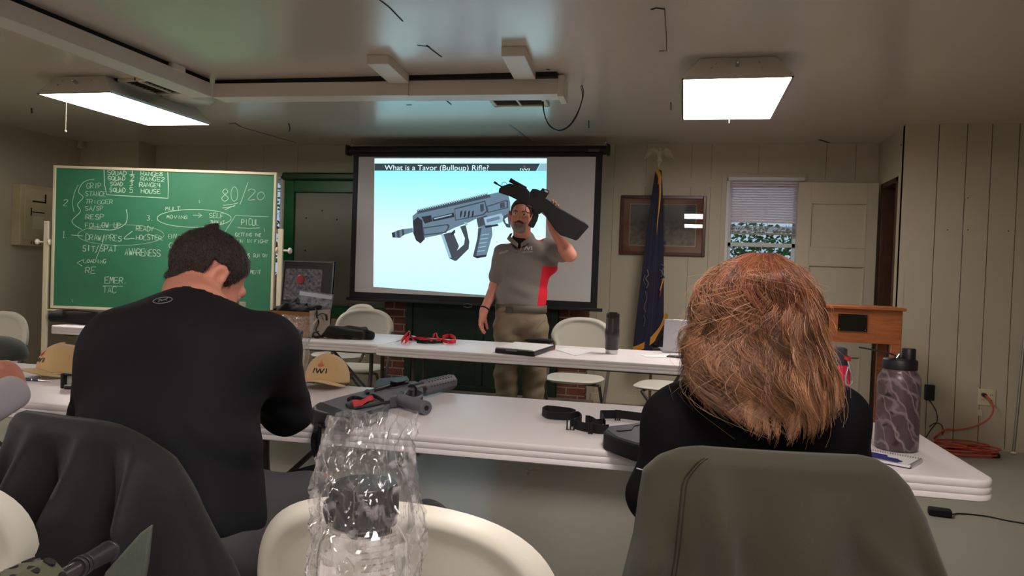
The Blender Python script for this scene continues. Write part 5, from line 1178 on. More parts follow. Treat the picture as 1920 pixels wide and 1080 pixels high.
fbg = thing('plastic_bag', 'crumpled clear plastic bag standing around the foreground bottle', 'plastic bag', (bxx,by_,zb_), radians(14))
H_ = (D(690,800,.745).z - zb_)
bag(fbg, [(0.004,.049,.048,0),(.14,.050,.049,0),(.20,.050,.047,.002),(.235,.047,.043,.004),(.265,.041,.034,.0),(H_-.03,.038,.026,.0),(H_-.005,.034,.014,.004),(H_+.012,.036,.005,.008)], 2.0, .008)
q = T(553,722); by2 = q.y; sc2 = (P(547,618,'y',by2).z-.742)
bb2 = thing('bagged_bottle', 'clear bottle with dark lid at the right elbow of the man in black', 'bottle', (q.x-.01,by2,.742), .3); bottle(bb2, sc2, False)
bg2 = thing('plastic_bag', 'crinkled clear plastic bag around the bottle beside the man in black', 'plastic bag', (q.x-.01,by2,.742)); H2 = P(550,598,'y',by2).z-.742
bag(bg2, [(.002,.05,.046,0),(.10,.054,.05,0),(.16,.054,.046,.0),(.20,.058,.040,.004),(H2-.01,.072,.030,.010),(H2+.01,.082,.018,.016)], 7.0, .007)

# notebook and pen right of the woman
c = T(1668,860,.746); nb = thing('spiral_notebook', 'small white spiral notebook on the near table beside the camouflage bottle', 'notebook', (c.x,c.y,.742), radians(-30))
mb = MB(); mb.bx((-.09,-.055,0),(.065,.055,.006)); mb.build('pages', m_paper, nb, bev=.001)
mb = MB(); mb.bx((-.092,-.057,-.001),(.067,.057,.0)); mb.build('cover', m_blk, nb)
mb = MB()
for k in range(22): y = -.05+k*.1/21; mb.tube([(.065+.005*cos(a*.9),y,.004+.006*sin(a*.9)) for a in range(8)], .0007, 5)
for k in range(24): x = -.086+k*.15/23; mb.tube([(x,.055+.005*cos(a*.9),.004+.006*sin(a*.9)) for a in range(8)], .0007, 5)
mb.build('spiral_wire', m_steel, nb)
c = T(1648,856,.755); mb = MB(); mb.tube([(-.06,.01,0),(.05,-.01,0)],[.005,.005],10); mb.tube([(.05,-.01,0),(.062,-.012,0)],[.004,.001],8); mb.tube([(-.03,.012,.003),(.02,.002,.004)],[.004,.004],8); o = mb.build('navy_pen', M('pen_blue',())); o.location = c; o.rotation_euler = (0,0,-.5); tag(o,'dark blue pen lying on the spiral notebook','pen')

# folded dark green garment at the left edge
a = T(8,690); S = SDF((a.x-.5,a.y-.1,.72),(a.x+.15,a.y+.5,.95),.008); S.ell((a.x-.30,a.y+.22,.77),(.14,.13,.080),k=.03).ell((a.x-.22,a.y+.2,.75),(.09,.1,.05),k=.03); S.fn((-9,-9,.6),(9,9,.745),lambda X,Y,Z: Z-.742,op='cut'); S.disp(lambda X,Y,Z: .004*np.sin(30*X+30*Z))
soft('green_garment','dark green garment heaped behind the clasped hands at the left edge','clothing',S,M('dark_green_cloth',(44,54,42),.85,sheen=.2),(a.x-.1,a.y+.2,.742))

# foreground rifle muzzle at the lower left
mz = thing('foreground_rifle', 'muzzle and olive slotted handguard of a rifle poking in at the bottom left', 'rifle', D(60,1090,.8))
m_ol = M('olive_polymer',(70,72,52),.55,bump=(200,.3,.001)); a = D(96,1092,.80); b = D(206,1032,.93); d = (b-a)
def rod(name, t0, t1, r0, r1, mat, n=20): mb = MB(); mb.tube([a+d*t0,a+d*t1],[r0,r1],n); return wb(mb,name,mat,mz,bev=.0008)
rod('barrel',-.6,.45,.0085,.0085,M('worn_steel',(62,58,60),.35,metal=.6))
rod('collar',.40,.44,.0115,.0115,m_gd); rod('collar',.46,.50,.012,.012,m_gd); rod('collar',.53,.57,.0115,.0115,m_gd); rod('flash_hider',.57,.95,.0105,.0125,m_gd); rod('flash_hider',.95,1.0,.013,.0125,M('worn_steel',()))
rod('collar',.40,.60,.0095,.0095,m_gd)
hc = D(72,1098,.80); dn = d.normalized(); mb = MB(); mb.tube([hc-dn*.25,hc-dn*.02,hc+dn*.012],[.032,.031,.026],8); wb(mb,'handguard', m_ol, mz, bev=.003)
mb = MB(); u_ = Vector((0,0,1)); u_ = (u_-dn*u_.dot(dn)).normalized(); s_ = dn.cross(u_)
for k in range(6):
    for ang in (20,65,110):
        n_ = u_*sin(radians(ang)) + s_*cos(radians(ang)); n_ = u_*sin(radians(ang))+s_*cos(radians(ang)); c = hc-dn*(.005+k*.03)+n_*.0290
        mb.cyl(c-n_*.001, c+n_*.0012, .0065, n=12)
mb.world_each('vent_hole', m_dark, mz)
# ------------------------------------------------------------------ people
m_skin = M('skin', (206,138,116), .5, var=(30,.06), bump=(300,.12,.0006)); m_skin.node_tree.nodes['Principled BSDF'].inputs['Subsurface Weight'].default_value = .12; m_skin.node_tree.nodes['Principled BSDF'].inputs['Subsurface Radius'].default_value = (.01,.004,.002)
m_lip = M('lip', (150,84,78), .45); m_eye = M('eye_white', (214,208,200), .25); m_iris = M('iris', (40,30,26), .2)
m_hairb = M('short_dark_hair', (40,30,27), .55, var=(90,.4), bump=(260,.8,.004)); m_beard = M('grey_beard', (136,124,114), .8, bump=(300,.8,.003)); m_mous = M('dark_moustache', (58,44,38), .8, bump=(300,.8,.003))
SK = [m_skin, m_lip, m_eye, m_iris, m_beard, m_mous]
RX = (ROT @ Vector((1,0,0))); RX.z = 0; RX.normalize(); FW = Vector((-RX.y, RX.x, 0)); UP = Vector((0,0,1))   # room directions of the seated rows: right, away, up
def basis(f, up=UP):
    f = f.normalized(); x = f.cross(up).normalized(); return Matrix((x, f, x.cross(f))).transposed()
def head(S, c, Rm, sc=1.0, ears=True):
    W = lambda x, y, z: c + Rm @ Vector((x,y,z))*sc
    def e(x, y, z, r, k=.02, op='add', R2=None): S.ell(W(x,y,z), [q*sc for q in r], Rm @ R2 if R2 else Rm, k*sc, op)
    e(0,-.015,.035,(.076,.096,.085)); e(0,.028,-.03,(.060,.064,.085),.03); e(0,.066,-.098,(.027,.026,.020),.03)
    for s in (-1,1):
        S.cap(W(s*.056,-.002,-.055), W(s*.022,.060,-.098), .018*sc, .015*sc, .03*sc); e(s*.038,.066,-.025,(.022,.020,.020),.02)
        e(s*.031,.097,.004,(.017,.014,.012),.012,'cut'); e(s*.031,.079,.003,(.0125,.0125,.0125),.003)
        e(s*.031,.083,.0105,(.016,.010,.0045),.004); e(s*.031,.083,-.006,(.015,.009,.003),.004)
        e(s*.011,.099,-.034,(.009,.010,.007),.006)
        if ears:
            q = Euler((radians(-8),0,s*radians(-10))).to_matrix(); e(s*.090,-.016,.0,(.010,.024,.036),.006,R2=q); e(s*.103,-.012,.004,(.011,.013,.023),.003,'cut',q); e(s*.092,-.013,-.004,(.003,.004,.016),.003,R2=q); e(s*.083,-.006,-.030,(.007,.010,.013),.006); e(s*.074,-.002,-.008,(.012,.010,.02),.01)
    S.cap(W(-.034,.084,.020), W(.034,.084,.020), .0095*sc, .0095*sc, .014*sc)
    S.cap(W(0,.089,.012), W(0,.108,-.028), .008*sc, .012*sc, .012*sc)
    e(0,.092,-.056,(.024,.012,.005),.005); e(0,.092,-.065,(.021,.012,.006),.005); e(0,.106,-.0605,(.024,.006,.0014),.002,'cut')
def headmat(c, Rm, sc, beard=False):
    R_ = np.array(Rm); c_ = np.array(c)
    def f(X, Y, Z):
        L = (np.stack([X,Y,Z],1)-c_)@R_/sc; x, y, z = L.T; m = np.zeros(len(x), int)
        if beard:
            m[(y>.050)&(z<-.050+.0*y)&(z>-.13)&(np.abs(x)<.047)&(y<.13)] = 4
        m[(y>.086)&(z<-.0535)&(z>-.071)&(np.abs(x)<.020)] = 1
        for s in (-1,1):
            d = np.sqrt((x-s*.031)**2+(z-.002)**2); ok = (y>.080)&(z<.008)&(z>-.005); m[(d<.0125)&ok] = 2; m[(d<.0055)&ok] = 3
        return m
    return f
def hand(S, W, d, n, side, curl=(.3,.35,.3), sc=1.0, spread=.05, thumb=(.7,.6,.1), tcurl=.3, fc=None):
    """W wrist, d finger direction, n palm normal, side +1/-1: thumb towards +-(n x d)"""
    d = d.normalized(); n = (n-d*n.dot(d)).normalized(); s = n.cross(d)*side; R_ = Matrix((s, d, n)).transposed()
    S.ell(W+d*.048*sc, (.041*sc,.050*sc,.0165*sc), R_, .012); S.cap(W-d*.02, W+d*.02*sc, .024*sc, .024*sc, .02); S.ell(W+d*.03*sc+s*.024*sc+n*.006, (.016*sc,.03*sc,.015*sc), R_, .01)
    for i, (of, ln) in enumerate(((.030,.070),(.010,.079),(-.010,.074),(-.029,.058))):
        p = W + (d*(.085-.006*abs(i-1))+s*of)*sc; dd = (d + s*(of/.03)*spread).normalized(); r = (.0088-.0006*(i == 3))*sc; cc = fc[i] if fc else curl
        for j, (k, cu_) in enumerate(zip((.45,.31,.24), cc)):
            ax = dd.cross(n).normalized(); q = Matrix.Rotation(cu_, 3, ax) if (Matrix.Rotation(.1,3,ax) @ dd).dot(n) > dd.dot(n) else Matrix.Rotation(-cu_, 3, ax)
            dd = (q @ dd).normalized(); n2 = (q @ n); p2 = p + dd*ln*k*sc; S.cap(p, p2, r*(1-.08*j), r*(1-.08*(j+1)), .004); p = p2; n_keep = n2
    p = W + (d*.022+s*.030)*sc; td = (s*thumb[0]+d*thumb[1]+n*thumb[2]).normalized()
    for j, ln in enumerate((.036,.032,.026)):
        p2 = p+td*ln*sc; S.cap(p, p2, (.0118-.001*j)*sc, (.0108-.001*j)*sc, .006); p = p2; td = (td + (d*.35+n*.5-s*.35)*tcurl).normalized()
def shoe(S, a, f, k=.01):
    f = f.normalized(); S.cap(a+Vector((0,0,.05))-f*.03, a+Vector((0,0,.042))+f*.06, .042, .040, k); S.cap(a+Vector((0,0,.035))+f*.05, a+Vector((0,0,.03))+f*.17, .040, .034, k); S.fn(a-Vector((.4,.4,.1)), a+Vector((.4,.4,.004)), lambda X,Y,Z: Z-.002, op='cut')

# ================================================================ the instructor
ID = 5.35
def I(px, py, d=ID): return D(px, py, d)
ins = thing('person', 'person standing in a grey and red polo shirt, holding up a black rifle', 'person', Vector((I(976,830).x, I(976,830).y, 0)))
TF = -FW; BR = Matrix((RX, TF, UP)).transposed()
hc_ = I(978,405,5.30); Rh = basis((-FW*1.0 - RX*.16 + UP*.02)); Rh = Rh @ Matrix.Rotation(radians(-3),3,'Y')
sh_r, sh_l = I(944,476), I(1030,466,5.38); el_r = I(929,535,5.37); wr_r = I(907,583,5.28); el_l = I(1068,478,5.22); wr_l = I(1036,428,5.19)
lo = I(860,850,5.7); hi = I(1120,340,5.0)
S = SDF((min(lo.x,hi.x)-.02, 4.85, -.01), (max(lo.x,hi.x)+.08, 5.55, 1.84), .0048)
head(S, hc_, Rh, 1.0); S.cap(I(980,454,5.35), hc_+Vector((0,.0,-.05)), .066, .060, .03)
for p, r in ((I(984,505),(.170,.105,.16)),(I(978,552),(.160,.115,.13)),(I(976,598),(.158,.105,.11))): S.ell(p, r, BR, .04)
S.cap(sh_r, sh_l, .055, .055, .04)
S.chain([sh_r, el_r, wr_r], [.052,.042,.028], .02); S.chain([sh_l, el_l, wr_l], [.054,.046,.029], .02); S.ell(el_l.lerp(wr_l,.25), (.045,.045,.045), None, .03)
hips = [(I(1002,612), I(1001,705), I(1001,806)), (I(952,612), I(950,705), I(947,806))]
for h_, k_, a_ in hips: S.chain([h_, k_, a_], [.08,.055,.038], .02)
for h_, k_, a_ in hips: f_ = -FW + RX*.1; S.cap(Vector((a_.x,a_.y,.06)), Vector((a_.x,a_.y,.04))+f_*.13, .03, .025, .02)
hand(S, wr_r+Vector((0,0,-.008)), (wr_r-el_r).normalized()*.4+Vector((-.12,-.12,-1)), RX*.9-FW*.35, 1 if 1 else -1, (.25,.45,.3), 1.0, thumb=(.5,.8,.2))
RG = 5.12
hand(S, I(1033,412,RG+.075), UP*.95+RX*.12+FW*.1, -FW, 1, fc=((.25,.8,.9),(.2,.9,.9),(.2,.9,.9),(.3,.9,.9)), sc=1.0, thumb=(.95,.5,.3), tcurl=.15)
S.mesh('body', SK, ins, headmat(hc_, Rh, 1.0, True))
# hair: short dark
def hairshell(S, c, Rm, sc, off, zlow=-.035, k=.0, front=.066):
    W = lambda x, y, z: c + Rm @ Vector((x,y,z))*sc
    R_ = np.array(Rm); c_ = np.array(c)
    def f(X, Y, Z):
        p = [X-c_[0], Y-c_[1], Z-c_[2]]; x, y, z = [(R_[0][i]*p[0]+R_[1][i]*p[1]+R_[2][i]*p[2])/sc for i in range(3)]
        a, b, g = .076+off, .096+off, .085+off; k0 = np.sqrt((x/a)**2+((y+.015)/b)**2+((z-.035)/g)**2); k1 = np.sqrt((x/a**2)**2+((y+.015)/b**2)**2+((z-.035)/g**2)**2); d = k0*(k0-1)/k1
        a2 = .066+off*.5; d2 = np.sqrt((x)**2+(y+.02)**2)-a2; d2 = np.maximum(d2, np.abs(z+.02)-.06)
        d = np.minimum(d, d2)
        low = zlow + np.maximum(0,(y+.0))*0.2 + np.where((np.abs(x) > .045) & (y > -.040) & (y < .014), .085, 0) + np.where(y > .035, .05+(y-.035)*1.6, 0)
        return np.maximum(d, (low-z)) * sc
    S.fn(c-Vector((.16,.16,.16)), c+Vector((.16,.16,.18)), f)
S = SDF(hc_-Vector((.15,.15,.15)), hc_+Vector((.15,.15,.16)), .004); hairshell(S, hc_, Rh, 1.0, .008); S.disp(lambda X,Y,Z: .0015*np.sin(300*X+90*Z)*np.sin(260*Y)); S.mesh('short_hair', m_hairb, ins)
S = SDF(hc_-Vector((.12,.14,.14)), hc_+Vector((.12,.12,.06)), .003)   # goatee
for x, y, z, r in ((0,.078,-.100,(.030,.022,.026)),(-.028,.07,-.080,(.012,.02,.022)),(.028,.07,-.080,(.012,.02,.022))): S.ell(hc_+Rh@Vector((x,y,z)), r, Rh, .012)
S.ell(hc_+Rh@Vector((0,.105,-.066)), (.02,.03,.008), Rh, .004, 'cut'); S.disp(lambda X,Y,Z: .0012*np.sin(500*X)*np.sin(400*Z)); S.mesh('goatee', m_beard, ins)
S = SDF(hc_-Vector((.12,.14,.12)), hc_+Vector((.12,.12,.06)), .0025)
S.cap(hc_+Rh@Vector((0,.1005,-.047)), hc_+Rh@Vector((-.028,.088,-.056)), .0065,.005,.004).cap(hc_+Rh@Vector((0,.1005,-.047)), hc_+Rh@Vector((.028,.088,-.056)), .0065,.005,.004)
S.mesh('moustache', m_mous, ins)
for s in (-1,1): mb = MB(); mb.tube([hc_+Rh@Vector((s*.015,.0945,.022)), hc_+Rh@Vector((s*.032,.093,.026)), hc_+Rh@Vector((s*.048,.083,.021))], [.003,.0035,.002], 6); wb(mb,'eyebrow', m_hairb, ins)
# polo shirt
m_polo = M('heather_grey_knit', (122,116,110), .85, var=(160,.12), bump=(260,.3,.001), sheen=.2); m_polr = M('red_knit', (222,30,50), .8, bump=(260,.3,.001))
S = SDF((min(lo.x,hi.x)-.02, 4.85, .86), (max(lo.x,hi.x)+.08, 5.6, 1.66), .0055)
S.ell(I(984,500), (.198,.130,.175), BR, .04).ell(I(978,548), (.188,.142,.130), BR, .05).ell(I(977,568), (.180,.132,.085), BR, .04)
S.cap(sh_r+UP*-.002, sh_l, .066, .070, .05).cap(I(986,462), I(986,450,5.36), .10,.066,.04)
S.cap(sh_r, sh_r.lerp(el_r,.74), .068, .066, .03); S.cap(sh_l, sh_l.lerp(el_l,.62), .074, .070, .03); S.cap(sh_l+RX*.02-UP*.03, I(1030,500,5.36), .05,.06,.04)
cu1 = sh_r.lerp(el_r,.80); n1_ = (el_r-sh_r).normalized(); S.fn(cu1-Vector((.13,.13,.1)), cu1+Vector((.13,.13,.1)), lambda X,Y,Z: -((X-cu1.x)*n1_.x+(Y-cu1.y)*n1_.y+(Z-cu1.z)*n1_.z)+0*X if 0 else np.where(((X-I(940,0).x)<.02), .2, .2)) if 0 else None
S.fn((-9,-9,.8),(9,9,I(0,577).z if 0 else I(976,576).z), lambda X,Y,Z: Z-I(976,577).z, op='cut')
nk = I(974,449,5.29); S.cap(nk+UP*-.01-FW*.02, nk+UP*.10, .062,.075,.01,'cut'); S.cap(nk-FW*.06, nk-FW*.12-UP*.012, .026,.018,.008,'cut')
bx_l = np.array(RX); c0_ = np.array(I(978,500))
def lx(X, Y): return (X-c0_[0])*bx_l[0]+(Y-c0_[1])*bx_l[1]
S.disp(lambda X,Y,Z: .0035*np.sin(26*lx(X,Y)+16*Z+1.5*np.sin(11*Z))*np.clip((1.42-Z)*3,0,1) + .0025*np.sin(60*Z+22*X))
za, zt_, z2 = I(978,512).z, I(978,440).z, I(978,452).z
def pm_(X,Y,Z):
    l = lx(X,Y); m = np.zeros(len(X),int); m[(l > .115+.10*(Z-.98)) & (Z < I(1020,500).z)] = 1; m[(l > .098)&(l < .150)&(Z > I(1010,452).z)] = 1; m[(l < -.085)&(l > -.115)&(Z > I(950,458).z)] = 1; return m
shirt = S.mesh('polo_shirt', [m_polo, m_polr], ins, pm_)
def onshirt(px, py, d0=5.0, off=.004):
    dg = ray(px,py); hit, loc, nrm, fi = shirt.ray_cast(shirt.matrix_world.inverted() @ CAM, dg.normalized()); return (loc - dg.normalized()*off) if hit else CAM+dg*(ID-.14)
bpy.context.view_layer.update()
mb = MB()
for tx, px0, px1, py, mi in (('IWI',976,998,469,0),('US.COM',979,998,474,0),('INSTRUCTOR',936,953,477,0)):
    t_ = MB(); t_.text(tx, Matrix.Identity(4), 1.0, 0, bold=.02 if tx == 'IWI' else 0); xs_ = [v[0] for v in t_.v]; ys_ = [v[1] for v in t_.v]; w_ = max(xs_)-min(xs_); hh = {'IWI':7,'US.COM':3.0,'INSTRUCTOR':4}[tx]; sl2 = -.28 if tx == 'INSTRUCTOR' else -.03
    vs = [onshirt(px0+(v[0]-min(xs_))/w_*(px1-px0), py-(v[1]/.72)*hh+sl2*(v[0]-min(xs_))/w_*(px1-px0)) for v in t_.v]; mb.add(vs, t_.f, 0)
for j in (-1,0,1): mb.add([onshirt(987+j*2.2-1,460),onshirt(987+j*2.2+1,460),onshirt(987+j*3.6,452+abs(j)*3)],[(0,1,2)],1)
wb(mb,'chest_logo', [M('print_white',(220,216,214),.7), M('print_crimson',(160,36,56),.7)], shirt, smooth=0)
m_collar = M('collar_knit',(132,124,116),.85,bump=(260,.3,.001))
mb = MB()
for s in (-1,1):
    def col_(u, v, s=s):
        a = radians(90 - s*(-15+120*u)) if 0 else 0; ang = pi*.5 - s*(.12+2.2*u)     # from front round to the nape
        r = .070+.018*v; p = nk + RX*(r*cos(ang)) - FW*(r*.9*sin(ang)) ; return p + UP*(.030-.030*v-.055*(1-u)**2*1.1 + .016*u) + FW*.012
    mb.grid(col_, 20, 6)
wb(mb,'collar', m_collar, shirt, solid=.002)
mb = MB(); pts = [onshirt(x,y,off=.003) for x,y in ((967,460),(968,466),(969,474))]; mb.ribbon(pts, RX, .022, .003); wb(mb,'placket', m_collar, shirt)
S = SDF(nk-Vector((.12,.12,.1)), nk+Vector((.12,.12,.1)), .004); S.cap(I(977,464,5.36), I(976,448,5.33), .072,.062,.01); S.fn(nk-Vector((.2,.2,.2)), nk+Vector((.2,.2,.2)), lambda X,Y,Z: I(980,446).z-Z + .35*((X-nk.x)*FW.x+(Y-nk.y)*FW.y), op='cut'); S.mesh('undershirt', m_cloth, ins)
# trousers
m_khaki = M('khaki_ripstop', (132,118,96), .8, bump=(300,.3,.001), var=(5,.05))
S = SDF((min(lo.x,hi.x)-.02, 4.9, .0), (max(lo.x,hi.x)+.06, 5.6, 1.05), .006)
S.ell(I(976,596), (.178,.125,.125), BR, .04); S.cap(I(962,580),I(990,580),.118,.118,.04)
for h_, k_, a_ in hips: S.chain([h_, k_, Vector((a_.x,a_.y,.07))], [.104,.082,.072], .03)
S.fn((-9,-9,.9),(9,9,1.2), lambda X,Y,Z: I(976,570).z-Z, op='cut')
S.disp(lambda X,Y,Z: .005*np.sin(30*Z+16*X+2*np.sin(9*Z))*np.clip((.9-Z)*4,.2,1) + .003*np.sin(70*Z-30*X)); 
S.mesh('trousers', m_khaki, ins)
mb = MB()
def ring_(r1, r2, z0, z1, cpx=977, n=40):
    c = I(cpx,578); return [[c.xy.to_3d()+UP*z+RX*r1*cos(2*pi*k/n)-FW*r2*sin(2*pi*k/n) for k in range(n)] for z in (z0,z1)]
zb0, zb1 = I(976,585).z, I(976,571).z; a_, b_ = ring_(.183,.134,zb0,zb1); n=40; mb.add(a_+b_, [(k,(k+1)%n,n+(k+1)%n,n+k) for k in range(n)]); belt = wb(mb,'belt', M('olive_belt',(92,84,72),.6), ins, solid=.006)
mb = MB(); c = I(952,579) ; c2_ = Vector((I(977,578).x,I(977,578).y,c.z))+RX*(-.085)-FW*.127; mb.box(c2_,(.052,.012,.048),rot=Matrix((RX,FW,UP)).transposed()); wb(mb,'buckle', M('dark_buckle',(60,54,50),.4), belt, bev=.003)
for px, py, q in ((1020,578,0),(938,578,0)): pass
mb = MB(); mb.tube(spline([I(x,y,ID-.125) for x,y in ((983,590),(986,598),(994,604),(1004,606))],4), .0018, 5); mb.tube(spline([I(x,y,ID-.12) for x,y in ((1022,600),(1012,610),(1005,622))],4), .0018, 5); wb(mb,'pocket_seam', m_khaki, ins)
for h_, k_, a_ in hips: S = SDF((a_.x-.15,a_.y-.32,-.01),(a_.x+.15,a_.y+.15,.16),.006); shoe(S, Vector((a_.x,a_.y,0)), -FW+RX*.05); S.mesh('shoe', m_rub, ins)
mb = MB(); c = wr_r.lerp(el_r,.08); d_ = (wr_r-el_r).normalized(); u_ = d_.orthogonal().normalized(); v_ = d_.cross(u_); mb.tube([c+(u_*cos(k*.5236)+v_*sin(k*.5236))*.032 for k in range(12)], .006, 6, closed=True); wb(mb,'wristband', m_rub, ins)

# ---- the black rifle he holds
hr = thing('held_rifle', 'black bullpup rifle with optics held up in front of the standing man\'s face', 'rifle', I(1000,400,RG))
m_gk = M('matte_black_polymer', (22,22,24), .55, bump=(200,.2,.001)); nfw = (I(1000,400,1)-CAM).normalized()
def Z5(x, y): return (840+x/4.5, 320+y/4.5)
def hp(name, pts, th=.045, off=0, mat=None, bev=.004):
    mb = MB(); q = [D(*Z5(*p), RG-th/2+off) for p in pts]; mb.prism(q, nfw*th); return wb(mb, name, mat or m_gk, hr, bev=bev)
def ht(name, a, b, r0, r1=None, off=0, n=14): mb = MB(); mb.tube([D(*Z5(*a),RG+off), D(*Z5(*b),RG+off)],[r0,r0 if r1 is None else r1],n); return wb(mb, name, m_gk, hr, bev=.001)
ht('muzzle',(388,96),(415,112),.0078); ht('barrel',(410,110),(460,140),.005)
mb = MB(); mb.tube([D(*Z5(475+22*cos(k*.7),115+18*sin(k*.7)),RG) for k in range(9)], .0018, 6, closed=True); wb(mb,'front_sight_ring', m_gk, hr)
hp('handguard',[(432,148),(470,125),(520,108),(600,125),(665,150),(695,185),(690,260),(660,282),(600,255),(520,215),(425,185)],.05,bev=.007)
ht('weapon_light',(522,78),(575,108),.0155,.0135,n=18); ht('weapon_light',(570,104),(660,152),.014,.012,n=18)
hp('receiver',[(650,170),(700,190),(760,205),(830,235),(880,270),(930,310),(900,380),(860,430),(800,345),(770,370),(735,360),(700,295),(655,285)],.048)
hp('optic',[(690,185),(712,152),(745,155),(780,168),(798,146),(856,168),(852,190),(822,240),(760,225),(700,215)],.04,-.004,bev=.003)
hp('optic_lens',[(815,158),(848,172),(842,188),(812,176)],.042,-.004,M('lens_dark',(30,34,40),.1,coat=.8),.001)
mb = MB(); mb.tube([D(*Z5(x,y),RG) for x,y in ((660,300),(655,335),(668,355),(710,360),(722,335),(718,318),(690,312))], .0032, 6, closed=True); wb(mb,'trigger_guard', m_gk, hr)
mb = MB(); mb.tube([D(*Z5(x,y),RG) for x,y in ((690,315),(695,332),(688,345))], .0022, 6); wb(mb,'trigger', m_gk, hr)
hp('pistol_grip',[(700,310),(735,345),(768,372),(755,420),(722,486),(700,480),(672,462),(705,405),(716,365)],.034,bev=.008)
hp('stock',[(850,290),(900,298),(940,315),(1040,372),(1160,438),(1168,470),(1080,590),(1040,575),(950,545),(905,500),(880,465),(835,400),(835,340)],.05,bev=.006)
hp('butt_pad',[(1150,432),(1188,462),(1188,476),(1100,578),(1078,592),(1062,582)],.052,bev=.005); ht('sling_bolt',(900,300),(938,318),.006)

# ================================================================ seated man in black
man = thing('person', 'person seated from behind in a black long-sleeved shirt, head bent down to the right', 'person', Vector((D(300,1000,1.45).x, D(300,1000,1.45).y, 0)))
B2 = Matrix((RX, FW, UP)).transposed()
f_ = (RX*sin(radians(45)) + FW*cos(radians(45)))*cos(radians(34)) - UP*sin(radians(34)); hm = D(388,523,1.84); Rm_ = basis(f_)
S = SDF(Vector((-1.6,1.15,-.01)), Vector((-.35,2.3,1.34)), .0048)
head(S, hm, Rm_, .95); S.cap(D(366,594,1.69), hm + Rm_@Vector((0,-.018,-.055)), .080, .058, .025)
shl, shr = D(225,655,1.66), D(492,650,1.68); ell_, elr = D(178,790,1.82), D(537,768,1.84); wl, wr2 = D(330,722,2.12), D(430,730,2.16)
for p, r in ((D(325,720,1.62),(.185,.11,.16)),(D(312,870,1.53),(.17,.115,.17)),(D(320,1020,1.48),(.17,.12,.12))): S.ell(p, r, B2, .05)
S.cap(shl, shr, .06, .06, .04); S.chain([shl, ell_, wl],[.055,.045,.03],.02); S.chain([shr, elr, wr2],[.055,.045,.03],.02)
hand(S, wl, (wl-ell_)*.3+RX, -UP, -1, (.4,.5,.4)); hand(S, wr2, (wr2-elr)*.3-RX+FW*.4, -UP, 1, (.4,.5,.4))
hipL, hipR = Vector((-1.16,1.42,.53)), Vector((-.98,1.45,.53)); kL, kR = Vector((-1.02,1.86,.54)), Vector((-.62,1.80,.54)); aL, aR = Vector((-1.0,1.9,.09)), Vector((-.55,1.92,.09))
for a, b, c in ((hipL,kL,aL),(hipR,kR,aR)): S.chain([a,b,c],[.08,.055,.04],.02)
S.mesh('body', SK, man, headmat(hm, Rm_, .95))
S = SDF(hm-Vector((.16,.16,.16)), hm+Vector((.16,.16,.17)), .0035); hairshell(S, hm, Rm_, .95, .006, -.050); S.cap(hm+Rm_@Vector((.0,-.062,.108)), hm+Rm_@Vector((.004,-.058,.120)), .014,.007,.010)
S.disp(lambda X,Y,Z: .0012*np.sin(330*X+190*Z)*np.sin(360*Y-120*Z)); hs = S.mesh('hair_cap', m_hairb, man)
# short strands over the cap
def short_strands(obj, c, Rm, n, ln, name, par, r0=.0005):
    me = obj.data; co = np.array([v.co[:] for v in me.vertices]); nr = np.array([v.normal[:] for v in me.vertices]); rs = np.random.RandomState(5); ix = rs.randint(0,len(co),n)
    p = co[ix]+rs.randn(n,3)*.0015; q = nr[ix]; R_ = np.array(Rm); fl_ = R_@np.array([.35,.35,-.55]); fl_ = fl_[None,:]+rs.randn(n,3)*.35; fl_ -= q*(fl_*q).sum(1)[:,None]; t = np.linspace(0,1,5)[None,:,None]
    L_ = ln*(.6+.8*rs.rand(n,1,1)); arr = p[:,None,:] - q[:,None,:]*.002 + L_*(q[:,None,:]*t*.55*(1-.4*t) + fl_[:,None,:]*t*t*.9); return strands(name, arr, r0, HM, par)
def hair_mat(name, root, tip, dark):
    m = bpy.data.materials.new(name); m.use_nodes = True; N = m.node_tree.nodes; L = m.node_tree.links; b = N['Principled BSDF']; b.inputs['Roughness'].default_value = .38; b.inputs['Specular IOR Level'].default_value = .6
    a = N.new('ShaderNodeAttribute'); a.attribute_name = 't'; a2 = N.new('ShaderNodeAttribute'); a2.attribute_name = 'rnd'
    r = N.new('ShaderNodeValToRGB'); r.color_ramp.elements[0].color = lin(root)+(1,); r.color_ramp.elements[1].color = lin(tip)+(1,); r.color_ramp.elements[0].position = .1; r.color_ramp.elements[1].position = .8; L.new(a.outputs['Fac'], r.inputs[0])
    mx = N.new('ShaderNodeMix'); mx.data_type = 'RGBA'; mp = N.new('ShaderNodeMapRange'); mp.inputs[1].default_value = .22; mp.inputs[2].default_value = 1; mp.inputs[4].default_value = .85; L.new(a2.outputs['Fac'], mp.inputs[0]); L.new(mp.outputs[0], mx.inputs[0]); L.new(r.outputs[0], mx.inputs[6]); mx.inputs[7].default_value = lin(dark)+(1,); L.new(mx.outputs[2], b.inputs['Base Color']); return m
HM = hair_mat('brown_hair', (36,27,24), (58,44,38), (84,76,72)); short_strands(hs, hm, Rm_, 12000, .010, 'short_hair', man)['kind'] = 'stuff'
m_bshirt = M('black_jersey', (11,13,18), .8, bump=(300,.2,.001), spec=.3)
S = SDF(Vector((-1.75,1.05,.42)), Vector((-.35,2.35,1.22)), .0066)
S.ell(D(322,715,1.615),(.205,.130,.175),B2,.05).ell(D(310,860,1.53),(.196,.140,.17),B2,.06).ell(D(316,980,1.49),(.192,.145,.13),B2,.06)
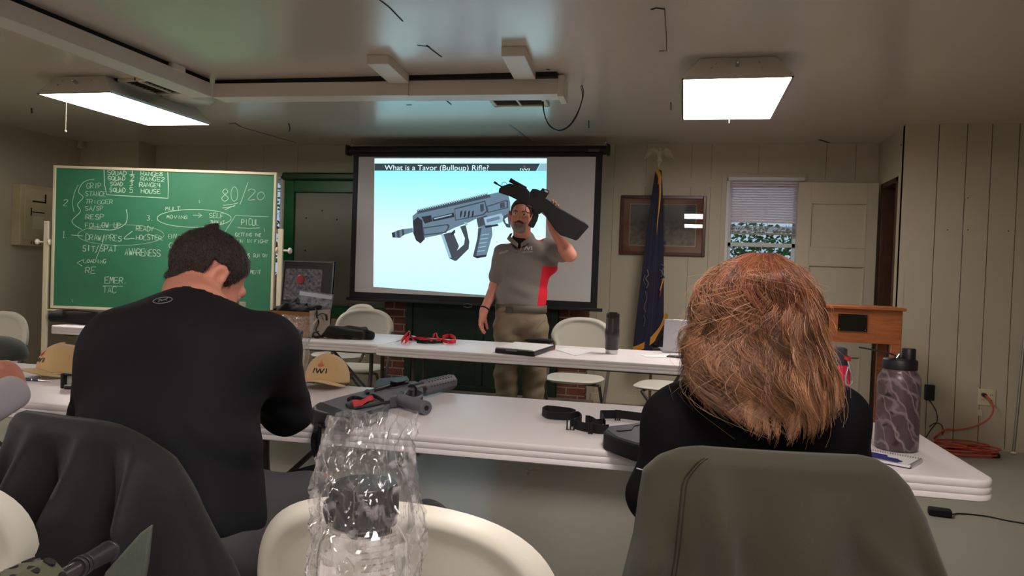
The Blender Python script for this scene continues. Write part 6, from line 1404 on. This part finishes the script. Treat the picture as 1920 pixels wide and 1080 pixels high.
S.cap(D(232,655,1.65), D(490,655,1.67), .078, .078, .05).cap(D(362,616,1.67), D(340,650,1.65), .096,.11,.05).cap(D(418,626,1.70),D(480,645,1.69),.062,.066,.04).cap(D(295,616,1.67),D(240,645,1.66),.066,.07,.04)
S.chain([D(222,662,1.66), ell_+Vector((.0,0,.01)), wl],[.078,.060,.040],.03); S.chain([D(495,662,1.68), elr, wr2],[.080,.060,.042],.03)
S.ell(hm, (.12,.12,.14), None, .01,'cut') if 0 else None
nb_ = D(372,584,1.69); nd = (hm-D(368,600,1.66)).normalized(); S.cap(nb_+nd*.005, nb_+nd*.12, .073,.092,.006,'cut')
lxm = lambda X, Y: (X-(-1.1))*RX.x+(Y-1.5)*RX.y
S.disp(lambda X,Y,Z: .008*np.maximum(0,np.sin(44*Z+8*np.sin(6*lxm(X,Y))+9*lxm(X,Y)))**2*np.clip((.98-Z)*3.5,0,1) + .007*np.exp(-((Z-.93+.5*(lxm(X,Y)-.14))/.022)**2)*np.clip((lxm(X,Y)-.02)*8,0,1) + .002*np.sin(30*lxm(X,Y)+20*Z)); mshirt = S.mesh('black_shirt', m_bshirt, man, smooth_it=2)
cN = nb_+nd*.006; mb = MB(); u_ = nd.orthogonal().normalized(); v_ = nd.cross(u_); mb.tube([cN+(u_*cos(k*.2618)+v_*sin(k*.2618))*.074 for k in range(24)], .007, 8, closed=True); 0
bpy.context.view_layer.update()
def onobj(o, px, py, off=.002):
    dg = ray(px,py).normalized(); hit, loc, nrm, fi = o.ray_cast(o.matrix_world.inverted() @ CAM, dg); return loc-dg*off if hit else None
mb = MB()
def tl(pts, r=.0009):
    q = [onobj(mshirt,x,y) for x,y in pts]; q = [k for k in q if k is not None]
    if len(q) > 2: mb.tube(q, r, 5)
tl([(305+18*cos(k*.3),563+5.5*sin(k*.3)-2.2*cos(k*.3)) for k in range(22)]); tl([(297,566),(300,561),(305,563),(311,561),(315,558)],.0008); tl([(298,561),(303,564),(309,561),(313,563)],.0008)
wb(mb,'neck_logo', M('reflective_grey',(120,124,134),.4), mshirt)
m_gpant = M('grey_trousers', (58,58,60), .75, bump=(260,.2,.001))
S = SDF(Vector((-1.5,1.1,.0)), Vector((-.3,2.25,.80)), .0075); 
for a, b, c in ((hipL,kL,aL),(hipR,kR,aR)): S.chain([a,b,Vector((c.x,c.y,.06))],[.105,.082,.065],.03)
S.ell(D(320,1030,1.48),(.19,.14,.13),B2,.05); S.chain([D(400,1020,1.5),D(480,960,1.62),D(580,945,1.72)],[.09,.085,.07],.04)
S.disp(lambda X,Y,Z: .006*np.sin(32*X+24*Y)*np.sin(20*Z+9*X)); S.mesh('trousers', m_gpant, man)
for c in (aL,aR): S = SDF((c.x-.15,c.y-.12,-.01),(c.x+.2,c.y+.3,.16),.007); shoe(S, Vector((c.x,c.y,0)), FW+RX*.2); S.mesh('shoe', m_rub, man)
chm = put_chair(-1.09, 1.43, -8, 'white folding chair under the black jacket, with the man in black on it')

# ================================================================ woman with curly hair
wo = thing('person', 'person seated from behind with long curly auburn hair and a black top', 'person', Vector((D(1430,1000,1.42).x, D(1430,1000,1.42).y, 0)))
hw = D(1428,592,1.52); Rw = basis(FW+RX*.05-UP*.12)
S = SDF(Vector((-.32,1.2,-.01)), Vector((.75,2.42,1.36)), .0068)
head(S, hw, Rw, .97); S.cap(D(1425,735,1.52), hw-UP*.06, .055,.052,.03)
wsl, wsr = D(1275,790,1.57), D(1563,795,1.57); wel, wer = D(1238,925,1.55), D(1588,900,1.66); wwl, wwr = D(1330,985,1.80), D(1500,830,2.10)
for p, r in ((D(1420,850,1.57),(.165,.10,.16)),(D(1420,980,1.48),(.155,.105,.14)),(D(1420,1090,1.44),(.17,.12,.11))): S.ell(p, r, B2, .05)
S.cap(wsl, wsr, .055,.055,.04); S.chain([wsl,wel,wwl],[.048,.040,.027],.02); S.chain([wsr,wer,wwr],[.048,.040,.027],.02)
hand(S, wwl, FW+RX*.5, -UP, -1, (.3,.4,.3), .9); hand(S, wwr, FW*.4-RX, -UP, 1, (.4,.5,.4), .9)
wh = [(Vector((.03,1.50,.55)),Vector((.02,1.95,.53)),Vector((0,1.98,.08))),(Vector((.23,1.52,.55)),Vector((.30,1.97,.53)),Vector((.32,2.0,.08)))]
for a, b, c in wh: S.chain([a,b,c],[.075,.052,.036],.02)
S.mesh('body', SK, wo, headmat(hw, Rw, .97))
m_wtop = M('black_fleece', (7,7,9), .85, bump=(260,.2,.001), spec=.2)
S = SDF(Vector((-.32,1.2,.45)), Vector((.75,2.42,1.12)), .0066)
S.ell(D(1418,850,1.57),(.195,.120,.175),B2,.05).ell(D(1418,990,1.50),(.185,.13,.15),B2,.05); S.cap(D(1280,785,1.58),D(1558,790,1.58),.074,.074,.05).cap(D(1425,745,1.53),D(1425,775,1.53),.075,.095,.05)
S.chain([wsl,wel,wwl],[.074,.062,.04],.03); S.chain([wsr,wer,wwr],[.070,.058,.038],.03)
S.disp(lambda X,Y,Z: .0035*np.sin(34*Z+20*X+8*Y)); top = S.mesh('black_top', m_wtop, wo, smooth_it=2)
bpy.context.view_layer.update(); mb = MB(); q = [onobj(top,x,y,.003) for x,y in ((1186,873),(1194,878),(1206,881),(1220,880),(1232,877),(1241,871),(1247,864))]; q = [k for k in q if k]
if len(q) > 2: mb.tube(spline(q,4), .0014, 6); wb(mb,'reflective_piping', M('piping_pale',(190,190,190),.4), top)
S = SDF(Vector((-.3,1.3,.0)), Vector((.6,2.3,.75)), .008)
for a, b, c in wh: S.chain([a,b,Vector((c.x,c.y,.06))],[.098,.075,.055],.03)
S.ell(D(1420,1085,1.45),(.185,.14,.12),B2,.05); S.mesh('trousers', m_cloth, wo)
for a, b, c in wh: S = SDF((c.x-.15,c.y-.12,-.01),(c.x+.15,c.y+.3,.16),.007); shoe(S, Vector((c.x,c.y,0)), FW); S.mesh('shoe', m_rub, wo)
# curls: strands in locks falling around the head
HC = hair_mat('auburn_hair', (152,88,62), (176,126,90), (54,29,20))
rs = np.random.RandomState(12)
hx, hy, hz = hw.x, hw.y, hw.z
def pz(py): return D(1428,py,1.5).z
tops = pz(474)
# envelope: height -> (left, right) half widths from the photograph, metres at the head's distance
K = 1.52/FOC
env = [(470,15,15),(480,46,40),(490,68,57),(500,86,75),(520,107,92),(540,119,105),(600,134,120),(650,142,132),(700,140,136),(740,144,130),(770,124,122),(800,92,100),(830,60,82)]
ez = np.array([pz(e[0]) for e in env])[::-1]; eL = np.array([e[1]*K*.95 for e in env])[::-1]; eR = np.array([e[2]*K*.86 for e in env])[::-1]
def hairarr(nl, per, seed, loose, lay, clump, M_=26, zend=None, flya=0, within=1.0):
    rs = np.random.RandomState(seed); t = np.linspace(0,1,M_); out = []; ids = []
    for L_ in range(nl):
        a0 = rs.uniform(-pi, pi)
        if rs.rand() < .68: a0 = rs.uniform(-pi*.98, -pi*.02)      # more locks on the back of the head
        lr = rs.uniform(*lay); mid = abs(sin(a0)) if sin(a0) < 0 else 0
        ze = pz(rs.uniform(668,715+68*mid**.6)) if zend is None else pz(rs.uniform(*zend))
        ph, fr, am = 2.5*a0+rs.uniform(0,1.8), 1.75+.3*sin(2*a0)+rs.uniform(-.2,.2), rs.uniform(.016,.036)*(1+loose); sh = rs.uniform(-.12,.12); st = .3*rs.rand()**2.2; kink = rs.uniform(.5,1.5); vl = rs.rand()
        for _ in range(per):
            l2 = lr+rs.normal(0,.013*within); a1 = a0+rs.normal(0,clump); am2 = am*rs.uniform(.85,1.15); ph2 = ph+rs.normal(0,.16*within); s0 = max(0,st+rs.normal(0,.03)); tt = s0+(1-s0)*t
            z = tops - .012*rs.rand() - (tops-ze+rs.normal(0,.010))*tt**1.25
            w_ = np.interp(z, ez, eR) if cos(a1) > 0 else np.interp(z, ez, eL)
            a = a1 + (a0-a1)*.85*tt**1.6 + sh*tt + am2/.11*np.sin(2*pi*fr*tt+ph2)*tt**1.1 + .010*kink*np.sin(2*pi*fr*2.6*tt+ph)*tt
            rad = l2*(1+(am2*4)*np.cos(2*pi*fr*tt*1.15+ph2)*tt) + flya*np.clip(tt,0,1)**1.5*rs.uniform(-.2,1)
            x = w_*rad*np.cos(a); yd = np.minimum(w_, .108)*rad*np.sin(a)
            back = .108*np.clip((pz(630)-z)/.24,0,1)*(1 if sin(a0) < .25 else 0)
            out.append(np.stack([hx+RX.x*x+FW.x*(yd-back), hy+RX.y*x+FW.y*(yd-back)-.006, z], 1)); ids.append(min(1,max(0,vl+rs.normal(0,.07))))
    return np.array(out), np.array(ids)
q = [hairarr(380,40,1,.1,(.74,.99),.06), hairarr(140,28,2,.5,(.92,1.03),.05), hairarr(30,14,6,.0,(.96,1.05),.06,zend=(620,740))]
strands('curly_hair', np.concatenate([a[0] for a in q]), .0006, HC, wo, ids=np.concatenate([a[1] for a in q]))['kind'] = 'stuff'
q = hairarr(240,1,3,.8,(.97,1.06),.3,zend=(500,800),flya=.14); strands('flyaway_hair', q[0], .00042, hair_mat('pale_hair',(190,130,92),(226,186,148),(150,90,60)), wo)['kind'] = 'stuff'
# hair mass beneath the locks
S = SDF((hx-.2,hy-.17,pz(830)),(hx+.2,hy+.17,tops+.02),.008)
S.fn((hx-.3,hy-.3,0),(hx+.3,hy+.3,2), lambda X,Y,Z: (np.sqrt((((X-hx)*RX.x+(Y-hy)*RX.y)/np.maximum(.02,.80*np.where(((X-hx)*RX.x+(Y-hy)*RX.y)>0,np.interp(Z,ez,eR),np.interp(Z,ez,eL))))**2+(((X-hx)*FW.x+(Y-hy)*FW.y+.008)/np.maximum(.02,.80*np.minimum(.105,np.interp(Z,ez,eR))))**2)-1)*.06)
S.fn((hx-.4,hy-.4,0),(hx+.4,hy+.4,pz(735)), lambda X,Y,Z: Z-pz(740), op='cut'); S.fn((hx-.4,hy-.4,tops-.05),(hx+.4,hy+.4,tops+.2), lambda X,Y,Z: (tops-.012)-Z, op='cut'); S.fn((hx-.4,hy,0),(hx+.4,hy+.4,pz(560)), lambda X,Y,Z: -np.maximum(-((X-hx)*FW.x+(Y-hy)*FW.y)+.03,Z-pz(520))*-1, op='cut')
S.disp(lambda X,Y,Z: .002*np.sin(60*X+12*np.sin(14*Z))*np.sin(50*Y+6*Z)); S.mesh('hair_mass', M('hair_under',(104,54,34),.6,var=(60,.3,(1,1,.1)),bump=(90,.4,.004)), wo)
chw = put_chair(.17, 1.66, 3, 'white folding chair under the olive jacket, with the curly haired woman on it')

# ================================================================ jackets over the chair backs
def jacket(name, label, c, rz, prof, mat, seed, folds, depth=(.03,.10)):
    """prof: (z, left half width, right half width) from ridge down"""
    t = thing(name, label, 'jacket', (c[0],c[1],0), rz); zs = [p[0] for p in prof]
    def at(z):
        for a, b in zip(prof, prof[1:]):
            if b[0] <= z <= a[0]: k = (a[0]-z)/(a[0]-b[0]+1e-9); return a[1]*(1-k)+b[1]*k, a[2]*(1-k)+b[2]*k
        return prof[-1][1], prof[-1][2]
    n = len(prof)-1
    def fn(u, v, off=0):
        k = v**1.25; z = zs[0]+(zs[-1]-zs[0])*k; wl_, wr_ = at(z); a = 2*pi*u; ca, sa = cos(a), sin(a); w_ = wr_ if ca > 0 else wl_
        dp = depth[0]+(depth[1]-depth[0])*min(1,k*1.6); dp *= min(1,(v*14)**.5) if v > 0 else 0
        e = .62; x = w_*math.copysign(abs(ca)**e, ca); y = dp*math.copysign(abs(sa)**e, sa)
        am = min(1,k*2.4); f = 0
        for (fx, wd, hh, sl_, k0) in folds:
            xx = x - fx - sl_*(zs[0]-z); f += 3.4*hh*math.exp(-(xx/wd)**2)*min(1,max(0,(k-k0)*4)) 
        f += .004*am*sin(21*x+seed+5*(zs[0]-z)) + .022*am*noise.noise(Vector((x*8+z*3,z*4-x*4,seed))) + .007*am*noise.noise(Vector((x*20+z*6,z*9,seed+5)))
        y2 = y - (f if sa < 0 else -f*.4) - off*(1 if sa < 0 else -1)
        y2 -= .05*(x/.25)**2*-1*.6
        return Vector((x, y2-.10*(zs[0]-z)*-0.4, z + (.012*sin(3*a+seed) if v > .99 else 0)))
    mb = MB(); mb.grid(fn, 160, 90, cu=True); mb.build('shell', mat, t, smooth=70, solid=.004); return t, fn
m_olive = M('olive_fleece', (52,49,33), .9, bump=(340,.35,.0012), sheen=.12, var=(4,.05))
d1 = 1.33; k1_ = d1/FOC; oc = D(1470,870,d1); oz = lambda y: D(1470,y,d1).z
jo, jf = jacket('olive_jacket','olive jacket draped over the back of the woman\'s chair', (oc.x,oc.y), radians(8), [(oz(848),150*k1_,135*k1_),(oz(856),190*k1_,172*k1_),(oz(875),228*k1_,205*k1_),(oz(905),256*k1_,236*k1_),(oz(960),262*k1_,268*k1_),(oz(1040),268*k1_,294*k1_),(oz(1130),285*k1_,315*k1_),(.34,.29,.32)],
    m_olive, 1.0, [(-.12,.022,.010,.05,.0),(-.03,.04,-.008,.02,.1),(.10,.05,.012,-.35,.1),(.20,.02,.016,.35,.15),(-.2,.03,.012,-.15,.1),(.02,.03,.008,.9,.2)])
mb = MB(); mb.tube([jf(.645-.0*i, .05+.9*i/30, .0035) for i in range(30)], .0016, 6); mb.tube([jf(.652, .05+.9*i/30, .0035) for i in range(30)], .0012, 6); mb.build('back_seam', M('olive_dark',(40,37,26),.9), jo)
d2_ = 1.38; k2_ = d2_/FOC; kc = D(130,820,d2_); kz = lambda y: D(130,y,d2_).z
m_bj = M('black_nylon', (11,11,12), .68, spec=.35, bump=(220,.25,.001), sheen=.1)
jb, jf2 = jacket('black_jacket','black jacket draped over a chair back at the lower left, behind the man in black', (kc.x,kc.y), radians(-6), [(kz(783),120*k2_,60*k2_),(kz(790),140*k2_,110*k2_),(kz(812),150*k2_,160*k2_),(kz(850),150*k2_,210*k2_),(kz(900),150*k2_,246*k2_),(kz(960),150*k2_,275*k2_),(kz(1040),155*k2_,312*k2_),(kz(1120),160*k2_,335*k2_),(.36,.16,.33)],
    m_bj, 4.0, [(-.05,.022,.020,.02,.02),(-.0,.018,-.014,.02,.05),(.07,.02,.018,.0,.02),(.12,.015,-.012,.1,.05),(.17,.02,.020,.25,.02),(.21,.015,-.01,.5,.1),(-.12,.02,.012,-.1,.05)])
mb = MB(); q = [D(x,y,1.2) for x,y in ((283,985),(262,1000),(235,1030),(195,1075),(180,1130),(262,1130),(275,1060))]; mb.prism(q, FW*.012); wb(mb,'lining_flap', M('grey_green_lining',(84,92,84),.7,bump=(30,.3,.01)), jb, bev=.004)

# ================================================================ person cut off at the left edge
ep = thing('person', 'person at the left edge in a light grey sweatshirt with clasped hands', 'person', Vector((D(-200,1000,1.6).x, D(-200,1000,1.6).y, 0)))
eh = D(-240,480,1.85); S = SDF(Vector((-2.8,1.1,-.01)), Vector((-1.15,2.75,1.42)), .0075)
Re = basis(FW+RX*.2-UP*.1); head(S, eh, Re, 1.0); S.cap(D(-240,600,1.75), eh-UP*.05, .065,.058,.03)
S.ell(D(-240,720,1.7),(.18,.11,.18),B2,.05).ell(D(-240,900,1.6),(.17,.12,.18),B2,.05); es = D(-140,680,1.75); es2 = D(-360,680,1.75); ee = D(-95,800,1.88); ew = D(26,735,2.20); ee2 = D(-320,790,1.95); ew2 = D(-55,705,2.32)
S.cap(es2, es, .06,.06,.04); S.chain([es,ee,ew],[.05,.045,.03],.02); S.chain([es2,ee2,ew2],[.05,.045,.03],.02)
hand(S, ew+UP*.012+RX*.01, UP*.62-RX*.42+FW*.25, -RX*.8-UP*.45, -1, (.9,1.0,.6), 1.0, thumb=(.5,.8,.3)); hand(S, ew2+RX*.012+UP*.012, RX*1.0+UP*.12-FW*.05, -FW*.7-UP*.5, 1, (.5,.8,.6), 1.0, thumb=(.3,.9,.2))
for x_ in (-.1,.1):
    a = D(-240,1040,1.5)+RX*x_; a.z = .53; b = a+FW*.45+RX*x_*.3; c = b.copy(); c.z=.08; S.chain([a,b,c],[.085,.06,.04],.03)
S.mesh('body', SK, ep, headmat(eh, Re, 1.0))
m_sw = M('grey_sweatshirt',(178,174,184),.85,bump=(200,.3,.002),sheen=.2)
S = SDF(Vector((-2.8,1.1,.45)), Vector((-1.15,2.75,1.25)), .0075); S.ell(D(-240,720,1.7),(.20,.13,.20),B2,.05).ell(D(-240,900,1.6),(.19,.14,.20),B2,.05); S.cap(es2,es,.075,.075,.05)
S.chain([es,ee,ew.lerp(ee,.10)],[.072,.066,.050],.03); S.chain([es2,ee2,ew2.lerp(ee2,.12)],[.072,.066,.048],.03); S.disp(lambda X,Y,Z: .006*np.sin(40*X+30*Z+20*Y)); S.mesh('sweatshirt', m_sw, ep)
S = SDF(Vector((-2.8,1.1,.0)), Vector((-1.15,2.6,.75)), .009)
for x_ in (-.1,.1):
    a = D(-240,1040,1.5)+RX*x_; a.z = .53; b = a+FW*.45+RX*x_*.3; c = b.copy(); c.z=.05; S.chain([a,b,c],[.105,.08,.06],.03)
S.mesh('trousers', m_gpant, ep)
S = SDF(eh-Vector((.15,.15,.15)), eh+Vector((.15,.15,.16)), .005); hairshell(S, eh, Re, 1.0, .01, -.05); S.mesh('short_hair', m_hairb, ep)
q = D(-240,1040,1.5); put_chair(q.x-.1, q.y+.1, 13, 'white folding chair of the person in the light grey sweatshirt')
